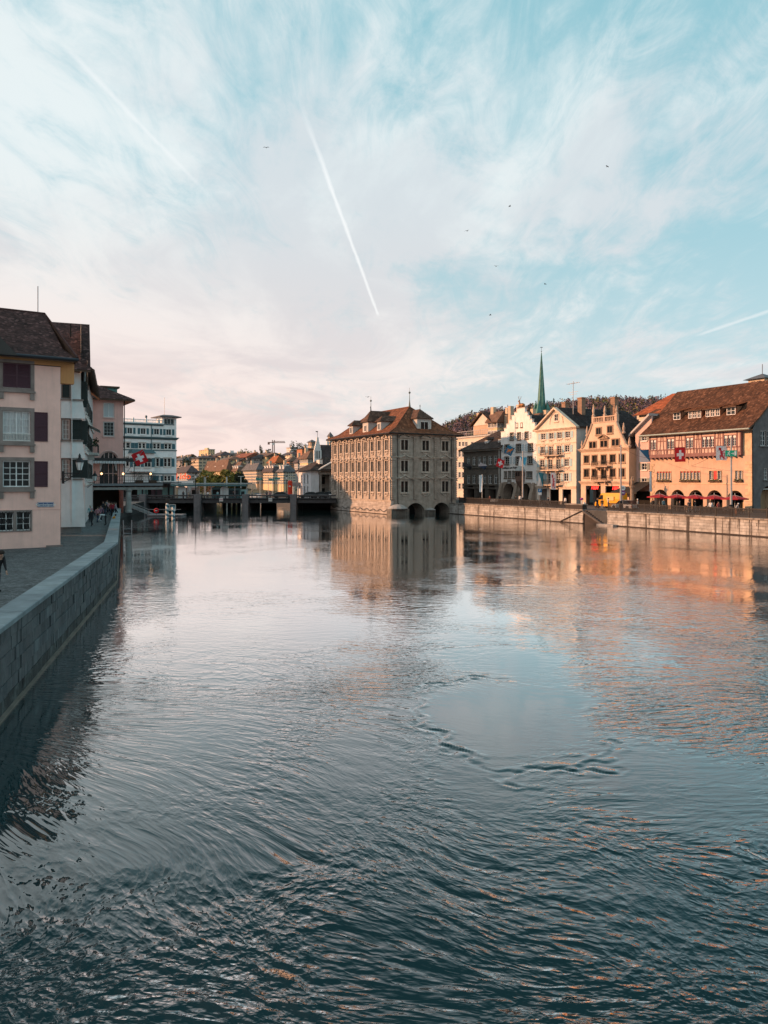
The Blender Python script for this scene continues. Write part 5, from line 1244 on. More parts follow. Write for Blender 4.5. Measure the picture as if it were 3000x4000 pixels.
# small lantern turret beyond the ridge
tp = RF(24); tx = tp.x(2978)
TW_ = empty('roof_turret', tp.at(tx)+Vector((0, 0, tp.z(2978, 1483)-1.5)), tp.ang, 'small square roof turret with tent roof above the broad brown roof', 'turret')
MB().box(-1.35, 1.35, -1.35, 1.35, -10, 1.5).obj('wall', plaster('turret_plaster', (.62, .5, .36)), TW_); MB().add([(-1.9, -1.9, 1.5), (1.9, -1.9, 1.5), (1.9, 1.9, 1.5), (-1.9, 1.9, 1.5), (0, 0, 2.4)], [(0, 1, 4), (1, 2, 4), (2, 3, 4), (3, 0, 4), (3, 2, 1, 0)]).tube([(0, 0, 2.3), (0, 0, 3.8)], .05, 5).obj('roof', mat('slate_roof', (.09, .09, .1), .6), TW_)
MB().box(-.8, -.15, -1.39, -1.33, .3, 1.2).box(.15, .8, -1.39, -1.33, .3, 1.2).obj('window', GLASS, TW_)
# ------------------------------------------------------------------ left bank
ZL = 2.03
# --- cream corner house
CP = plaster('rosy_cream_plaster', (.90, .56, .475), streaks=.16, stain=.10, stain_col=(.45, .31, .27))
GW_ = stone('grey_window_surround', (.26, .21, .19)); MAR = paint('maroon_shutter', (.055, .012, .022))
cd = Vector((.832, .555)).normalized(); c0 = on_level(236, 2135, ZL)
fc = Fac((c0.x, c0.y), cd, ZL); WC = 20.
B = empty('corner_house', fc.at(-WC), fc.ang, 'rosy cream house with maroon shutters and tiled hip roof nearest the promenade', 'house')
f = Fac(fc.at(-WC).xy, cd, ZL)
L1 = lambda x, y: (f.x(.4975*x), f.z(.4975*x, 1100+.4975*y))
zc = lambda y: f.z(70, 1100+.4975*y)
ze = zc(590)
wx0, wx1 = L1(22, 1100)[0], L1(238, 1100)[0]; ww = wx1-wx0; xc = (wx0+wx1)/2
rowz = [(zc(835), zc(645)), (zc(1250), zc(1018)), (zc(1612), zc(1408))]
xcs = [xc-4.4, xc]
hl = [(x-ww/2, x+ww/2, a, b) for a, b in rowz for x in xcs]
zg0, zg1 = zc(1955), zc(1805); gw = (L1(240, 1900)[0]-L1(130, 1900)[0])
gx = [L1(185, 1900)[0], L1(50, 1900)[0], L1(50, 1900)[0]-3.0, L1(50, 1900)[0]-4.6]
hl += [(x-gw/2, x+gw/2, zg0, zg1) for x in gx]
wall(B, I4, WC, -.25, ze, hl, CP, rev=.3)
Dc = 12
MB().quad((WC, 0, -.25), (WC, Dc, -.25), (WC, Dc, ze), (WC, 0, ze)).quad((0, 0, -.25), (0, 0, ze), (0, Dc, ze), (0, Dc, -.25)).quad((0, Dc, -.25), (0, Dc, ze), (WC, Dc, ze), (WC, Dc, -.25)).obj('side_walls', CP, B)
CUR = mat('white_curtain', (.8, .82, .83), .9, .05)
for k, (a, b) in enumerate(rowz):
    for x in xcs:
        window(B, I4, x, a, ww, b-a, surr=.24, sm=GW_, proj=.05, rec=.2, cols=4, rows=4, sash=.07, bar=.035, each=True, sash_mat=WHITE, glass_m=CLEAR if k == 1 else GLASS, curtain=CUR if k == 1 else None,
               shut='closed' if k == 0 else 'open', shut_mat=MAR, shw=ww/2, slats=True, sill=.16, sill_mat=GW_)
    for x in xcs:
        for sx_ in (-1, 1): MB().box(x+sx_*(ww/2+.1)-.13, x+sx_*(ww/2+.1)+.13, -.16, .02, a-.75, a-.28).obj('sill_bracket', GW_, B)
        if k < 2:
            bl = MB(); nb = 10; bl.box(x-ww/2, x+ww/2, -.06, -.02, a-.02, a+.04); bl.box(x-ww/2, x+ww/2, -.06, -.02, a+.42, a+.47)
            for i in range(nb): xx = x-ww/2+ww*(i+.5)/nb; bl.tube([(xx-.05, -.04, a), (xx-.05, -.04, a+.38), (xx, -.04, a+.43), (xx+.05, -.04, a+.38), (xx+.05, -.04, a)], .016, 4)
            bl.obj('window_guard', OFFW, B)
gsr = round(min(.22, (min(gx[0]-gx[1], gx[2]-gx[3])-gw)/2-.004), 3)
for x in gx:
    window(B, I4, x, zg0, gw, zg1-zg0, surr=gsr, sm=GW_, proj=.06, rec=.2, cols=2, rows=3, sash=.05, bar=.03, each=True, sash_mat=WHITE, sill=0)
    gr = MB()
    for i in range(5):
        for s_ in (-1, 1):
            xa = x-gw/2+gw*i/4; gr.tube([(xa, .1, zg0), (xa+s_*gw*.5, .1, zg1)], .012, 4) if x-gw/2 <= xa+s_*gw*.5 <= x+gw/2 else None
    gr.obj('window_grille', IRON, B)
strip(B, I4, 0, WC, zc(1790)-.03, zc(1790), .03, CP, 'plinth_line')
MB().box(WC-.9, WC+.12, -.14, .3, -.25, .12).obj('corner_stone', GW_, B)
fz = zc(640)
MB().box(0, WC+.02, -.04, .02, fz, ze+.1).obj('frieze', plaster('ochre_frieze', (.56, .27, .11)), B)
MB().box(0, WC, -.06, .0, fz-.05, fz).obj('frieze_moulding', WOODBR, B)
MB().box(WC+.03, WC+.9, .1, .6, zc(775), ze+.1).obj('eave_box', plaster('ochre_frieze', (.56, .27, .11)), B)
CRT = tiles_mat('purple_brown_tiles', (.115, .055, .05), .85, var=.5)
ov = .9; zr = zc(250)+2.0; fr = Fac(f.at(0, 5.5).xy, cd, ZL); zr = fr.z(150, 1224); xrid = fr.x(175)
roof(B, [[(-1, -ov, ze), (WC+.9, -ov, ze), (WC+.35, 1.0, ze+.9), (-1, 1.0, ze+.9)], [(-1, 1.0, ze+.9), (WC+.35, 1.0, ze+.9), (xrid, 5.5, zr), (-1, 5.5, zr)], [(WC+.9, -ov, ze), (WC+.9, Dc, ze), (xrid, 5.5, zr)], [(WC+.9, Dc, ze), (-1, Dc, ze), (-1, 5.5, zr), (xrid, 5.5, zr)]], CRT, .17, .16, .03, edge=.2)
MB().tube([(-1, -ov-.08, ze-.03), (WC+.95, -ov-.08, ze-.03)], .10, 8).obj('gutter', mat('dark_zinc_gutter', (.03, .035, .045), .5, metal=.3), B)
MB().tube([(-1, 5.5, zr+.02), (xrid, 5.5, zr+.02), (WC+.9, -ov, ze+.1)], .09, 6).obj('ridge_tiles', CRT, B)
MB().tube([(fr.x(148), 5.5, zr-.2), (fr.x(148), 5.5, fr.z(148, 1118))], .035, 6).obj('lightning_rod', STEEL, B)
xg = L1(0, 520)[0]
gb = MB(); gb.add([(xg-3.0, -ov-.3, ze-.1), (xg+.9, -ov-.3, ze-.1), (xg-1.0, -ov-.3, ze+1.9), (xg-3.0, 3, ze-.1), (xg+.9, 3, ze-.1), (xg-1.0, 3, ze+1.9)], [(0, 1, 2), (1, 4, 5, 2), (0, 2, 5, 3)]); gb.obj('gabled_dormer', mat('dark_board', (.05, .045, .042), .8), B)
# street sign on it
sg_ = empty('street_sign', f.at(L1(358, 1742)[0], -.03)+Vector((0, 0, zc(1742)-.1)), f.ang, 'blue enamel street name sign on the cream corner house', 'sign')
sw_ = L1(422, 1742)[0]-L1(295, 1742)[0]; shh = zc(1722)-zc(1760)
MB().box(-sw_/2, sw_/2, -.02, .02, -shh/2, shh/2).obj('sign_plate', paint('sign_blue', (.012, .05, .16)), sg_); m2 = MB(); ring(m2, -sw_/2+.02, sw_/2-.02, -shh/2+.02, shh/2-.02, .018, -.028, -.018); m2.obj('sign_border', WHITE, sg_)
text_obj(sg_, T((0, -.026, 0)), 'Kambelgasse', .24, WHITE, 'lettering', .004)
# --- wall lanterns on wrought brackets
LAMPG = mat('frosted_lamp_glass', (.75, .74, .72), .3, .05)
def lantern(loc, ang, label, s=1.0):
    o = empty('wall_lantern', loc, ang, label, 'lamp', 'lanterns on wrought iron brackets')
    m_ = MB(); m_.box(-.02, .12, -.08, .08, -.5, .35); m_.tube([(0, 0, .2), (.6, 0, .22), (1.1, 0, .2)], .035, 6); m_.tube([(.05, 0, -.4), (.35, 0, -.25), (.7, 0, .05), (1.05, 0, .18)], .03, 6)
    for cx, cz, r in ((.28, -.02, .13), (.55, .08, .09)): m_.tube([(cx+r*math.cos(t*math.pi/5), 0, cz+r*math.sin(t*math.pi/5)) for t in range(11)], .018, 5)
    m_.tube([(1.1, 0, .2), (1.1, 0, .42)], .03, 6); m_.obj('bracket', IRON, o, Matrix.Diagonal((s, s, s, 1)))
    m_ = MB(); m_.lathe([(.14, .42), (.27, .95)], (1.1, 0, 0), 6); m_.obj('lamp_glass', LAMPG, o, Matrix.Diagonal((s, s, s, 1)))
    m_ = MB(); m_.lathe([(.33, .95), (.31, 1.0), (.16, 1.2), (.07, 1.32), (.09, 1.38), (.02, 1.55)], (1.1, 0, 0), 6); m_.lathe([(.05, .34), (.16, .42)], (1.1, 0, 0), 6)
    for k in range(6):
        t = 2*math.pi*k/6; m_.tube([(1.1+.145*math.cos(t), .145*math.sin(t), .42), (1.1+.275*math.cos(t), .275*math.sin(t), .95)], .014, 4)
    m_.obj('lamp_hood', IRON, o, Matrix.Diagonal((s, s, s, 1)))
pl_ = f.at(WC, .1)
lantern(Vector((pl_.x+.03, pl_.y+.3, P3(240, 1872, pl_.y).z+.2)), R(12), 'lantern on a black bracket at the corner of the cream house', 1.0)

# --- white house with splayed oriel storeys
WO = plaster('cool_white_plaster', (.78, .79, .785), streaks=.15); DGS = paint('dark_green_shutter', (.012, .018, .016)); LP = plaster('pale_socle', (.23, .24, .235))
w0 = on_level(316, 2082, ZL); wd = Vector((.93, .37)).normalized(); WW_ = 6.5
fw0 = Fac((w0.x, w0.y), wd, ZL)
B = empty('oriel_house', fw0.at(-WW_), fw0.ang, 'white house with dark green shutters and brown gable roof behind the cream house', 'house')
f = Fac(fw0.at(-WW_).xy, wd, ZL); zc = lambda y: f.z(295, 1100+.4975*y); L1 = lambda x: f.x(.4975*x); W = WW_
ze = zc(715); Dw = 13
rows_ = [(zc(912), zc(770)), (zc(1240), zc(1085)), (zc(1540), zc(1398))]
hl = [(L1(490), L1(545), a, b) for a, b in rows_]
MB().box(0, W+.05, -.05, .4, -.2, zc(1925)).obj('socle', LP, B)
wall(B, I4, W, zc(1925), ze, hl, WO, rev=.2)
for k, (a, b) in enumerate(rows_):
    x0, x1 = L1(490), L1(545); window(B, I4, (x0+x1)/2, a, x1-x0, b-a, surr=.1, sm=GW_, cols=2, rows=4, each=True, glass_m=glass('pink_curtain_glass', (.35, .28, .26), .2) if k else GLASS, shut='right' if k else 'closed', shut_mat=DGS, shw=(L1(640)-L1(550)) if k else (x1-x0)/2, slats=True, sill=0)
# flaring aprons between the storeys
for za, zb in ((zc(1085)+.1, zc(930)), (zc(1395)+.1, zc(1250)), (zc(1925), zc(1552))):
    fl = .35
    MB().add([(L1(480), -.1, zb), (W+.12, -.1, zb), (W+fl, -.3, za), (L1(480), -.3, za), (W+.1, .8, zb), (W+fl, .8, za)], [(3, 2, 1, 0), (2, 5, 4, 1)]).obj('flared_apron', WO, B)
    strip(B, I4, L1(480), W, zb-.06, zb+.06, .22, GW_, 'sill_band')
MB().box(L1(565)-.03, L1(565)+.03, -.33, .0, zc(1925), ze).obj('corner_batten', WO, B)
sh_ = []; sws = []
for a, b in rows_:
    for xx in (1.6, 4.6, 8.4): sh_.append((xx-.55, xx+.55, a, b)); sws.append((xx, a, b-a))
wall(B, SIDE(W), Dw, -.2, ze+4.5, sh_, WO, rev=.2, name='side_wall')
for xx, z, h_ in sws:
    window(B, SIDE(W), xx, z, 1.1, h_, surr=.1, sm=GW_, cols=2, rows=4, sill=.1)
    for sgn in (-1, 1): MB().box(-.03, .03, -.55, 0, 0, h_).obj('open_shutter', DGS, B, SIDE(W) @ T((xx+sgn*.62, 0, z)))
zr2 = f.z(300, 1266)
BRT = CRT
fr = Fac(f.at(0, 5.5).xy, wd, ZL); zr2 = fr.z(330, 1267)
roof(B, [[(-2, -1.0, zc(700)), (W+.75, -1.0, zc(700)), (W+.75, 5.5, zr2), (-2, 5.5, zr2)], [(W+.75, Dw, zc(700)), (-2, Dw, zc(700)), (-2, 5.5, zr2), (W+.75, 5.5, zr2)]], BRT, .2, .2, .035, edge=.2)
MB().prism_xz([(-1.0, zc(700)), (Dw, zc(700)), (5.5, zr2-.2)], -.02, .1).obj('gable_wall', WO, B, SIDE(W+.4))
MB().add([(0, -.7, zc(800)), (0, .5, zc(900)), (0, .5, ze+1), (0, -.7, ze+1)], [(0, 1, 2, 3)]).obj('verge_board', WO, B, T((W+.5, 0, 0)))
MB().box(L1(548), L1(560), 1.2, 1.6, zr2-1.9, zr2-.8).obj('roof_hatch', DARK, B)
# --- pale house with a plant balcony further along the promenade
ph0 = Vector((-30.4, 78.0)); phd = Vector((-.329, .944)).normalized()
PHP = plaster('pale_rose_plaster', (.60, .53, .515))
B = empty('balcony_house', (ph0.x, ph0.y, ZL), math.atan2(phd.y, phd.x), 'pale narrow house with planted iron balcony between white house and salmon house', 'house')
BL = 29.; MPH = I4
hh_ = 15.6; sh_ = []; sws = []
for z in (4.6, 8.0, 11.6):
    for xx in (3, 8, 13, 18, 23): sh_.append((xx-.6, xx+.6, z, z+1.8)); sws.append((xx, z))
wall(B, MPH, BL, -.2, hh_, sh_, PHP, rev=.2, back=9)
for xx, z in sws: window(B, MPH, xx, z, 1.2, 1.8, surr=.12, sm=OFFW, cols=2, rows=3, shut='open', shut_mat=DGS, shw=.6)
for z in (3.9, 7.2, 10.8): strip(B, MPH, 0, BL, z, z+.25, .15, OFFW, 'string_course')
balcony(B, MPH, 8, 13.5, 7.5, 1.1, OFFW, IRON, 1.0, .2, 3)
pt = MB()
for i in range(70):
    c_ = Vector((rnd.uniform(8.3, 13.2), rnd.uniform(-1.0, -.5), 8.3+rnd.random()*.9)); a = rnd.random()*6.28; r_ = .22
    pt.add([c_, c_+Vector((math.cos(a)*r_, math.sin(a)*r_, .12)), c_+Vector((math.cos(a+.7)*r_*1.3, math.sin(a+.7)*r_*1.3, -.08))], [(0, 1, 2)])
pt.obj('balcony_plants', LEAFD, B, MPH)['kind'] = 'stuff'
roof(B, [[(-.8, -.9, hh_), (BL+.8, -.9, hh_), (BL+.8, 4.5, hh_+4.2), (-.8, 4.5, hh_+4.2)], [(BL+.8, 9.8, hh_), (-.8, 9.8, hh_), (-.8, 4.5, hh_+4.2), (BL+.8, 4.5, hh_+4.2)]], BRT, .3, .32, .05, M=MPH)
# awning strips
MB().add([(7.5, -1.3, 10.0), (14, -1.3, 10.0), (14, 0, 10.7), (7.5, 0, 10.7)], [(0, 1, 2, 3)]).obj('awning', OFFW, B, MPH)
lantern(Vector((-33.2, 85.5, P3(352, 1893, 85).z)), R(-10), 'smaller lantern on a bracket before the pale balcony house', 1.0)

# --- salmon restaurant building above the passage
SP = plaster('salmon_plaster', (.86, .49, .43)); ST_ = paint('salmon_trim', (.66, .44, .40))
s0 = P3(482, 1900, 110); sd_ = Vector((.86, .51)).normalized()
fs0 = Fac((s0.x, s0.y), sd_, ZL); WS = 11.
B = empty('salmon_house', fs0.at(-WS), fs0.ang, 'salmon pink house with arched restaurant window over the covered passage', 'house')
f = Fac(fs0.at(-WS).xy, sd_, ZL); Z2c = lambda y: f.z(425, 1400+.3165*y); X2 = lambda x: f.x(300+.3165*x)
ze = Z2c(505); zt_ = Z2c(1545)                                          # eave, terrace floor
ax0, ax1 = X2(282), X2(505)
hl = [(X2(330), X2(460), Z2c(725), Z2c(552)), (X2(330), X2(460), Z2c(960), Z2c(785))]
asp = Z2c(1260)
wall(B, I4, WS, zt_-.6, ze, hl, SP, rev=.2, arches=[(ax0, ax1, zt_, asp, Z2c(1152), False, .25)])
for i, h_ in enumerate(hl): window(B, I4, (h_[0]+h_[1])/2, h_[2], h_[1]-h_[0], h_[3]-h_[2], surr=.09, sm=ST_, cols=3 if i else 2, rows=1 if i == 0 else 4, each=False, glass_m=glass('pale_curtain_glass', (.5, .52, .53), .25) if i == 0 else GLASS, sash=.09)
aw_ = MB(); wv = (ax1-ax0)
for k in range(4): x = ax0+wv*(k+.0)/3; 
for x in (ax0+wv*.26, ax0+wv*.5, ax0+wv*.74): aw_.box(x-.05, x+.05, .1, .2, zt_, asp+math.sqrt(max(0, 1-((x-ax0-wv/2)/(wv/2))**2))*(Z2c(1152)-asp)-.05)
aw_.box(ax0, ax1, .1, .2, asp-1.9, asp-1.8); aw_.tube([(x, .08, z) for x, z in arch_pts(ax0+.03, ax1-.03, asp, Z2c(1152)-.03, 14)], .07, 5); aw_.obj('arched_window_frame', ST_, B)
MB().prism_xz([(ax0, zt_), (ax1, zt_)]+[(x, z) for x, z in arch_pts(ax0, ax1, asp, Z2c(1152), 14)][::-1], .22, .25).obj('pane', GLASS, B)
for s_, xa in ((1, ax0+.05), (-1, ax1-.05)):
    MB().add([(xa, .2, asp), (xa+s_*.5, .2, asp), (xa+s_*.12, .2, zt_+1.8), (xa, .2, zt_+1.8)], [(0, 1, 2, 3)]).obj('curtain', CUR, B)
am = MB(); ring_pts = arch_pts(ax0-.12, ax1+.12, asp, Z2c(1152)+.12, 14); am.tube([(x, -.02, z) for x, z in ring_pts], .09, 6); am.obj('arch_moulding', ST_, B)
# side and back, roof
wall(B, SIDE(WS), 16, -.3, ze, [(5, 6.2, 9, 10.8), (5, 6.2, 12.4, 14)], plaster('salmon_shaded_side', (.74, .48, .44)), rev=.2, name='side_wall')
for z in (9, 12.4): window(B, SIDE(WS), 5.6, z, 1.2, 1.7, surr=.12, sm=ST_)
MB().quad((0, 0, -.3), (0, 0, ze), (0, 16, ze), (0, 16, -.3)).quad((0, 16, -.3), (0, 16, ze), (WS, 16, ze), (WS, 16, -.3)).obj('rear_walls', SP, B)
fr = Fac(f.at(0, 6).xy, sd_, ZL); zr = fr.z(400, 1478); xri = WS-5.4
roof(B, [[(-1, -1.1, ze), (WS+1.4, -1.1, ze), (xri+1.5, 3.5, zr-1.0), (-1, 3.5, zr-1)], [(WS+1.4, -1.1, ze), (WS+1.4, 17, ze), (xri+1.5, 12, zr-1.0), (xri+1.5, 3.5, zr-1)], [(-1, 3.5, zr-1), (xri+1.5, 3.5, zr-1), (xri, 6, zr), (-1, 6, zr+1.5)]], BRT, .26, .28, .045, edge=.22)
gd = MB().box(WS-1.6, WS-.2, 3.2, 5.0, ze+1.0, Z2c(350)+.2); gd.obj('dormer', mat('verdigris_copper', (.11, .27, .25), .6, .3), B)
MB().box(WS-2.6, WS+.1, 2.9, 5.3, Z2c(350)+.2, Z2c(350)+.45).obj('dormer_roof', WOODBR, B)
MB().tube([(WS+.12, -.1, ze), (WS+.12, -.1, zt_)], .07, 6).obj('drainpipe', IRON, B)
# terrace slab with rail, awning and passage columns
tb = empty('restaurant_terrace', f.at(WS), f.ang, 'restaurant terrace with iron railing reaching out over the water beside the salmon house', 'terrace')
xt0, xt1 = -5.2, 4.8
TD = mat('terrace_edge', (.22, .22, .23), .7)
MB().box(xt0, xt1, -3.2, .0, zt_-.22, zt_).box(xt0, xt1, -3.25, -3.0, zt_-.3, zt_+.02).obj('slab', TD, tb)
jo = MB().box(-.07, .07, -3.1, -.05, zt_-.5, zt_-.23).mesh('joist', WOODBR)
for i in range(14): link('joist', jo, tb, T((xt0+.4+(xt1-xt0-.8)*i/13, 0, 0)))
MB().box(xt0, xt1, -3.05, -2.75, zt_-.85, zt_-.5).obj('bressummer', stone('pale_beam', (.35, .33, .31)), tb)
rl = MB()
for z in (zt_+.45, zt_+.98): rl.box(xt0, xt1, -3.2, -3.15, z, z+.05)
for i in range(41): x = xt0+(xt1-xt0)*i/40; rl.box(x-.012, x+.012, -3.19, -3.16, zt_, zt_+.98)
for i in range(6): x = xt0+(xt1-xt0)*i/5; rl.box(x-.04, x+.04, -3.22, -3.14, zt_, zt_+1.3+(1.4 if i < 4 else 0))
rl.obj('railing', IRON, tb)
pw2 = MB(); pw2.box(xt0+.5, xt1-1.2, -1.6, -.0, Z2c(1275), Z2c(1255)+.25); pw2.obj('awning_box', mat('dark_awning_box', (.03, .025, .025), .6), tb)
va = MB()
for i in range(22): x = xt0+.6+(5.2-.6)*i/22; va.box(x, x+.14, -1.68, -1.62, Z2c(1300), Z2c(1270))
va.obj('awning_valance', CUR, tb)
COLM = stone('passage_column', (.40, .39, .37))
for x, y in ((.15, -2.6), (-5.0, -2.6)): MB().lathe([(.5, 0), (.5, .25), (.42, .35), (.38, 2.9), (.52, 3.1), (.55, 3.35)], (x, y, -.1), 14).obj('column', COLM, tb)
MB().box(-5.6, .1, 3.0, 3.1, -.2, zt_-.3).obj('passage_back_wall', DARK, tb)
SHR = mat('terrace_shrub_leaves', (.03, .055, .035), .8, .5)
for k, (xa, xb) in enumerate(((.9, 2.4), (2.6, 4.5))):
    sb_ = empty('terrace_shrub', f.at(WS+(xa+xb)/2, -2.4)+Vector((0, 0, zt_)), f.ang, 'dark green potted shrub behind the terrace railing, %s' % ('next to the salmon house' if k == 0 else 'at the outer end over the water'), 'shrub', 'shrubs on the terrace')
    MB().box(-.5, .5, -.3, .3, 0, .5).obj('planter', WOODBR, sb_); lf = MB()
    for i in range(420):
        c_ = Vector((rnd.gauss(0, .42), rnd.gauss(0, .25), .5+abs(rnd.gauss(.45, .35)))); a = rnd.random()*6.28; r_ = .09
        lf.add([c_, c_+Vector((math.cos(a)*r_, math.sin(a)*r_, rnd.uniform(-.05, .08))), c_+Vector((math.cos(a+1)*r_, math.sin(a+1)*r_, rnd.uniform(-.05, .08)))], [(0, 1, 2)])
    lf.obj('foliage', SHR, sb_)
GLOB = mat('lit_globe', (.9, .6, .3), .4, emit=(1, .55, .25, 3))
for k, x in enumerate((-3.4, -.5, 3.3)):
    o = empty('table_lamp', f.at(WS+x, -2.2)+Vector((0, 0, zt_)), 0, 'small warm globe lamp glowing on the restaurant terrace, %s' % ('left one before the arched window', 'middle one at the house corner', 'right one over the water')[k], 'lamp', 'globe lamps on the terrace')
    MB().tube([(0, 0, 0), (0, 0, 1.25)], .03, 6).obj('stem', IRON, o); MB().lathe([(.02, 0), (.12, .07), (.15, .16), (.12, .26), (.02, .32)], (0, 0, 1.22), 10).obj('globe', GLOB, o, smooth=True)

# --- white hotel with teal shutters at the bridge head
HP = plaster('bluish_white_plaster', (.82, .83, .825), streaks=.12); TS_ = paint('teal_shutter', (.045, .13, .16)); TEALB = paint('teal_band', (.06, .115, .13))
h0 = P3(689, 1900, 176); hd = Vector((.80, .60)).normalized(); WH = 24.; Dh = 16
fh = Fac((h0.x, h0.y), hd, 2.4)
B = empty('hotel', fh.at(-WH), fh.ang, 'white riverside hotel with teal shutters, roof balustrade and corner turret', 'hotel')
f = Fac(fh.at(-WH).xy, hd, 2.4); Zc = lambda y: f.z(640, 1400+.3165*y); X2 = lambda x: f.x(300+.3165*x)
z_bot, z_c2, z_att, z_tow = Zc(1520), Zc(985), Zc(822), Zc(715)
hl = []; ws = []
for (ya, yb, xs2, hw, st2) in ((1052, 1118, (805, 985, 1125), 42, 'p'), (1232, 1335, (820, 975, 1118), 42, 'p'), (1450, 1512, (1118,), 40, 'p'), (1450, 1512, (972,), 38, 'c')):
    for cx in xs2:
        xc = X2(cx); w_ = (X2(cx+hw)-X2(cx-hw)); hl.append((xc-w_/2, xc+w_/2, Zc(yb), Zc(ya))); ws.append((xc, Zc(yb), w_, Zc(ya)-Zc(yb), st2))
for k in range(1, 4):
    for ya, yb in ((1052, 1118), (1232, 1335)): xc = X2(805)-k*3.6; hl.append((xc-.95, xc+.95, Zc(yb), Zc(ya))); ws.append((xc, Zc(yb), 1.9, Zc(ya)-Zc(yb), 'p'))
for cx in (655, 820, 985, 1135):
    xc = X2(cx); w_ = X2(cx+32)-X2(cx-32); hl.append((xc-w_/2, xc+w_/2, Zc(945), Zc(872))); ws.append((xc, Zc(945), w_, Zc(872)-Zc(945), 'a'))
wall(B, I4, WH, z_bot-.5, z_att, hl, HP, rev=.2, back=Dh)
for x, z, w_, h_, s_ in ws:
    window(B, I4, x, z, w_, h_, surr=.14, sm=HP if s_ == 'a' else OFFW, proj=.05, cols=2, rows=1 if s_ == 'a' else 2, mull=.18 if s_ == 'p' else 0, sash=.07, shut='closed' if s_ == 'c' else 'open', shut_mat=TS_, shw=w_*.45 if s_ != 'c' else w_/2, sill=.1, glass_m=GLASS2 if s_ == 'a' else GLASS, lintel=.14 if s_ == 'p' else 0, slats=True)
tx0 = X2(1055)
tz = [(z_tow-1.6, z_tow-.35)]
twx = [X2(1100), X2(1140), X2(1180)]
wall(B, I4, WH-tx0, z_att, z_tow, [(x-.33, x+.33, Zc(810), Zc(742)) for x in twx], HP, 'turret_wall', rev=.2, x0=tx0)
MB().quad((tx0, 0, z_att), (tx0, 0, z_tow), (tx0, 4, z_tow), (tx0, 4, z_att)).quad((WH, 0, z_att), (WH, 4, z_att), (WH, 4, z_tow), (WH, 0, z_tow)).quad((tx0, 4, z_att), (tx0, 4, z_tow), (WH, 4, z_tow), (WH, 4, z_att)).obj('turret_sides', HP, B)
for x in twx: window(B, I4, x, Zc(810), .66, Zc(742)-Zc(810), surr=.06, sm=TEALB, cols=1, rows=1, glass_m=GLASS2, sill=.08)
tr = MB(); a, b = tx0-.9, WH+.9; tr.add([(a, -.9, z_tow), (b, -.9, z_tow), (b, 4.9, z_tow), (a, 4.9, z_tow), (a+1.5, .8, z_tow+.45), (b-1.5, .8, z_tow+.45), (b-1.5, 3.2, z_tow+.45), (a+1.5, 3.2, z_tow+.45), (a, -.9, z_tow-.2), (b, -.9, z_tow-.2), (b, 4.9, z_tow-.2), (a, 4.9, z_tow-.2)], [(0, 1, 5, 4), (1, 2, 6, 5), (2, 3, 7, 6), (3, 0, 4, 7), (4, 5, 6, 7), (8, 9, 1, 0), (9, 10, 2, 1), (11, 8, 0, 3), (11, 10, 9, 8)]); tr.obj('turret_roof', mat('dark_zinc', (.06, .06, .065), .6), B)
MB().tube([((tx0+WH)/2-.4, 2, z_tow), ((tx0+WH)/2-.4, 2, Zc(470))], .05, 5).obj('flagpole', STEEL, B)
strip(B, I4, 0, tx0, z_att-.25, z_att+.15, .35, TEALB, 'cornice', steps=2)
strip(B, I4, 0, WH, z_c2-.35, z_c2+.2, .5, TEALB, 'cornice', steps=3)
for y in (1135, 1425): z = Zc(y); strip(B, I4, 0, WH, z-.12, z+.12, .12, TEALB, 'string_course')
bs = MB(); bs.box(0, tx0, .1, .35, z_att+.15, z_att+.45); bs.box(0, tx0, .1, .35, Zc(762)-.15, Zc(762))
for i in range(70): x = tx0*(i+.5)/70; bs.box(x-.05, x+.05, .16, .30, z_att+.45, Zc(762)-.15)
for x in (X2(860), X2(700), X2(1015)): bs.box(x-.16, x+.16, .02, .42, z_att+.15, Zc(762)+.25)
bs.obj('roof_balustrade', WHITE, B)
MB().lathe([(.12, 0), (.28, .3), (.22, .6), (.1, .65)], (X2(860), .2, Zc(762)+.25), 8).obj('urn', TEALB, B)
MB().tube([(X2(918), -.12, z_att), (X2(918), -.12, z_bot)], .07, 6).obj('drainpipe', TEALB, B)
# copper bay on the hotel front
MB().box(X2(640), X2(915), -2.2, .0, Zc(1400), Zc(1170)).obj('bay', HP, B); MB().add([(X2(630), -2.7, Zc(1180)), (X2(930), -2.7, Zc(1180)), (X2(930), 0, Zc(1180)), (X2(630), 0, Zc(1180)), (X2(650), -2.0, Zc(1140)), (X2(905), -2.0, Zc(1140)), (X2(905), 0, Zc(1140)), (X2(650), 0, Zc(1140))], [(0, 1, 5, 4), (1, 2, 6, 5), (3, 0, 4, 7), (4, 5, 6, 7), (3, 2, 1, 0)]).obj('bay_roof', TEALB, B)
for cx in (700, 830): window(B, T((0, -2.2, 0)), X2(cx), Zc(1345), 1.5, Zc(1235)-Zc(1345), surr=.12, sm=OFFW, rec=-.02, proj=.08, cols=2, rows=2, shut='open', shut_mat=TS_, shw=.7)
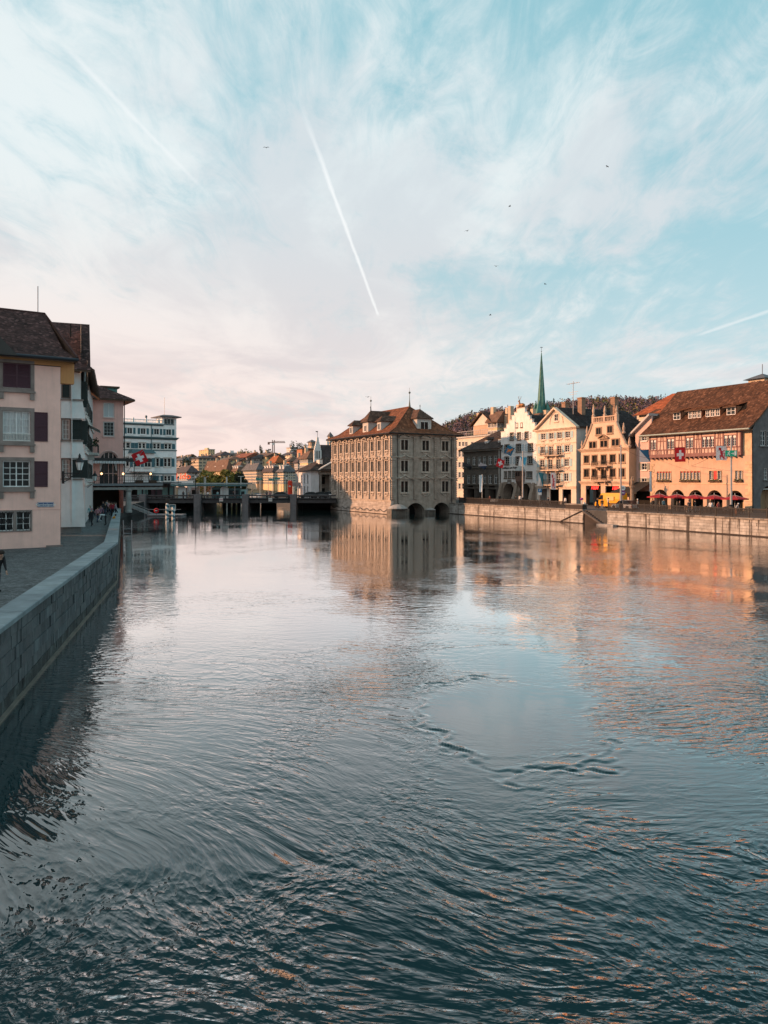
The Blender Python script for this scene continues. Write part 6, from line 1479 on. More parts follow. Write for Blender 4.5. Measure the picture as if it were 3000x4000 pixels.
# covered walk at bridge level
MB().box(0, WH, -3.0, 0, z_bot-.5, z_bot-.15).obj('walk_roof', mat('dark_canopy', (.04, .045, .05), .6), B)
MB().box(0, WH, 1.0, 1.2, -4, z_bot-.5).obj('walk_back_wall', plaster('grey_walk_wall', (.2, .2, .205)), B)
for k, (cx, m3) in enumerate(((670, DARK), (830, paint('aqua_display', (.3, .52, .5))), (1000, mat('dim_stripes', (.14, .09, .11))), (1140, MATS['aqua_display']), (760, DARK), (920, DARK))):
    xc = X2(cx); MB().box(xc-1.2, xc+1.2, .85, 1.02, .3, 2.4).obj('shop_window', m3, B)
for cx in (760, 930, 1080, 1215): xc = X2(cx); MB().box(xc-.15, xc+.15, -2.8, -2.5, -2, z_bot-.5).obj('walk_post', IRON, B)
# Swiss flag over the terrace
SWISS = flag_mat('swiss_flag_cloth', 'cross', (.62, .012, .02), (.85, .84, .84))
fl_ = empty('flag', P3(490, 1852, 104), 0, 'large red flag with white cross flying over the restaurant terrace', 'flag', 'flags along the river')
top = P3(560, 1758, 104)-P3(490, 1852, 104)
MB().tube([(0, 0, 0), tuple(top*1.05)], .04, 6).obj('pole', STEEL, fl_)
fm = flag_mesh(1.75, 1.75, SWISS, .12, seed=1); d1 = Vector((top.x, 0, top.z)).normalized()
link('cloth', fm, fl_, T(top*.98) @ Matrix.Rotation(math.atan2(-top.z, -top.x)+math.pi*0, 4, 'Y').inverted() @ Matrix.Rotation(math.pi, 4, 'X') if False else T(tuple(P3(512, 1778, 104)-P3(490, 1852, 104))) @ Matrix.Rotation(R(-28), 4, 'Y'))
# landing, ladder, mooring poles, life-ring
BRW = mat('weathered_timber', (.06, .05, .045), .85, .3)
sl = empty('boat_landing', P3(560, 2000, 140)*1.0, 0, 'dark landing stage with steps below the restaurant terrace', 'landing stage'); sl.location = (-44.5, 140, 0)
for i in range(10): MB().box(-2.2+i*.45, -1.75+i*.45, -2, 1.5, 1.9-i*.18, 1.98-i*.18).obj('stair_step', stone('pale_step', (.3, .3, .3)), sl)
MB().box(2.0, 8.2, -2.2, 1.0, .05, .3).obj('platform', stone('platform_grey', (.24, .24, .25)), sl); MB().tube([(-2.2, -2, 3.0), (2.2, -2, 1.2), (8.0, -2, 1.2)], .035, 5).tube([(2.2, -2, .3), (2.2, -2, 1.2)], .03, 5).tube([(5, -2, .3), (5, -2, 1.2)], .03, 5).obj('handrail', STEEL, sl)
STRP = bpy.data.materials.new('blue_white_spiral'); STRP.use_nodes = True; _n = STRP.node_tree.nodes; _l = STRP.node_tree.links
_t = _n.new('ShaderNodeTexCoord'); _sp = _n.new('ShaderNodeSeparateXYZ'); _l.new(_t.outputs['Object'], _sp.inputs[0]); _at = _n.new('ShaderNodeMath'); _at.operation = 'ARCTAN2'; _l.new(_sp.outputs[1], _at.inputs[0]); _l.new(_sp.outputs[0], _at.inputs[1])
_m1 = _n.new('ShaderNodeMath'); _m1.operation = 'MULTIPLY_ADD'; _l.new(_at.outputs[0], _m1.inputs[0]); _m1.inputs[1].default_value = 1/(2*math.pi); _m2 = _n.new('ShaderNodeMath'); _m2.operation = 'MULTIPLY'; _l.new(_sp.outputs[2], _m2.inputs[0]); _m2.inputs[1].default_value = 1.25; _l.new(_m2.outputs[0], _m1.inputs[2])
_fr = _n.new('ShaderNodeMath'); _fr.operation = 'FRACT'; _l.new(_m1.outputs[0], _fr.inputs[0]); _gt = _n.new('ShaderNodeMath'); _gt.operation = 'GREATER_THAN'; _l.new(_fr.outputs[0], _gt.inputs[0]); _gt.inputs[1].default_value = .5
_mx = _n.new('ShaderNodeMix'); _mx.data_type = 'RGBA'; _l.new(_gt.outputs[0], _mx.inputs['Factor']); _mx.inputs[6].default_value = (.03, .16, .23, 1); _mx.inputs[7].default_value = (.75, .77, .76, 1); _l.new(_mx.outputs[2], _n['Principled BSDF'].inputs['Base Color'])
for px, py, top_y, lab in ((653, 2020, 1968, 'taller blue and white striped mooring pole with sign at the landing'), (677, 2025, 1982, 'shorter blue and white striped mooring pole beside the taller one')):
    p = on_level(px, py, 0); o = empty('mooring_pole', p, 0, lab, 'mooring pole', 'striped mooring poles'); h_ = P3(px, top_y, p.y).z
    MB().tube([(0, 0, -2), (0, 0, h_-.1)], .27, 14).lathe([(.27, h_-.1), (.2, h_+.05), (.05, h_+.12)], (0, 0, 0), 14).obj('shaft', STRP, o)
    if px < 660: MB().box(.35, 1.5, -.05, .05, h_-1.2, h_-.1).obj('notice_board', OFFW, o); MB().box(.45, 1.4, -.07, -.05, h_-.55, h_-.2).obj('notice_print', TS_, o); MB().box(-.35, .4, -.1, .2, h_+.1, h_+.8).obj('box_lamp', BRW, o)
lr = empty('life_ring', on_level(620, 2018, .45)+Vector((0, 0, .1)), 0, 'red life ring box at the water under the bridge', 'life ring')
lr.location = (P3(620, 2000, 139).x, 137.6, 1.0); lr.scale = (.62, .62, .62)
m_ = MB(); seg = [(.55*math.cos(t*math.pi/8), 0, .55*math.sin(t*math.pi/8)) for t in range(17)]; m_.tube(seg, .2, 8); m_.obj('ring', mat('red_ring', (.65, .02, .03), .5), lr); MB().box(-.3, .3, -.24, -.18, -.1, .14).obj('label_plate', WHITE, lr); MB().box(-.05, .05, .1, .2, -1.2, .6).obj('post', IRON, lr)
ld = empty('ladder', (-21.7, 63.0, 0), R(108.5), 'steel ladder and gate hung on the parapet over the water', 'ladder')
for yy_ in (-.3, -.95): MB().tube([(0, yy_, -.2), (0, yy_, 3.2)], .035, 6).obj('rail', STEEL, ld)
for i in range(7): MB().tube([(0, -.3, .2+i*.38), (0, -.95, .2+i*.38)], .025, 5).obj('rung', STEEL, ld)
# ------------------------------------------------------------------ bridge with market pavilion
CONC = stone('dark_concrete', (.05, .047, .05), streaks=.3); CONC2 = stone('pier_concrete', (.15, .14, .145), streaks=.5, stain_col=(.06, .05, .05))
YB = 165.5
xa, xb = P3(492, 0, YB).x, P3(1302, 0, YB).x+.6
BR = empty('bridge', (xa, YB, 0), 0, 'low dark concrete bridge with four piers across the river', 'bridge')
Lb = xb-xa; bx_ = lambda px: P3(px, 0, YB).x-xa
MB().box(0, Lb, 0, 15, 1.75, 2.4).obj('deck', CONC, BR)
MB().box(0, Lb, -.7, .0, 1.55, 2.15).obj('edge_beam', CONC, BR); MB().box(0, Lb, -.5, -.1, 2.35, 2.6).obj('kerb_beam', CONC, BR)
MB().box(0, Lb, -.62, -.25, 3.0, 3.3).obj('handrail', mat('dark_rail', (.05, .047, .05), .6), BR)
pm = MB().box(-.1, .1, -.5, -.3, 2.1, 3.0).mesh('rail_post', CONC)
for i in range(20): link('rail_post', pm, BR, T((Lb*(i+.5)/20, 0, 0)))
rr = MB()
for z in (2.72, 2.86): rr.box(0, Lb, -.42, -.38, z, z+.05)
rr.obj('rail_bars', IRON, BR)
for px, w in ((563, 24), (776, 25), (962, 23), (1148, 23)):
    x = bx_(px); hw = w/3000*YB/2
    MB().add([(x-hw*.95, -1.6, -2), (x+hw*.95, -1.6, -2), (x+hw*.95, 3, -2), (x-hw*.95, 3, -2), (x-hw*1.08, -1.35, 3.45), (x+hw*1.08, -1.35, 3.45), (x+hw*1.08, .2, 3.45), (x-hw*1.08, .2, 3.45)], [(0, 1, 5, 4), (1, 2, 6, 5), (2, 3, 7, 6), (3, 0, 4, 7), (4, 5, 6, 7)]).obj('pier', CONC2, BR)
    MB().box(x-hw*.9, x+hw*.9, 3.0, 15, -2, 1.75).obj('pier_wall', CONC, BR)
for px0, px1 in ((842, 1000), (655, 760), (1000, 1050)):
    for i in range(9): x = bx_(px0+(px1-px0)*i/8); MB().box(x-.35, x+.35, 9, 9.6, -2, 1.75).obj('rear_pile', CONC, BR)
MB().box(bx_(1160), Lb, 12, 12.5, -2, 1.75).obj('abutment_wall', CONC, BR); MB().box(0, bx_(770), 12, 12.5, -2, 1.75).obj('abutment_wall', CONC, BR)
for px, c in ((864, 'pink_notice'), (1056, 'white_notice')):
    o = empty('bridge_sign', P3(px, 1952, YB-1.0), 0, 'small %s signboard on the bridge parapet' % ('pink and white striped' if px < 900 else 'white'), 'sign')
    MB().box(-.4, .4, -.04, .04, -.35, .35).obj('board', OFFW, o)
    MB().box(-.38, .38, -.06, -.04, -.1, .1).obj('stripe', paint('notice_pink', (.45, .22, .28)) if px < 900 else paint('notice_grey', (.3, .3, .33)), o)
# market pavilion
TEALK = paint('teal_kiosk', (.05, .13, .14)); PVG = glass('pavilion_glass', tr=True)
pv = empty('market_pavilion', P3(690, 0, YB+4).xy.to_3d()+Vector((0, 0, 2.4)), 0, 'long flat roofed glass and steel market pavilion on the bridge', 'pavilion')
Lp = P3(966, 0, YB+4).x-P3(690, 0, YB+4).x
MB().box(-1, Lp, -1.2, 6, 3.15, 3.42).obj('roof', mat('pale_metal_roof', (.26, .31, .32), .5), pv); MB().box(-1, Lp, -1.25, -1.0, 2.75, 3.1).obj('fascia', TEALK, pv)
for i in range(7): x = Lp*i/6; MB().box(x-.07, x+.07, -.8, -.66, 0, 2.8).obj('post', STEEL, pv)
for i in range(6):
    xa_, xb_ = Lp*i/6+.1, Lp*(i+1)/6-.1
    if i in (1, 2): MB().box(xa_, xb_, 3.0, 3.03, .2, 2.7).obj('glass_panel', PVG, pv)
for k, (px0, px1, c, h_) in enumerate(((827, 872, TEALK, 2.5), (892, 935, TEALK, 2.3), (745, 766, STEEL, 2.4), (938, 958, paint('pale_teal_panel', (.25, .48, .5)), 2.0), (702, 722, OFFW, 2.4))):
    xa_, xb_ = (P3(p, 0, YB+4).x-pv.location.x for p in (px0, px1)); o = MB().box(xa_, xb_, .2, 3, 0, h_).obj('kiosk', c, pv); MB().box(xa_+.2, xb_-.2, .12, .2, h_*.4, h_*.8).obj('kiosk_window', GLASS2 if k % 2 else DARK, o)
for px in (877, 712): x = P3(px, 0, YB+4).x-pv.location.x; MB().prism_xz([(x-.9, 0), (x+.9, 0), (x+.9, 2.2), (x, 3.2), (x-.9, 2.2)], -.2, .1).obj('folded_parasol', paint('pale_canvas', (.5, .55, .55)), pv)
# lamp posts on the bridge
for k, (px, top_, Yl) in enumerate(((764, 1851, YB+2), (1120, 1857, YB+10), (696, 1860, YB+8))):
    o = empty('bridge_lamp', Vector((P3(px, 0, Yl).x, Yl, 2.4)), 0, ('black street lamp with white lantern on the bridge over the pavilion', 'street lamp near the red column on the bridge', 'short street lamp at the hotel end of the bridge')[k], 'street lamp', 'lamps on the bridge')
    h_ = P3(px, top_, Yl).z-2.4; MB().tube([(0, 0, 0), (0, 0, h_-.9)], [.12, .07], 8).obj('pole', IRON, o); MB().lathe([(.14, h_-.9), (.25, h_-.35)], (0, 0, 0), 6).obj('lamp_glass', LAMPG, o); MB().lathe([(.3, h_-.35), (.1, h_-.1), (.02, h_)], (0, 0, 0), 6).obj('lamp_hood', IRON, o)
for k, px in enumerate((798, 803, 884, 887, 941)):
    o = empty('light_mast', Vector((P3(px, 0, 185).x, 185, 2.2)), 0, 'thin pale light mast with crossbar behind the pavilion, %s from the left' % ('first', 'second', 'third', 'fourth', 'fifth')[k], 'light mast', 'light masts behind the bridge')
    h_ = P3(px, 1862, 185).z-2.2; MB().tube([(0, 0, -3), (0, 0, h_)], .1, 6).obj('pole', OFFW, o); MB().box(-.7, .7, -.15, .15, h_, h_+.12).obj('lamp_head', OFFW, o)
rc = empty('advertising_column', Vector((P3(1133, 0, 186).x, 186, 2.3)), 0, 'bright red round-topped advertising column beyond the bridge', 'column')
h_ = P3(1133, 1877, 186).z-2.3; MB().lathe([(.56, 0), (.56, h_-.35), (.53, h_-.15), (.4, h_-.03), (.05, h_+.02)], (0, 0, 0), 20).obj('body', mat('bright_red', (.75, .045, .01), .5, .08), rc, smooth=False); MB().lathe([(.6, 0), (.6, .3)], (0, 0, -.3), 16).obj('base', CONC, rc); MB().box(-.25, .25, -.58, -.54, h_*.62, h_*.7).obj('poster_strip', OFFW, rc)
# far poles and masts by the moorings
for k, px in enumerate((984, 1016, 1027, 1048, 1064, 1072, 1087, 1100, 1108)):
    Yl = 215+k*7; o = empty('pole', Vector((P3(px, 0, Yl).x, Yl, 1.0)), 0, 'thin pole rising at the far moorings, number %s counted from the left' % ('one', 'two', 'three', 'four', 'five', 'six', 'seven', 'eight', 'nine')[k], 'pole', 'poles at the far moorings')
    h_ = P3(px, 1858+(k*7) % 18, Yl).z-1; MB().tube([(0, 0, -2), (0, 0, h_)], .08, 6).obj('shaft', (STEEL, OFFW, BRW)[k % 3], o)
    if k in (1, 4, 6): MB().box(-1.2, .6, -.05, .05, h_-.8, h_-.1).obj('sign_panel', paint('teal_sign', (.03, .22, .20)), o)
# boats under covers at the far moorings
CANV = [mat('boat_cover_%d' % i, c, .8) for i, c in enumerate(((.55, .55, .56), (.3, .22, .17), (.62, .6, .58), (.16, .16, .18)))]
for k in range(12):
    px = 972+k*13.5; Yl = 222+(k*37) % 60; o = empty('moored_boat', Vector((P3(px, 0, Yl).x, Yl, 0)), R((k*53) % 90-30), 'small covered motorboat moored beyond the bridge, %s from the left' % ('first second third fourth fifth sixth seventh eighth ninth tenth eleventh twelfth'.split()[k]), 'boat', 'boats moored beyond the bridge')
    hull = [(-2.8, 0), (-2.5, -.9), (1.2, -1.0), (3.2, 0), (1.2, 1.0), (-2.5, .9)]
    m_ = MB(); m_.add([(x*.8, y*.7, -.3) for x, y in hull]+[(x, y, .75) for x, y in hull], [tuple(range(5, -1, -1))]+[(i, (i+1) % 6, (i+1) % 6+6, i+6) for i in range(6)]); m_.obj('hull', WHITE if k % 2 else BRW, o)
    m_ = MB(); m_.add([(x, y, .75) for x, y in hull]+[(-1.8, 0, 1.9), (1.0, 0, 1.8)], [(0, 1, 6), (1, 2, 7, 6), (2, 3, 7), (3, 4, 7), (4, 5, 6, 7), (5, 0, 6)]); m_.obj('cover', CANV[k % 4], o)
# ------------------------------------------------------------------ far town
CW = {k: plaster('town_'+k, c, bump=0, streaks=.15) for k, c in dict(yellow=(.68, .52, .30), cream=(.66, .58, .46), white=(.72, .71, .69), grey=(.42, .41, .41), tan=(.58, .45, .32), rust=(.45, .20, .11), rose=(.58, .44, .38), dusk=(.33, .31, .31)).items()}
RTC = {k: tiles_mat('town_roof_'+k, c, .35) for k, c in dict(brown=(.20, .12, .085), red=(.32, .11, .065), dark=(.105, .085, .088), slate=(.15, .15, .16), orange=(.40, .13, .05)).items()}  # dark and slate roofs are lightened to stand in for haze
WINM = mat('far_window', (.03, .032, .036), .15, .2); WFR = OFFW
wbox = {}
def far_block(corner, left, right, base_y, eave_y, Y, label, name='town_house', th=28, rh=3.5, roof_kind='hip', lm='cream', rm='brown', rows=4, lc=6, rc=4, group=None, dorm=0, single=None, th_l=None, fm=None, cat='house', deep=0):
    """block seen corner-on: a sunlit face runs back to the left, a shaded one to the right"""
    p = P3(corner, base_y, Y); zb = p.z; rd = Vector((math.cos(R(th)), math.sin(R(th)))); lf = Vector((-rd.y, rd.x))
    fR = Fac((p.x, p.y), rd, zb); fL = Fac((p.x, p.y), lf, zb)
    Wr = max(3., fR.x(right)); Wl = max(3., fL.x(left)) if left < corner-1 else 8.
    H = P3(corner, eave_y, Y).z-zb; o = empty(name, (p.x, p.y, zb), R(th), label, cat, group)
    wm_ = CW[lm]; dp = max(6, deep, zb-ground_z(p.x, p.y)+3)
    MB().box(0, Wr, 0, Wl, -dp, H).obj('wall', wm_, o)
    ov = .7
    if roof_kind == 'flat':
        MB().box(-.4, Wr+.4, -.4, Wl+.4, H, H+.5).obj('roof', CW['grey'], o); MB().box(Wr*.3, Wr*.6, Wl*.3, Wl*.6, H+.5, H+2.2).obj('lift_house', wm_, o)
    else:
        a = [(-ov, -ov, H), (Wr+ov, -ov, H), (Wr+ov, Wl+ov, H), (-ov, Wl+ov, H)]; q_ = min(Wr, Wl)*.45
        if Wl >= Wr: r1_, r2_ = (Wr/2, q_ if roof_kind == 'hip' else -ov, H+rh), (Wr/2, Wl-q_ if roof_kind == 'hip' else Wl+ov, H+rh); fs = [(0, 1, 4), (1, 2, 5, 4), (2, 3, 5), (3, 0, 4, 5)]
        else: r1_, r2_ = (q_ if roof_kind == 'hip' else -ov, Wl/2, H+rh), (Wr-q_ if roof_kind == 'hip' else Wr+ov, Wl/2, H+rh); fs = [(0, 1, 5, 4), (1, 2, 5), (2, 3, 4, 5), (3, 0, 4)]
        if roof_kind == 'tent': r1_ = r2_ = (Wr/2, Wl/2, H+rh)
        vs_ = a+[r1_, r2_]; rf_ = MB().add(vs_+[(x, y, H-.25) for x, y, z in a], fs+[(6, 7, 1, 0), (7, 8, 2, 1), (8, 9, 3, 2), (9, 6, 0, 3), (9, 8, 7, 6)]).obj('roof', RTC[rm], o)
        if roof_kind != 'tent' and Y < 700: x, y = (r1_[0]+r2_[0])/2, (r1_[1]+r2_[1])/2; MB().box(x-.5, x+.5, y+1, y+2, H+rh-1, H+rh+1.2).obj('chimney', CW['tan'], o)
        for k in range(dorm):
            t = (k+.5)/dorm
            MB().box(.3, 2.2, Wl*t-.7, Wl*t+.7, H+.4, H+2.2).prism_xy([(0.1, Wl*t-.9), (2.6, Wl*t-.9), (2.6, Wl*t+.9), (.1, Wl*t+.9)], H+2.2, H+2.5).obj('dormer', CW['white'], o)
    fh = H/rows; single = (Y < 345) if single is None else single
    key = (round(fh, 1), Y < 345)
    if key not in wbox:
        h_ = fh*.5; m_ = MB().box(-.6, .6, -.07, .02, 0, h_, 0); ring(m_, -.72, .72, -.12, h_+.12, .14, -.14, .02, 1); m_.box(-.05, .05, -.1, 0, 0, h_, 1); wbox[key] = m_.mesh('window', [WINM, WFR])
    me_ = wbox[key]; pos = []
    for r in range(rows):
        z = fh*(r+.28)
        for i in range(rc): pos.append(T((Wr*(i+.5)/rc, 0, z)))
        for i in range(lc): pos.append(T((0, Wl*(i+.5)/lc, z)) @ RZ(R(-90)))
    if single:
        for M in pos: link('window', me_, o, M)
    elif pos:
        m_ = MB(); h_ = fh*.5
        for M in pos: m_.box(-.6, .6, -.09, .02, 0, h_, 0, M); m_.box(-.06, .06, -.12, -.08, 0, h_, 1, M)
        m_.obj('windows', [WINM, WFR], o)['kind'] = 'stuff'
    return o
far_block(733, 688, 774, 1888, 1844, 330, 'low grey-blue building with purple hip roof left of the plane trees', lm='grey', rm='dark', rows=4, lc=6, rc=7, rh=3)
far_block(776, 746, 836, 1862, 1789, 430, 'tall block with glowing orange side and bare grey front above the trees', lm='tan', rm='dark', rows=6, lc=7, rc=4, rh=1.5)
far_block(886, 797, 903, 1885, 1838, 380, 'long tan building with three gabled dormers above the trees', lm='yellow', rm='brown', rows=3, lc=14, rc=3, rh=5.5, dorm=3)
far_block(929, 888, 974, 1885, 1839, 372, 'tan building with five white dormers beside the three-gabled one', lm='rose', rm='brown', rows=4, lc=8, rc=5, rh=4.5, dorm=5)
far_block(1004, 950, 1029, 1892, 1835, 330, 'broad tan office block with rows of many windows behind the moorings', lm='tan', rm='slate', rows=5, lc=14, rc=5, rh=3.0, name='office_block', cat='office')
far_block(1067, 1028, 1086, 1892, 1842, 318, 'yellow mansard house with four dormers right of the office block', lm='yellow', rm='dark', rows=5, lc=6, rc=3, rh=3.4, dorm=4)
far_block(1109, 1085, 1152, 1892, 1842, 305, 'yellow and grey corner house with slate dormers behind the red column', lm='yellow', rm='slate', rows=5, lc=4, rc=6, rh=3.4, dorm=2)
far_block(1078, 1046, 1112, 1826, 1806, 420, 'house with glowing orange roof above the yellow mansard house', lm='yellow', rm='orange', rows=2, lc=5, rc=4, rh=3.8)
far_block(997, 979, 1018, 1816, 1781, 520, 'narrow yellow house with tall lit end halfway up the hill', lm='yellow', rm='brown', rows=4, lc=3, rc=3, rh=3)
far_block(1031, 1013, 1073, 1812, 1779, 525, 'yellow-ended grey house with dark hip roof halfway up the hill', lm='cream', rm='dark', rows=4, lc=3, rc=6, rh=3)
far_block(1093, 1073, 1113, 1808, 1781, 530, 'small yellow house with flat top below the crane', lm='yellow', rm='slate', rows=3, lc=3, rc=3, roof_kind='flat')
far_block(889, 875, 937, 1806, 1770, 600, 'pale flat-roofed apartment block with dark windows on the hill', lm='white', rows=4, lc=3, rc=7, roof_kind='flat', name='apartment_block', cat='apartments')
far_block(813, 777, 839, 1774, 1756, 800, 'stepped yellow terrace block on the skyline', lm='yellow', rows=3, lc=5, rc=3, roof_kind='flat', name='apartment_block', cat='apartments')
far_block(1136, 1119, 1160, 1778, 1749, 650, 'white and yellow apartment block on the skyline right of the crane', lm='white', rows=4, lc=3, rc=4, roof_kind='flat', name='apartment_block', cat='apartments')
far_block(1180, 1160, 1232, 1792, 1752, 450, 'big dark maroon building behind the white stepped gable', lm='rust', rm='dark', rows=4, lc=0, rc=0, rh=.8)
far_block(1216, 1203, 1228, 1790, 1726, 480, 'square tan tower with low tent roof and wide openings', name='tower', lm='tan', rm='slate', rows=3, lc=2, rc=2, rh=1.6, roof_kind='tent', cat='tower')
far_block(1288, 1280, 1297, 1775, 1704, 700, 'distant church tower with pointed slate roof beside the town hall eave', name='church_tower', lm='tan', rm='slate', rows=4, lc=2, rc=2, rh=4.2, roof_kind='tent', cat='tower')
far_block(1203, 1172, 1228, 1880, 1790, 262, 'yellow house row rising behind the colonnaded guard house', lm='yellow', rm='brown', rows=4, lc=8, rc=3, rh=2.5)
far_block(1130, 1112, 1176, 1822, 1800, 400, 'pale house with orange gable above the slate-dormered corner house', lm='rust', rm='brown', rows=3, lc=3, rc=4, rh=2.5)
far_block(918, 905, 960, 1826, 1800, 520, 'white and dusky house below the pale apartment block', lm='cream', rm='slate', rows=3, lc=3, rc=4, roof_kind='flat')
far_block(705, 690, 738, 1835, 1815, 480, 'dark gabled house next to the hotel on the hillside', lm='dusk', rm='dark', rows=2, lc=3, rc=4, rh=4)
far_block(1165, 1150, 1196, 1835, 1806, 330, 'grey house squeezed between slate dormers and yellow row', lm='grey', rm='dark', rows=3, lc=3, rc=4, rh=3)
# small houses filling the slope
kinds = [('white', 'brown'), ('cream', 'dark'), ('dusk', 'slate'), ('rose', 'red'), ('yellow', 'brown')]
r2 = random.Random(11); todo = []
for k in range(84):
    Y = r2.choice((470, 540, 620, 700, 790, 880)); px = r2.uniform(686, 1240) if k < 64 else r2.uniform(1690, 2560)
    if k >= 64: Y = r2.uniform(330, 560)
    x = (px-1500)/3000*Y; gz = ground_z(x, Y)
    todo.append((px, Y, 1875-(gz-EYE)/Y*3000, r2.uniform(7, 11)/Y*3000, r2.uniform(5, 8.5)/Y*3000, *kinds[k % 5], r2.uniform(15, 45), r2.uniform(2, 3), r2.choice(('hip', 'gable'))))
ORDN = 'first second third fourth fifth sixth seventh eighth ninth tenth eleventh twelfth thirteenth fourteenth fifteenth sixteenth seventeenth'.split(); cnt = {}
adj = dict(white='white house with brown', cream='cream house with dark', dusk='dusky house with slate', rose='rosy house with red', yellow='yellow house with brown')
for px, Y, py, w, h, lm, rm, th_, rh_, rk in sorted(todo):
    i_ = cnt[lm] = cnt.get(lm, -1)+1
    far_block(px, px-w*.8, px+w, py, py-h, Y, 'small %s roof on the far hillside, %s such from the left' % (adj[lm], ORDN[i_]), th=th_, lm=lm, rm=rm, rows=3, lc=3, rc=3, rh=rh_, group='small houses on the far hillside', roof_kind=rk)
# red letters on the low building by the hotel
sgn = empty('roof_sign', P3(716, 1861, 322), 0, 'orange-red script sign on the low building beside the hotel', 'sign'); text_obj(sgn, I4, 'Lido', 3.6, mat('orange_letters', (.7, .08, .02), .5, emit=(1, .12, .03, .6)), 'letters', .1, bold=.06)
MB().box(-5, 4, .3, .5, -3.8, -1.8).obj('support', CW['white'], sgn)
# --- colonnaded guard house by the bridge
gh0 = P3(1215, 1925, 182); ghd = Vector((.90, .43)).normalized()
fg = Fac((gh0.x, gh0.y), ghd, 2.2); B = empty('guard_house', fg.at(0), fg.ang, 'white classical guard house with columned portico and pediment beside the bridge', 'guard house')
Wg = 14.; zeg = fg.z(1215, 1838); GP = plaster('guard_white', (.64, .64, .655)); GST = stone('guard_stone', (.27, .24, .21))
fl2 = Fac(gh0.xy, Vector((-ghd.y, ghd.x)), 2.2); Dg = fl2.x(1166)
lw = [Dg*.25, Dg*.5, Dg*.75]
MGL = RZ(R(90)) 
wall(B, T((0, Dg, 0)) @ RZ(R(-90)), Dg, -1, zeg, [(x-.35, x+.35, z, z+2.2) for x in lw for z in (.6, 3.4)], GP, rev=.2)
for x in lw:
    for z in (.6, 3.4): window(B, T((0, Dg, 0)) @ RZ(R(-90)), x, z, .7, 2.2, surr=.08, sm=GP, cols=1, rows=3, sill=0)
pxp = fg.x(1254)-.5
wall(B, I4, pxp, -1, zeg, (), GP, name='front_wall')
wall(B, T((0, 2.6, 0)), Wg-pxp, -1, zeg, [(pxp+1.2+i*2.6, pxp+2.5+i*2.6, a, b) for i in range(3) for a, b in ((0, 2.3), (3.3, 5.0))], GST, 'portico_back_wall', x0=pxp)
MB().quad((pxp, 0, -1), (pxp, 2.6, -1), (pxp, 2.6, zeg), (pxp, 0, zeg)).obj('portico_cheek', stone('orange_lit_pier', (.5, .38, .28)), B)
MB().box(pxp, Wg, 2.75, 2.85, -1, zeg).obj('dark_rooms', DARK, B)
for i in range(4): MB().lathe([(.45, 0), (.42, .2), (.36, .3), (.31, zeg-1.3), (.45, zeg-1.1), (.48, zeg-.9)], (pxp+.5+i*2.6, .4, 0), 12).obj('column', GST, B)
MB().box(pxp-.2, Wg, -.1, 2.6, zeg-.9, zeg+.05).obj('architrave', GST, B)
MB().prism_xz([(pxp-.3, zeg+.05), (pxp+9.5, zeg+.05), (pxp+4.6, zeg+2.6)], -.1, .3).obj('pediment', GST, B)
pm_ = MB(); pm_.add([(pxp-.7, -.5, zeg+.05), (pxp+4.6, -.5, zeg+2.95), (pxp+4.6, .5, zeg+2.95), (pxp-.7, .5, zeg+.05), (pxp-.7, -.5, zeg-.2), (pxp+4.6, -.5, zeg+2.65)], [(0, 1, 2, 3), (4, 5, 1, 0)]); pm_.obj('pediment_moulding', OFFW, B)
fgr = Fac(fg.at(0, Dg/2).xy, ghd, 2.2); zrg = fgr.z(1240, 1787)
roof(B, [[(-.7, -.7, zeg), (Wg, -.7, zeg), (Wg, Dg/2, zrg), (5.0, Dg/2, zrg)], [(-.7, Dg+.7, zeg), (-.7, -.7, zeg), (5.0, Dg/2, zrg)], [(Wg, Dg+.7, zeg), (-.7, Dg+.7, zeg), (5.0, Dg/2, zrg), (Wg, Dg/2, zrg)]], DRT, .4, .42)
MB().box(2.5, 3.3, 1.0, 3.0, zeg+1.6, zeg+2.6).obj('dormer', OFFW, B)
strip(B, I4, 0, pxp, zeg-.3, zeg, .35, OFFW, 'cornice')
# low open shed beside it
o = empty('bus_shelter', P3(1142, 1930, 188).xy.to_3d()+Vector((0, 0, 2.2)), R(25), 'low flat-roofed shelter with white posts beside the guard house', 'shelter'); zsh = P3(1142, 1884, 188).z-2.2
MB().box(0, 5.5, 0, 3, zsh-.9, zsh).obj('roof', CW['dusk'], o)
for i in range(5): MB().box(.2+i*1.2, .5+i*1.2, .1, .3, 0, zsh-.9).obj('post', WHITE, o)
# white gothic gable with spire, dark roof
g0 = P3(1227, 1800, 232); o = empty('stepped_gable_house', g0, R(20), 'white stepped gable with weather vane and steep dark roof behind the guard house', 'house')
zt = P3(1238, 1712, 232).z-g0.z; m_ = MB()
for i in range(6): m_.box(.16*i, 2.3-.16*i, 0, .8, -8 if i == 0 else zt*(.40+.09*i), zt*(.49+.09*i))
m_.box(.85, 1.45, 0, .8, zt*.93, zt+.3); m_.obj('gable', CW['white'], o)
for x in (.6, 1.15, 1.7): MB().box(x-.13, x+.13, -.06, .02, zt*.1, zt*.45).obj('window', WINM, o)
MB().tube([(1.15, .4, zt+.2), (1.15, .4, zt+2.2)], .06, 5).box(.6, 1.3, .36, .44, zt+1.9, zt+2.2).obj('weather_vane', IRON, o)
MB().prism_xz([(2.3, -8), (12, -8), (12, zt*.2), (11, zt*.72), (2.3, zt*.72)], .8, 9).obj('roof', RTC['dark'], o); MB().box(6.0, 7.2, .5, .85, zt*.40, zt*.56).obj('dormer', OFFW, o)
MB().box(4.6, 5.2, 2, 2.8, zt*.65, zt*.9).obj('chimney', CW['white'], o)
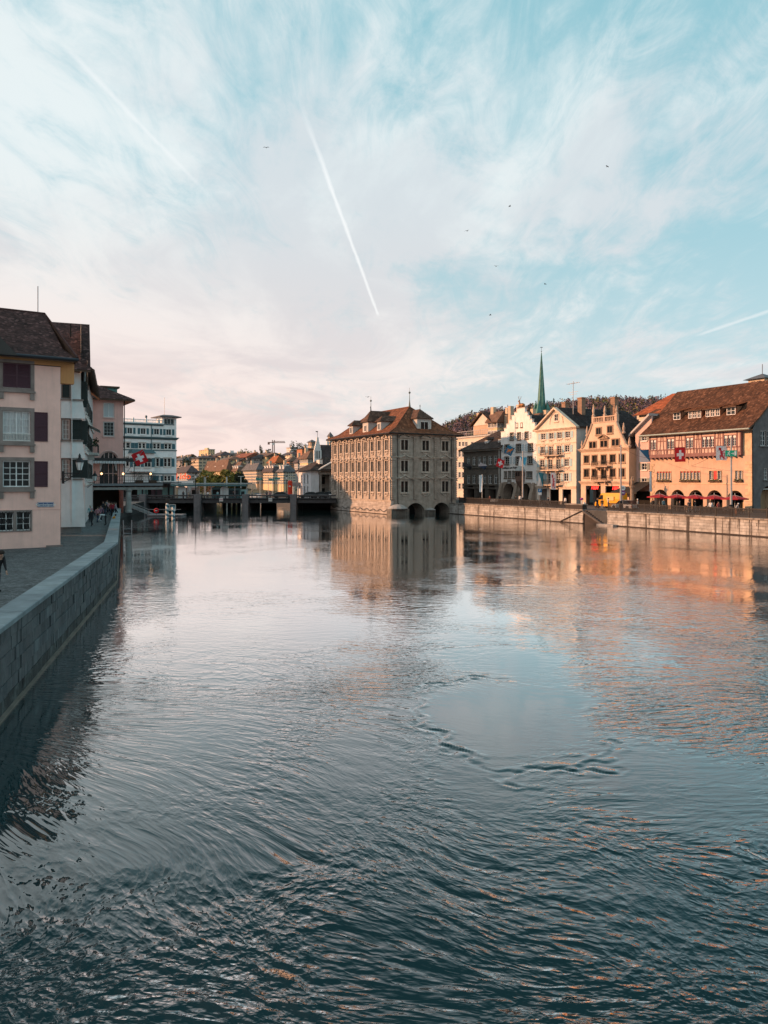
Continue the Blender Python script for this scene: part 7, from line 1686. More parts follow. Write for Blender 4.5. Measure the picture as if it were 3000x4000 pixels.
# --- green copper spire
s_ = P3(2115, 1612, 330); o = empty('church_spire', s_, R(10), 'slender green copper church spire rising behind the white gable', 'spire')
zt = P3(2115, 1378, 330).z-s_.z; w0 = 2.05; COP = mat('verdigris_spire', (.075, .22, .18), .6, .35, .6, streaks=.4, stain_col=(.04, .12, .10))
m_ = MB()
for k in range(8):
    t0, t1 = 2*math.pi*k/8, 2*math.pi*(k+1)/8
    m_.add([(w0*math.cos(t0), w0*math.sin(t0), 0), (w0*math.cos(t1), w0*math.sin(t1), 0), (.05*math.cos(t1), .05*math.sin(t1), zt), (.05*math.cos(t0), .05*math.sin(t0), zt)], [(0, 1, 2, 3)])
m_.obj('spire', COP, o)
for k in range(4):
    t = 2*math.pi*(k+.5)/4; c_, s2 = math.cos(t)*3.2, math.sin(t)*3.2; MB().add([(c_-1.2, s2-1.2, -1), (c_+1.2, s2-1.2, -1), (c_+1.2, s2+1.2, -1), (c_-1.2, s2+1.2, -1), (c_*.75, s2*.75, 5.5)], [(0, 1, 4), (1, 2, 4), (2, 3, 4), (3, 0, 4)]).obj('corner_pinnacle', COP, o)
rb_ = MB()
for k in range(8): t0 = 2*math.pi*k/8; rb_.tube([(w0*math.cos(t0), w0*math.sin(t0), 0), (.06*math.cos(t0), .06*math.sin(t0), zt)], .10, 4)
rb_.obj('rib', COP, o); MB().tube([(0, 0, zt-.2), (0, 0, zt+2.6)], .07, 5).lathe([(.02, 0), (.28, .2), (.02, .4)], (0, 0, zt+.4), 8).box(-.6, .6, -.05, .05, zt+2.2, zt+2.4).obj('weathercock', IRON, o)
MB().box(-3.6, 3.6, -3.6, 3.6, -30, -1).obj('tower', CW['tan'], o)
# roofscape clutter behind the quay houses: chimneys, attics
r3 = random.Random(5)
for k in range(14):
    px = 1880+k*52+r3.uniform(-12, 12); Y = 185+r3.uniform(0, 55); ty = 1600+r3.uniform(12, 52)+(12 if px > 2200 else 0)
    far_block(px, px-32, px+34, 1880, ty+16, Y, 'attic storey among old town roofs behind the quay houses, %s from the left' % 'first second third fourth fifth sixth seventh eighth ninth tenth eleventh twelfth thirteenth fourteenth'.split()[k], th=r3.uniform(20, 35), lm=r3.choice(('cream', 'tan', 'yellow')), rm=r3.choice(('brown', 'dark', 'dark')), rows=8, lc=3, rc=3, rh=2.6, group='attics behind the quay houses', roof_kind='gable')
# --- tower crane
o = empty('tower_crane', P3(1068, 1765, 640), 0, 'tower crane standing on the hill skyline', 'crane'); m_ = MB()
H = P3(1068, 1719, 640).z-o.location.z; CRN = paint('crane_paint', (.30, .16, .12))
for x, y in ((-.8, -.8), (.8, -.8), (.8, .8), (-.8, .8)): m_.box(x-.2, x+.2, y-.2, y+.2, -12, H)
for i in range(14): z = -4+i*(H+3)/14; m_.tube([(-.8, -.8, z), (.8, -.8, z+(H+3)/14)], .1, 4)
m_.obj('mast', CRN, o); zj = P3(1068, 1729, 640).z-o.location.z; xl, xr = -22/3000*640, 46/3000*640
m_ = MB(); m_.box(0, xr, -.5, -.2, zj-.3, zj+.15); m_.box(0, xr, .2, .5, zj-.3, zj+.15); m_.box(0, xr-.5, -.15, .15, zj+.9, zj+1.3)
for i in range(12): m_.tube([(xr*i/12, 0, zj), (xr*(i+.5)/12, 0, zj+1.15), (xr*(i+1)/12, 0, zj)], .1, 4)
m_.obj('jib', CRN, o); MB().box(xl, 0, -.5, .5, zj-.2, zj+.5).box(xl, xl+1.6, -.6, .6, zj-1.6, zj-.2).obj('counter_jib', CRN, o); MB().box(-1.0, 1.0, -1.2, -.8, zj-2, zj-.3).obj('cab', CW['white'], o)

# ------------------------------------------------------------------ trees
LEAF = {k: mat('leaf_'+k, c, .85, .5, .4, island=.3) for k, c in dict(olive=(.24, .22, .05), dark=(.04, .055, .03), poplar=(.05, .07, .035), bare=(.21, .14, .16), spring=(.28, .25, .06)).items()}  # bare and dark foliage colours lightened in place of distance haze
BARK = mat('bark', (.06, .045, .035), .9, .3)
def crown_mesh(n, rx, ry, rz, size, seed, m, lumps=7, base=.0):
    rr = np.random.RandomState(seed); c = rr.normal(0, .45, (lumps, 3)); c[:, 2] = rr.uniform(-.6, .6, lumps); rad = rr.uniform(.35, .6, lumps)
    vs_ = []; k = rr.randint(0, lumps, n); d = rr.normal(size=(n, 3)); d /= np.linalg.norm(d, axis=1)[:, None]
    p = c[k]+d*(rad[k]*rr.uniform(.55, 1.05, n))[:, None]; p *= np.array([rx, ry, rz]); p[:, 2] += rz+base
    u = rr.normal(size=(n, 3)); v = rr.normal(size=(n, 3)); s = (size*rr.uniform(.6, 1.3, n))[:, None]
    u = u/np.linalg.norm(u, axis=1)[:, None]*s; v = v/np.linalg.norm(v, axis=1)[:, None]*s
    V = np.stack([p-u, p+v, p+u, p-v*.6], 1).reshape(-1, 3); me_ = bpy.data.meshes.new('crown'); me_.from_pydata(V.tolist(), [], np.arange(4*n).reshape(-1, 4).tolist()); me_.materials.append(m); return me_
def tree(loc, h, rx, rz, m, label, n=1500, size=.45, seed=0, name='tree', trunk=.3, group=None, ry=None):
    o = empty(name, loc, rnd.random()*6, label, 'tree', group); th_ = h-rz*2
    t = MB(); t.tube([(0, 0, -1), (0, 0, th_*.6), (.1, 0, th_+rz*.7)], [trunk, trunk*.8, trunk*.3], 7)
    for k in range(5): a = k*1.3; t.tube([(0, 0, th_*.7), (math.cos(a)*rx*.35, math.sin(a)*rx*.35, th_+rz*.5), (math.cos(a)*rx*.65, math.sin(a)*rx*.65, th_+rz*1.0)], [trunk*.5, trunk*.3, trunk*.1], 5)
    t.obj('trunk', BARK, o); link('crown', crown_mesh(n, rx, ry or rx, rz, size, seed, m, base=th_), o); return o
for k, (px, ty, w, m) in enumerate(((778, 1846, 34, 'olive'), (808, 1836, 36, 'olive'), (838, 1833, 36, 'spring'), (868, 1834, 36, 'olive'), (897, 1838, 34, 'spring'), (922, 1843, 32, 'olive'), (942, 1850, 26, 'dark'))):
    Y = 262+(k % 3)*9; z = P3(px, ty, Y).z; tree(Vector((P3(px, 0, Y).x, Y, 1.5)), z-1.5, w/3000*Y*1.0, (z-2)*.47, LEAF[m], 'leafy spring tree in the row beyond the bridge, %s from the left' % ('first', 'second', 'third', 'fourth', 'fifth', 'sixth', 'seventh')[k], 1700, .42, k, group='tree row beyond the bridge')
Y = 560; z0 = ground_z(P3(1019, 0, Y).x, Y)-.3; tree(Vector((P3(1019, 0, Y).x, Y, z0)), P3(1019, 1735, Y).z-z0, 1.4, (P3(1019, 1735, Y).z-z0)*.46, LEAF['poplar'], 'lone slender poplar on the hill skyline left of the crane', 900, .35, 33, 'poplar_tree', .25)
for k, (px, py, Y, h, m) in enumerate(((738, 1820, 420, 7, 'dark'), (955, 1788, 560, 9, 'olive'), (1048, 1770, 560, 6, 'dark'), (1170, 1752, 600, 7, 'dark'), (1186, 1752, 600, 6, 'dark'), (1152, 1750, 620, 8, 'dark'))):
    p = P3(px, py, Y); zg_ = ground_z(p.x, p.y)-.3; h = max(h*.7, p.z-2+h-zg_); tree(Vector((p.x, p.y, zg_)), h, min(h*.42, 4), h*.42, LEAF[m], 'single round tree among far hillside houses, %s from the left' % ('first', 'second', 'third', 'fourth', 'fifth', 'sixth')[(0, 1, 2, 4, 5, 3)[k]], 420, .5, 50+k, group='trees among the hillside houses')
# wooded ridge: one mass of many crowns, firs and bare trees
rr = np.random.RandomState(3); Vs = []; Mi = []
def add_crown(x, y, z, h, w, fir, n, mi):
    if fir:
        t = rr.uniform(0, 1, n); a = rr.uniform(0, 6.28, n); r = w*(1-t)*rr.uniform(.5, 1, n)+.15; p = np.stack([x+r*np.cos(a), y+r*np.sin(a), z+h*.12+h*.9*t], 1)
    else:
        d = rr.normal(size=(n, 3)); d /= np.linalg.norm(d, axis=1)[:, None]; p = d*np.array([w, w, h*.42])*rr.uniform(.5, 1.05, (n, 1))+np.array([x, y, z+h*.58])
    s = rr.uniform(.5, 1.1, (n, 1))*(1.1 if fir else 1.25); u = rr.normal(size=(n, 3)); v = rr.normal(size=(n, 3)); u = u/np.linalg.norm(u, axis=1)[:, None]*s; v = v/np.linalg.norm(v, axis=1)[:, None]*s
    Vs.append(np.stack([p-u, p+v, p+u, p-v*.7], 1).reshape(-1, 3)); Mi.extend([mi]*n)
for k in range(2600):
    a = rr.uniform(.05, .44); Y = rr.uniform(640, 1220); x = a*Y; z = ground_z(x, Y)
    fir = rr.random() < .16; q_ = rr.random(); mi = 1 if fir else (0 if q_ < .88 else 2)
    if Y < 760 and rr.random() < .5: continue
    add_crown(x, Y, z, rr.uniform(10, 19), rr.uniform(3, 5.5) if not fir else rr.uniform(2.2, 3.4), fir, 46, mi)
for k in range(260):
    a = rr.uniform(-.29, .06); Y = rr.uniform(640, 1150); x = a*Y; z = ground_z(x, Y); fir = rr.random() < .3
    add_crown(x, Y, z, rr.uniform(6, 11), rr.uniform(2, 4), fir, 40, 1 if fir else 2)
V = np.concatenate(Vs); me_ = bpy.data.meshes.new('forest'); nq = len(V)//4
me_.vertices.add(len(V)); me_.vertices.foreach_set('co', V.ravel().astype(np.float32)); me_.loops.add(nq*4); me_.loops.foreach_set('vertex_index', np.arange(nq*4, dtype=np.int32)); me_.polygons.add(nq); me_.polygons.foreach_set('loop_start', np.arange(0, nq*4, 4, dtype=np.int32)); me_.polygons.foreach_set('material_index', np.array(Mi, dtype=np.int32)); me_.update(calc_edges=True)
for m in (LEAF['bare'], LEAF['dark'], LEAF['olive']): me_.materials.append(m)
tag(link('forest', me_), 'mixed bare and fir wood covering the ridge behind the town', 'forest', kind='stuff')
# ------------------------------------------------------------------ street furniture, vehicles, flags on the right quay
ZS = 2.065
def street(px, sb): f = RF(sb, ZS); return f.at(f.x(px))
ang_q = math.atan2(QD.y, QD.x)
ORD = 'first second third fourth fifth sixth seventh eighth ninth tenth eleventh twelfth thirteenth fourteenth fifteenth sixteenth'.split()
REDC = mat('red_canvas', (.32, .012, .022), .8, .15); POLEW = mat('pale_pole', (.5, .48, .45), .5)
for k, cx in enumerate((745, 893, 1046, 1206, 1380)):
    p = street(2230+.4641*cx, 9.0); o = empty('parasol', p, rnd.random(), 'red cafe parasol before the %s arch of the arcaded house' % ('first', 'second', 'third', 'fourth', 'fifth')[k]+' counted from the pink house', 'parasol', 'red parasols before the arcade')
    m_ = MB(); n = 8; r = 1.75
    for i in range(n):
        a, b = 2*math.pi*i/n, 2*math.pi*(i+1)/n; A = (r*math.cos(a), r*math.sin(a), 1.98); Bp = (r*math.cos(b), r*math.sin(b), 1.98); mid = ((A[0]+Bp[0])/2*.985, (A[1]+Bp[1])/2*.985, 1.955)
        m_.add([A, mid, (0, 0, 2.42)], [(0, 1, 2)]); m_.add([mid, Bp, (0, 0, 2.42)], [(0, 1, 2)]); m_.add([A, mid, (mid[0], mid[1], 1.85), (A[0], A[1], 1.86)], [(0, 3, 2, 1)]); m_.add([mid, Bp, (Bp[0], Bp[1], 1.86), (mid[0], mid[1], 1.85)], [(0, 3, 2, 1)])
    m_.obj('canopy', REDC, o); MB().tube([(0, 0, 0), (0, 0, 2.7)], .035, 8).lathe([(.02, 0), (.06, .05), (.02, .12)], (0, 0, 2.55), 8).obj('pole', POLEW, o); MB().box(-.35, .35, -.35, .35, 0, .1).obj('base', CONC, o)
    rb = MB()
    for i in range(n): a = 2*math.pi*i/n; rb.tube([(0, 0, 2.45), (r*.97*math.cos(a), r*.97*math.sin(a), 1.96)], .012, 4)
    rb.obj('ribs', POLEW, o)['kind'] = 'stuff'
# cafe tables and chairs
TBL = mat('dark_table', (.05, .035, .03), .5); CHR = mat('dark_chair', (.025, .022, .022), .6)
def chair(name='cafe_chair'):
    o = empty(name); MB().box(-.2, .2, -.2, .2, .43, .47).obj('seat', CHR, o); b_ = MB().box(-.2, .2, .19, .22, .62, .86); b_.box(-.2, -.17, .19, .22, .47, .62); b_.box(.17, .2, .19, .22, .47, .62); b_.obj('backrest', CHR, o)
    lm = MB().box(-.018, .018, -.018, .018, 0, .43).mesh('leg', CHR)
    for x in (-.18, .18):
        for y in (-.18, .18): link('leg', lm, o, T((x, y, 0)))
    return o
def table():
    o = empty('cafe_table'); MB().lathe([(.38, .70), (.38, .74)], (0, 0, 0), 14).obj('table_top', TBL, o); MB().tube([(0, 0, 0), (0, 0, .7)], .04, 8).obj('leg', CHR, o); MB().lathe([(.25, 0), (.22, .04)], (0, 0, 0), 12).obj('base', CHR, o); return o
c0_, t0_ = chair(), table(); first = [True, True]; ci = 0
spots = [(2548+i*38, 7.4+(i % 3)*.9) for i in range(10)]+[(1990+i*28, 7.5+(i % 2)*1.2) for i in range(8)]
for k, (px, sb) in enumerate(spots):
    p = street(px, sb); t = t0_ if k == 0 else copy_tree(t0_); t.location = p; where = 'before the arcade' if k < 10 else 'before the guild house'
    tag(t, 'round dark cafe table %s, %s from the left' % (where, ORD[k if k < 10 else k-10]), 'table', 'cafe tables on the quay')
    for s in (-1, 1):
        c = c0_ if (k == 0 and s == -1) else copy_tree(c0_); c.location = p+Vector((QD.x, QD.y, 0))*.7*s; c.rotation_euler = (0, 0, ang_q+(R(90) if s < 0 else R(-90)))
        tag(c, 'dark cafe chair at the %s table %s, %s side' % (ORD[k if k < 10 else k-10], where, 'left' if s < 0 else 'right'), 'chair', 'cafe chairs on the quay')
# vehicles
TYRE = mat('tyre', (.015, .015, .016), .8); RIM = mat('rim', (.4, .4, .42), .35, metal=.7)
def vehicle(name, loc, ang, label, cat, prof, cab, L_, Wd, paint_m, zb=.32, wheels=(.17, .82), wr=.33, trim=None):
    """prof: (t, z) body line at the belt; cab: (t, z) roof line; t runs 0 (front) .. 1 along the length"""
    o = empty(name, loc, ang, label, cat); hw = Wd/2
    m_ = MB(); n = len(prof)
    vs_ = []
    for t, z in prof:
        e = .10*(abs(t-.5)*2)**4*Wd
        x = t*L_-L_/2; vs_ += [(x, -hw+e, zb), (x, hw-e, zb), (x, hw-e, zb+(z-zb)*.55), (x, hw-.08-e, z), (x, -hw+.08+e, z), (x, -hw+e, zb+(z-zb)*.55)]
    fs = [(i*6+j, i*6+(j+1) % 6, (i+1)*6+(j+1) % 6, (i+1)*6+j) for i in range(n-1) for j in range(6)]+[tuple(range(5, -1, -1)), tuple(range((n-1)*6, n*6))]
    m_.add(vs_, [f[::-1] for f in fs]); b = m_.obj('body', paint_m, o, smooth=False)
    if cab:
        m_ = MB(); k = len(cab); vs_ = []
        zof = lambda t: np.interp(t, [p[0] for p in prof], [p[1] for p in prof])
        for t, z in cab: x = t*L_-L_/2; zz_ = zof(t)-.02; ins = .1+.14*max(0, z-zz_); vs_ += [(x, -hw+.09, zz_), (x, -hw+ins, z), (x, hw-ins, z), (x, hw-.09, zz_)]
        fs = [(i*4+j, i*4+j+1, (i+1)*4+j+1, (i+1)*4+j) for i in range(k-1) for j in range(3)]
        m_.add(vs_, fs); m_.obj('windows', GLASS, o)
        m_ = MB(); vs_ = []
        for t, z in cab[1:-1]: x = t*L_-L_/2; zz_ = zof(t); ins = .1+.14*max(0, z-zz_); vs_ += [(x, -hw+ins-.01, z+.015), (x, hw-ins+.01, z+.015)]
        kk = len(cab)-2; m_.add(vs_, [(i*2, i*2+1, (i+1)*2+1, (i+1)*2) for i in range(kk-1)]); m_.obj('roof', paint_m, o)
    wm_ = MB().lathe([(wr*.55, -.1), (wr*.95, -.1), (wr, -.06), (wr, .06), (wr*.95, .1), (wr*.55, .1)], (0, 0, 0), 16).mesh('wheel', TYRE); rm_ = MB().lathe([(wr*.1, -.09), (wr*.56, -.085), (wr*.56, .085), (wr*.1, .09)], (0, 0, 0), 12).mesh('rim', RIM)
    for t in wheels:
        for s in (-1, 1): w = link('wheel', wm_, o, T((t*L_-L_/2, s*(hw-.1), wr)) @ Matrix.Rotation(R(90), 4, 'X')); link('rim', rm_, w)
    zf = prof[0][1]
    for s in (-1, 1): MB().box(-L_/2-.02, -L_/2+.06, s*(hw-.38)-.14, s*(hw-.38)+.14, zf-.22, zf-.06).obj('headlight', LAMPG, o); MB().box(L_/2-.06, L_/2+.015, s*(hw-.25)-.1, s*(hw-.25)+.1, prof[-1][1]-.25, prof[-1][1]-.08).obj('tail_light', mat('tail_red', (.4, .01, .01), .3), o)
    return o
CARP = [(0, .62), (.05, .72), (.25, .88), (.5, .92), (.85, .94), (.97, .90), (1, .75)]; CARC = [(.24, .89), (.38, 1.34), (.52, 1.45), (.75, 1.42), (.95, .92)]
YEL = paint('van_yellow', (.72, .33, .01), rough=.35, coat=.3)
van_p = street(2386, 8.6)
v = vehicle('delivery_van', van_p, ang_q, 'yellow delivery van parked before the tan gable house', 'van', [(0, .8), (.03, 1.0), (.12, 1.25), (.2, 1.5), (.27, 2.2), (.32, 2.38), (.96, 2.42), (.99, 2.35), (1, 1.2)], None, 5.6, 2.0, YEL, wheels=(.16, .8), wr=.36)
MB().add([(-1.72, -.82, 1.5), (-1.72, .82, 1.5), (-1.30, .80, 2.12), (-1.30, -.80, 2.12)], [(0, 1, 2, 3)], M=T((-.04, 0, .03))).obj('windscreen', GLASS, v)
for s in (-1, 1): MB().add([(-1.6, s*1.003, 1.4), (-.7, s*1.003, 1.4), (-.7, s*.965, 2.05), (-1.25, s*.965, 2.05)], [(0, 1, 2, 3)]).obj('side_window', GLASS, v); MB().box(-1.5, -1.35, s*1.0, s*1.22, 1.35, 1.6).obj('mirror', IRON, v)
MB().box(.1, 1.7, -1.012, -.99, 1.25, 1.85).obj('side_panel', paint('van_panel', (.62, .45, .18)), v)
vehicle('parked_car', street(2440, 5.6), ang_q, 'white hatchback car behind the quay railing beside the yellow van', 'car', CARP, CARC, 4.2, 1.75, paint('car_white', (.75, .75, .76), rough=.3, coat=.5))
for k, (px, Yc, cc, lb) in enumerate(((1105, 171, (.02, .02, .025), 'dark estate car on the bridge left of the guard house'), (1208, 171, (.015, .015, .018), 'black car on the bridge before the guard house portico'), (1246, 172.5, (.03, .03, .035), 'dark small car on the bridge near the town hall'), (1276, 174, (.6, .6, .62), 'pale car half hidden by the town hall corner'))):
    vehicle('car', Vector((P3(px, 0, Yc).x, Yc, 2.42)), R(180 if k == 0 else 0), lb, 'car', CARP, CARC, 4.5, 1.8, paint('car_paint_%d' % k, cc, rough=.3, coat=.5))
# bicycles
def bicycle(loc, ang, label, c):
    o = empty('bicycle', loc, ang, label, 'bicycle', 'bicycles by the quay railing'); fm_ = paint('bike_%s' % label[:6], c)
    for x in (-.52, .52):
        w = MB().tube([(x+.34*math.cos(t*math.pi/9), 0, .35+.34*math.sin(t*math.pi/9)) for t in range(19)], .022, 5).obj('wheel', TYRE, o); sp_ = MB()
        for i in range(8): a = i*math.pi/4; sp_.tube([(x, 0, .35), (x+.33*math.cos(a), 0, .35+.33*math.sin(a))], .005, 3)
        sp_.obj('spokes', RIM, w)['kind'] = 'stuff'
    m_ = MB()
    for a, b in (((-.52, 0, .35), (-.1, 0, .32)), ((-.1, 0, .32), (-.2, 0, .85)), ((-.52, 0, .35), (-.18, 0, .78)), ((-.18, 0, .78), (.4, 0, .82)), ((-.1, 0, .32), (.42, 0, .74)), ((.38, 0, .95), (.52, 0, .35))): m_.tube([a, b], .02, 6)
    m_.obj('frame', fm_, o); MB().tube([(.34, -.25, 1.02), (.4, -.1, .98), (.4, .1, .98), (.34, .25, 1.02)], .015, 5).obj('handlebar', IRON, o); MB().box(-.34, -.08, -.07, .07, .86, .92).obj('saddle', IRON, o)
for k, (px, c, lb) in enumerate(((2692, (.7, .7, .7), 'white bicycle leaning at the railing before the third arch'), (2722, (.55, .52, .5), 'silver bicycle leaning beside the white bicycle'), (2084, (.08, .08, .09), 'black bicycle parked at the railing before the guild house'), (2118, (.5, .5, .52), 'grey bicycle parked at the railing before the pediment house'))):
    bicycle(street(px, 1.1), ang_q+R(4*k-5), lb, c)
# tall tram-wire poles
def pole(px, py_top, lab, sign=False):
    p = street(px, .9); o = empty('street_pole', p, ang_q, lab, 'pole', 'tall grey poles on the quay'); h = P3(px, py_top, p.y).z-ZS
    MB().tube([(0, 0, 0), (0, 0, h*.5), (0, 0, h)], [.15, .12, .09], 10).obj('shaft', mat('pole_paint', (.38, .36, .35), .5), o); MB().lathe([(.34, 0), (.34, .12), (.22, .3), (.26, .9), (.20, 1.3), (.25, 1.4), (.14, 1.5)], (0, 0, 0), 10).obj('cast_base', IRON, o)
    return o, h
o, h = pole(2042, 1762, 'tall grey pole on the quay before the white guild house')
o, h = pole(2425, 1738, 'tall grey pole on the quay before the tan gable house')
o, h = pole(2856, 1706, 'tall grey pole with green sign on the quay before the fifth arch')
es = empty('escape_sign', street(2856, .72)+Vector((0, 0, P3(2856, 1771, street(2856, .7).y).z-ZS)), R(-12), 'green emergency exit sign with running figure on the tall quay pole', 'sign')
GRN = mat('sign_green', (.0, .16, .09), .5, emit=(0, .3, .17, .25)); MB().box(-.65, .65, -.06, .06, -.36, .36).obj('panel', GRN, es)
m_ = MB(); W_ = -.075
def bar2(a, b, t): 
    d = Vector((b[0]-a[0], 0, b[1]-a[1])); n = Vector((-d.z, 0, d.x)).normalized()*t/2; m_.add([Vector((a[0], W_, a[1]))-n, Vector((b[0], W_, b[1]))-n, Vector((b[0], W_, b[1]))+n, Vector((a[0], W_, a[1]))+n], [(0, 1, 2, 3)])
for a, b, t in (((-.25, .1), (-.3, -.06), .09), ((-.3, -.06), (-.16, -.14), .05), ((-.16, -.14), (-.2, -.26), .05), ((-.3, -.06), (-.4, -.18), .05), ((-.4, -.18), (-.5, -.18), .05), ((-.25, .1), (-.12, .0), .045), ((-.25, .1), (-.42, .04), .045), ((.0, -.02), (.28, -.02), .06), ((.28, -.02), (.18, .1), .06), ((.28, -.02), (.18, -.14), .06)): bar2(a, b, t)
m_.lathe([(.01, -.02), (.055, 0), (.01, .02)], (0, 0, 0), 10, M=T((-.2, W_, .2)) @ Matrix.Rotation(R(90), 4, 'X')); m_.box(.36, .56, W_, W_+.01, -.26, .26); m_.obj('pictogram', WHITE, es)
# statue column, traffic signs, kiosk post
sc_ = empty('fountain_column', street(2469, 9.5), ang_q, 'stone column with small statue beside the pink house awning', 'column'); STT = stone('statue_stone', (.30, .22, .16)); hcol = P3(2469, 1900, sc_.location.y).z-ZS
MB().lathe([(.55, 0), (.5, .5), (.33, .7), (.28, hcol-.4), (.42, hcol-.1), (.46, hcol+.1)], (0, 0, 0), 12).obj('shaft', STT, sc_)
MB().tube([(0, 0, hcol+.1), (.02, 0, hcol+.6), (0, 0, hcol+1.0), (.02, 0, hcol+1.3), (.02, 0, hcol+1.5)], [.26, .22, .27, .1, .13], 9).tube([(.2, 0, hcol+1.1), (.42, -.1, hcol+.8), (.45, -.1, hcol+1.6)], [.09, .07, .03], 6).obj('statue', STT, sc_, smooth=True)
BLUE = paint('sign_blue_p', (.02, .16, .35))
sg = empty('parking_sign', street(2109, 2.5), ang_q+R(60), 'blue parking sign on a thin post before the pediment house', 'sign'); MB().tube([(0, 0, 0), (0, 0, 3.1)], .035, 6).obj('post', STEEL, sg); MB().box(-.3, .3, -.05, -.02, 2.4, 3.0).obj('panel', BLUE, sg); MB().box(-.28, .28, -.045, -.02, 1.95, 2.35).obj('sub_panel', WHITE, sg); text_obj(sg, T((0, -.055, 2.7)), 'P', .5, WHITE, 'letter', .003)
sg = empty('traffic_sign', street(2433, 2.0), ang_q+R(60), 'round traffic signs on a post beside the yellow van', 'sign'); MB().tube([(0, 0, 0), (0, 0, 3.6)], .035, 6).obj('post', STEEL, sg)
for z, c in ((3.3, WHITE), (2.6, paint('sign_violet', (.2, .05, .2)))): MB().lathe([(.36, -.01), (.36, .01)], (0, 0, 0), 18, M=T((0, -.05, z)) @ Matrix.Rotation(R(90), 4, 'X')).obj('disc', c, sg); MB().box(-.2, .2, -.075, -.062, z-.06, z+.06).obj('disc_bar', IRON if c is WHITE else WHITE, sg)
ms = empty('menu_stand', street(1925, 2.2), ang_q+R(30), 'slanted white lined board on the quay before the dark stone house', 'board'); m_ = MB()
for i in range(6): m_.box(-.7, .7, -.02, .02, .55+i*.1, .62+i*.1, 0, Matrix.Rotation(R(-35), 4, 'X'))
m_.obj('slats', WHITE, ms)['kind'] = 'stuff'; MB().box(-.7, -.65, -.05, .05, 0, .9).box(.65, .7, -.05, .05, 0, .9).obj('legs', IRON, ms)
for k, px in enumerate((2272, 2282)):
    b = empty('bollard', street(px, 1.3), 0, ('slim white bollard with purple flowers by the pedestal', 'stout pale bollard by the stair head')[k], 'bollard'); MB().lathe([(.22, 0), (.22, .9), (.15, 1.05), (.03, 1.1)] if k else [(.12, 0), (.12, 1.3), (.03, 1.4)], (0, 0, 0), 10).obj('post', OFFW, b)
    if k == 0: MB().lathe([(.05, 1.35), (.3, 1.5), (.2, 1.7), (.03, 1.75)], (0, 0, 0), 7).obj('flowers', mat('purple_flowers', (.25, .02, .2), .7, .4), b)
# flags
FM = dict(horse=flag_mat('blue_orange_flag', 'horse', (.01, .13, .24), (.55, .17, .03)), swiss=SWISS, lblue=flag_mat('light_blue_flag', 'diag', (.75, .77, .78), (.06, .36, .55)), navy=flag_mat('navy_flag', 'diag2', (.02, .035, .07), (.55, .5, .52)), dark=flag_mat('dark_flag', 'diag2', (.02, .02, .025), (.06, .05, .06)),
          teal=flag_mat('teal_flag', 'diag', (.55, .58, .58), (.02, .17, .23)), redw=flag_mat('red_white_flag', 'lion', (.75, .7, .7), (.5, .02, .04)), zuri=flag_mat('blue_white_flag', 'diag', (.72, .7, .68), (.03, .16, .30)), lion=flag_mat('red_figure_flag', 'lion', (.78, .77, .76), (.48, .015, .03)), lb2=flag_mat('pale_blue_banner', 'half', (.6, .7, .75), (.05, .32, .5)))
FL_ = [('horse', 1984, 1738, 27, 34, 11, 25, 'dark blue flag with orange animal before the white guild house'), ('swiss', 1946, 1790, 27, 32, 11.5, 18, 'red flag with white cross between the dark stone house and the guild house'), ('lblue', 2031, 1783, 26, 36, 10.5, 10, 'white and light blue flag at the pole before the guild house'),
       ('navy', 1877, 1805, 26, 18, 12, 30, 'navy flag with pale stripe on the dark stone house'), ('dark', 1815, 1804, 30, 16, 12, 32, 'drooping blackish flag at the left edge of the dark stone house'), ('teal', 2103, 1846, 22, 52, 11.5, 5, 'hanging teal and white flag at the pediment house balcony'),
       ('redw', 2151, 1846, 20, 66, 11.5, 0, 'narrow red and white flag hanging at the pediment house balcony'), ('zuri', 2498, 1757, 43, 48, 12.5, 0, 'blue and white diagonal flag at the corner of the arcaded house'), ('swiss', 2636, 1748, 42, 56, 12.2, 0, 'red flag with white cross on the half-timbered storey'),
       ('lion', 2797, 1742, 43, 56, 12.2, 0, 'white flag with red heraldic figure on the half-timbered storey'), ('lb2', 2537, 1842, 9, 78, 12.0, 0, 'narrow pale blue banner between pink house and arcade')]
for k, (m, px, py, w, h, sb, tilt, lb) in enumerate(FL_):
    p = street(px, sb); p.z = P3(px, py, p.y).z; o = empty('flag', p, 0, lb, 'flag', 'flags along the river'); sx_ = w/3000*p.y; sz = h/3000*p.y
    q_ = street(px-w*.4, 14.0); q_.z = p.z-(.8 if tilt else .1)-math.tan(R(tilt))*sx_*.3
    e_ = Vector((sx_, 0, -math.tan(R(tilt))*sx_ if tilt else 0))
    if tilt: MB().tube([tuple(q_-p), (0, 0, .1)], .03, 6).obj('pole', STEEL, o)
    else: MB().tube([(-.1, 0, .03), (sx_+.05, 0, .03)], .025, 6).tube([(sx_*.5, 0, .03), tuple(Vector((QN.x, QN.y, 0))*(14-sb)+Vector((sx_*.5, 0, -.5)))], .02, 5).obj('pole', IRON, o)
    link('cloth', flag_mesh(sx_/math.cos(R(tilt)), sz, FM[m], .10 if tilt else .05, seed=k*1.3), o, Matrix.Rotation(R(tilt), 4, 'Y') if tilt else None)
o = empty('flag', street(1883, 1.0), 0, 'white pennant hanging on a low flagpole at the quay railing', 'flag', 'flags along the river'); p = o.location; hp = P3(1883, 1853, p.y).z-ZS
MB().tube([(0, 0, 0), (0, 0, hp)], .05, 8).obj('pole', OFFW, o); link('cloth', flag_mesh(.55, 3.1, flag_mat('white_pennant', 'diag2', (.75, .77, .78), (.5, .62, .68)), .12, seed=3), o, T((-.5, -.05, hp-.1)))
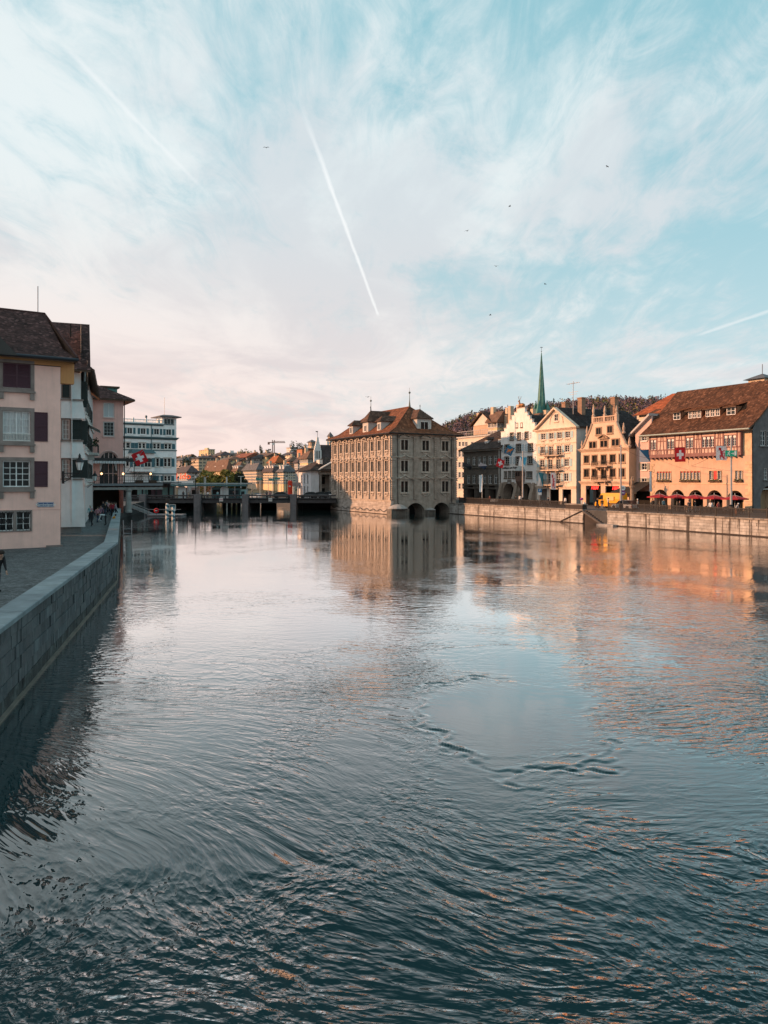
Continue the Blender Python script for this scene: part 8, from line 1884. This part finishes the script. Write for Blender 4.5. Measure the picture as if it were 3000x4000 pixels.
# off-frame house added so that its shade lies over the promenade
nb = empty('town_house', (-48, 2, ZL), R(72), 'unseen grey house added to shade the promenade beside the bridge', 'house'); MB().box(0, 38, 0, 14, -.3, 13).obj('wall', CW['grey'], nb); MB().add([(-1, -1, 13), (39, -1, 13), (39, 15, 13), (-1, 15, 13), (4, 7, 18), (34, 7, 18)], [(0, 1, 5, 4), (1, 2, 5), (2, 3, 4, 5), (3, 0, 4)]).obj('roof', RTC['brown'], nb)
# gulls
GUL = mat('gull_grey', (.04, .04, .05), .8)
for k, (px, py) in enumerate(((1040, 577), (2372, 651), (1991, 806), (1824, 902), (1938, 1040), (2130, 1110), (1915, 1231), (1437, 1551))):
    o = empty('bird', P3(px, py, 230), R(k*47), 'tiny dark bird gliding in the sky, %s counted from the top' % ORD[k], 'bird', 'birds in the sky')
    MB().tube([(0, -.35, 0), (0, -.15, 0), (0, .15, .02), (0, .4, 0)], [.03, .1, .09, .02], 6).add([(0, -.15, .05), (.55, -.2, .22), (1.0, .1, .05), (.5, .1, .18), (0, .15, .05)], [(0, 1, 2, 3, 4)]).add([(0, -.15, .05), (-.55, -.2, .22), (-1.0, .1, .05), (-.5, .1, .18), (0, .15, .05)], [(4, 3, 2, 1, 0)]).obj('body', GUL, o)
# overhead tram wires between the poles and the house fronts
for k, (pa, za, pb, zb, sb) in enumerate(((2042, 1765, 2200, 1772, 14), (2425, 1745, 2560, 1790, 14), (2856, 1715, 2700, 1820, 14), (2042, 1768, 1958, 1760, 14))):
    a = street(pa, .9); a.z = P3(pa, za, a.y).z; b = street(pb, sb-.1); b.z = P3(pb, zb, b.y).z
    o = empty('overhead_wire', a, 0, ('thin overhead wire from guild house pole to the pediment house', 'thin overhead wire from the van-side pole to the arcaded house', 'thin overhead wire from the green-sign pole to the arcaded house', 'thin overhead wire from guild house pole back to the guild house corner')[k], 'wire', 'overhead tram wires')
    d = b-a; MB().tube([tuple(d*(t/8)-Vector((0, 0, .5*math.sin(math.pi*t/8)))) for t in range(9)], .018, 4).obj('cable', IRON, o)
# ------------------------------------------------------------------ people
SKIN = mat('skin', (.48, .28, .20), .6, .1)
PEOPLE = []
def cloth(c): return mat('cloth_%02d_%02d_%02d' % tuple(int(x*99) for x in c), c, .85, .25, 6)
def person(loc, heading, label, top, legs, hair=(.03, .02, .015), pose='stand', h=1.72, shoes=(.02, .02, .02), coat=False, hat=None, fingers=False, group='people on the quays', seed=0):
    rs = random.Random(seed*7+3); s = h/1.75
    J = {'pelvis': (0, 0, .95), 'waist': (0, .0, 1.1), 'chest': (0, -.01, 1.32), 'neck': (0, -.015, 1.49), 'head': (0, -.035, 1.60), 'crown': (0, -.02, 1.69), 'nose': (0, -.135, 1.60)}
    for n, sx in (('l', 1), ('r', -1)):
        J.update({n+'sh': (sx*.175, 0, 1.42), n+'el': (sx*.235, .03, 1.14), n+'wr': (sx*.245, -.08, .90), n+'ha': (sx*.245, -.12, .81), n+'hp': (sx*.09, 0, .90), n+'kn': (sx*.105, -.03, .50), n+'an': (sx*.11, .03, .09), n+'to': (sx*.12, -.15, .035)})
    J = {k: Vector(v) for k, v in J.items()}
    if pose == 'walk':
        a = rs.uniform(.2, .3)
        J['lkn'] += Vector((0, -a*.75, .03)); J['lan'] += Vector((0, -a*.9, .0)); J['lto'] += Vector((0, -a*.9, .02)); J['rkn'] += Vector((0, a*.25, 0)); J['ran'] += Vector((0, a*1.1, .08)); J['rto'] += Vector((0, a*1.0, .0))
        J['lel'] += Vector((0, .1, 0)); J['lwr'] += Vector((0, .2, .03)); J['lha'] += Vector((0, .22, .04)); J['rel'] += Vector((0, -.06, .02)); J['rwr'] += Vector((0, -.16, .1)); J['rha'] += Vector((0, -.2, .13))
    elif pose in ('sit', 'crouch'):
        dz = .52 if pose == 'sit' else .62
        for k in J:
            if k[1:] not in ('kn', 'an', 'to'): J[k] = J[k]-Vector((0, 0, dz))
        for n, sx in (('l', 1), ('r', -1)):
            J[n+'kn'] = Vector((sx*.12, -.42, .5)); J[n+'an'] = Vector((sx*.12, -.38 if pose == 'sit' else -.12, .09)); J[n+'to'] = Vector((sx*.12, -.56 if pose == 'sit' else -.3, .035)); J[n+'wr'] += Vector((-sx*.06, -.2, .12)); J[n+'ha'] += Vector((-sx*.08, -.24, .12))
    if pose in ('bend', 'crouch', 'stoop'):
        ang = R({'bend': 78, 'crouch': 35, 'stoop': 30}[pose]); piv = J['pelvis'].copy(); Mr = Matrix.Rotation(ang, 3, 'X')
        for k in ('waist', 'chest', 'neck', 'head', 'crown', 'nose', 'lsh', 'rsh'): J[k] = piv+Mr @ (J[k]-piv)
        for n in 'lr':
            sh = J[n+'sh']; J[n+'el'] = sh+Vector((0, -.06, -.28)); J[n+'wr'] = sh+Vector((0, -.16, -.5)); J[n+'ha'] = sh+Vector((0, -.19, -.58))
    E = [('pelvis', 'waist'), ('waist', 'chest'), ('chest', 'neck'), ('neck', 'head'), ('head', 'crown'), ('head', 'nose')]
    for n in 'lr': E += [('chest', n+'sh'), (n+'sh', n+'el'), (n+'el', n+'wr'), (n+'wr', n+'ha'), ('pelvis', n+'hp'), (n+'hp', n+'kn'), (n+'kn', n+'an'), (n+'an', n+'to')]
    w = 1.18 if coat else 1.0
    Rd = dict(pelvis=(.155*w, .125*w), waist=(.14*w, .11*w), chest=(.165*w, .125*w), neck=(.055, .055), head=(.088, .10), crown=(.06, .07), nose=(.018, .018))
    for n in 'lr': Rd.update({n+'sh': (.075*w, .07*w), n+'el': (.052*w, .05*w), n+'wr': (.034, .03), n+'ha': (.042, .024), n+'hp': (.10*w, .10*w), n+'kn': (.07, .07), n+'an': (.048, .05), n+'to': (.042, .032)})
    if fingers:
        for n, sx in (('l', 1), ('r', -1)):
            b = J[n+'ha']
            for i, (ox, ln) in enumerate(((-.03, .075), (-.01, .085), (.01, .08), (.03, .065))):
                a, c, d = '%sf%da' % (n, i), '%sf%db' % (n, i), '%sf%dc' % (n, i); J[a] = b+Vector((ox*.9, -.005, -.03)); J[c] = b+Vector((ox, -.02, -.03-ln*.5)); J[d] = b+Vector((ox, -.045, -.03-ln*.9)); E += [(n+'ha', a), (a, c), (c, d)]; Rd.update({a: (.011, .011), c: (.009, .009), d: (.008, .008)})
            J[n+'t1'] = b+Vector((-sx*.035, -.03, .01)); J[n+'t2'] = b+Vector((-sx*.045, -.05, -.04)); E += [(n+'ha', n+'t1'), (n+'t1', n+'t2')]; Rd.update({n+'t1': (.013, .013), n+'t2': (.010, .010)})
    names = list(J); idx_ = {k: i for i, k in enumerate(names)}
    me_ = bpy.data.meshes.new('person'); me_.from_pydata([J[k]*s for k in names], [(idx_[a], idx_[b]) for a, b in E], []); ob = bpy.data.objects.new('tmp_person', me_); col.objects.link(ob)
    sk = ob.modifiers.new('s', 'SKIN'); sk.use_smooth_shade = True; ob.modifiers.new('d', 'SUBSURF').levels = 1
    for k in names: v = me_.skin_vertices[0].data[idx_[k]]; v.radius = tuple(x*s for x in Rd[k]); v.use_root = (k == 'pelvis')
    PEOPLE.append((ob, J, E, Rd, s, loc, heading, label, top, legs, shoes, coat, hat, hair, group))
def finish_person(body, J, E, Rd, s, loc, heading, label, top, legs, shoes, coat, hat, hair, group):
    body.materials.clear()
    for m in (SKIN, cloth(top), cloth(legs), cloth(shoes)): body.materials.append(m)
    reg = {}
    for a, b in E:
        t = a+b
        if 'head' in t or 'neck' in b: r_ = 0
        elif any(k[1:] in ('ha',) or (len(k) > 2 and k[1] in 'ft' and k[2].isdigit()) for k in (a, b)): r_ = 0
        elif b[1:] == 'to': r_ = 3
        elif b[1:] in ('kn', 'an') : r_ = 2
        elif b[1:] == 'hp': r_ = 1 if coat else 2
        else: r_ = 1
        reg[(a, b)] = r_
    segs = [(np.array(J[a]*s), np.array(J[b]*s), r_, (Rd[a][0]+Rd[b][0])/2*s) for (a, b), r_ in reg.items()]
    cen = np.array([p.center[:] for p in body.polygons]); best = np.full(len(cen), 1e9); mi = np.zeros(len(cen), dtype=np.int32)
    for a, b, r_, rr_ in segs:
        d = b-a; t = np.clip(((cen-a)@d)/max(d@d, 1e-9), 0, 1); dist = np.linalg.norm(cen-(a+t[:, None]*d), axis=1)/rr_; k = dist < best; best[k] = dist[k]; mi[k] = r_
    body.polygons.foreach_set('material_index', mi)
    o = link('person', body); o.location = loc; o.rotation_euler = (0, 0, heading); tag(o, label, 'person', group)
    # hair or hat as a cap over the back of the head
    hm = MB(); up = (J['crown']-J['neck']).normalized(); c = (J['head']*.55+J['crown']*.45)*s; fw = (J['nose']-J['head']).normalized(); sd2 = up.cross(fw)
    vs_ = []; n1, n2 = 6, 10
    for i in range(n1+1):
        th = (i/n1)*math.pi*.62
        for j in range(n2):
            ph = 2*math.pi*j/n2; d = up*math.cos(th)+(fw*math.cos(ph)+sd2*math.sin(ph))*math.sin(th); k = 1.0 if d.dot(fw) < .35 or th < .7 else .86
            vs_.append(c+d*.118*s*k+up*.005-fw*.012)
    hm.add(vs_, [(i*n2+j, i*n2+(j+1) % n2, (i+1)*n2+(j+1) % n2, (i+1)*n2+j) for i in range(n1) for j in range(n2)])
    hm.obj('hat' if hat else 'hair', cloth(hat or hair), o, smooth=True)
    return o
BLK = (.02, .02, .023); NAV = (.03, .035, .05); JEA = (.06, .08, .12); WHT = (.7, .7, .7); ROS = (.45, .22, .25); RST = (.35, .13, .07); RDD = (.35, .02, .04); TEA = (.25, .42, .45); GRY = (.25, .25, .26)
def left_at(px, py): return on_level(px, py, ZL)
G1 = 'people on the promenade'
person(left_at(359, 2056), R(-10), 'person in black coat with rosy headscarf walking nearest on the promenade', BLK, BLK, (.32, .12, .14), 'walk', 1.74, coat=True, group=G1, seed=1, hat=(.42, .2, .24))
person(left_at(353, 2041), R(20), 'person in teal top and pale cap just behind the black coat', TEA, NAV, hat=(.45, .45, .42), pose='walk', h=1.82, group=G1, seed=2)
person(left_at(381, 2041), R(170), 'person with long rosy jacket walking away beside the black coat', ROS, JEA, pose='walk', h=1.66, group=G1, seed=3, coat=True)
person(left_at(394, 2036), R(5), 'person with mauve jacket and white shoes walking up the promenade', (.25, .14, .2), NAV, pose='walk', h=1.74, group=G1, seed=4, shoes=WHT)
person(left_at(413, 2052), R(-75), 'person in white shirt and black trousers bending down by the parapet', WHT, BLK, pose='bend', h=1.78, group=G1, seed=5)
person(left_at(436, 2045), R(95), 'crouching person in bright orange yellow jacket beside the parapet', (.65, .27, .02), BLK, pose='crouch', h=1.7, group=G1, seed=6)
for k, (px, py, tp, ps, lb) in enumerate(((412, 2016, BLK, 'walk', 'person in black walking out of the passage, left of the crowd'), (424, 2010, ROS, 'walk', 'person in rose top in the crowd before the passage'), (433, 2014, RST, 'walk', 'person in rust top in the middle of the passage crowd'), (440, 2018, RDD, 'walk', 'person in dark red top before the passage column'), (449, 2011, BLK, 'stand', 'person in black standing beside the passage column'), (404, 2008, NAV, 'stand', 'person in navy standing under the terrace by the left wall'), (418, 2002, GRY, 'walk', 'person in grey deep inside the passage'), (452, 2019, (.4, .35, .4), 'walk', 'person in pale mauve at the end of the parapet'))):
    person(left_at(px, py), R((k*67) % 360), lb, tp, BLK if k % 2 else JEA, pose=ps, h=1.68+.03*(k % 4), group=G1, seed=10+k)
person(Vector((-15.47, 30.6, ZL)), R(60), 'person in black jacket cut off by the picture edge on the near promenade', BLK, NAV, pose='stoop', h=1.8, coat=True, fingers=True, group=G1, seed=30)
G2 = 'people on the right quay'
R_ = [(1913, 1.6, (.12, .02, .02), BLK, 'stand', 'person in dark red and black standing at the railing before the dark stone house'), (1952, 6.5, BLK, BLK, 'stand', 'person in black near the doors of the dark stone house'), (2015, 3.0, BLK, NAV, 'stand', 'person in black standing left of the guild house pole'), (2031, 6.0, WHT, GRY, 'stand', 'person in white before the guild house arches'), (2142, 2.0, NAV, GRY, 'walk', 'person in navy walking before the pediment house'), (2208, 5.5, WHT, JEA, 'stand', 'person in white shirt before the pediment house pillars'),
      (2333, 4.0, BLK, BLK, 'walk', 'person in black walking just left of the yellow van'), (2376, 3.6, (.5, .48, .45), BLK, 'stand', 'person in pale top before the van side'), (2352, 2.6, BLK, GRY, 'stand', 'person in black at the railing before the van bonnet'), (2491, 5.5, (.4, .4, .4), NAV, 'stand', 'person with white hat before the black awning'), (2550, 7.8, BLK, BLK, 'stand', 'person in black suit left of the first parasol'), (2592, 6.6, (.12, .22, .26), BLK, 'stand', 'person in teal under the first parasol'),
      (2655, 6.2, BLK, BLK, 'stand', 'person in black under the second parasol'), (2692, 6.0, NAV, BLK, 'stand', 'person in navy under the third parasol'), (2716, 6.8, BLK, GRY, 'stand', 'person in black between third and fourth parasol'), (2776, 4.2, WHT, BLK, 'walk', 'person in white top walking under the fourth parasol'), (2806, 6.6, (.4, .1, .08), BLK, 'stand', 'person in red brown right of the fourth parasol'), (2874, 3.4, GRY, (.35, .15, .08), 'stoop', 'person with white cap stooping at the tall pole with green sign')]
for k, (px, sb, tp, lg, ps, lb) in enumerate(R_):
    person(street(px, sb), ang_q+R((k*73) % 360), lb, tp, lg, pose=ps, h=1.66+.04*(k % 4), group=G2, seed=40+k, hat=(.7, .7, .68) if 'hat' in lb or 'cap' in lb else None)
for k, (dx_, lb) in enumerate(((-.9, 'person in pale top sitting on the landing at the foot of the stairs, left one'), (.5, 'person in black sitting on the landing at the foot of the stairs, right one'))):
    p = rq.at(X_ST1-.1+dx_, 1.2); p.z = .22; person(p, ang_q+R(10), lb, (.45, .42, .4) if k == 0 else BLK, BLK, pose='crouch', h=1.72, group=G2, seed=70+k)
for k, px in enumerate((716, 742, 790, 812, 850, 912, 985, 1042, 1055)):
    person(Vector((P3(px, 0, YB+2.4).x, YB+2.4, 2.42)), R(k*50), 'pedestrian on the bridge, %s from the hotel end' % ORD[k], (BLK, GRY, NAV, WHT, TEA, BLK, GRY, NAV, ROS)[k], BLK, pose='walk' if k % 2 else 'stand', h=1.7, group='people on the bridge', seed=90+k)
bpy.context.view_layer.update(); dg_ = bpy.context.evaluated_depsgraph_get(); bodies = []
for rec in PEOPLE: rec[0].hide_viewport = False
evs = [(bpy.data.meshes.new_from_object(rec[0].evaluated_get(dg_)), rec) for rec in PEOPLE]
for me_, rec in evs: bpy.data.objects.remove(rec[0]); finish_person(me_, *rec[1:])
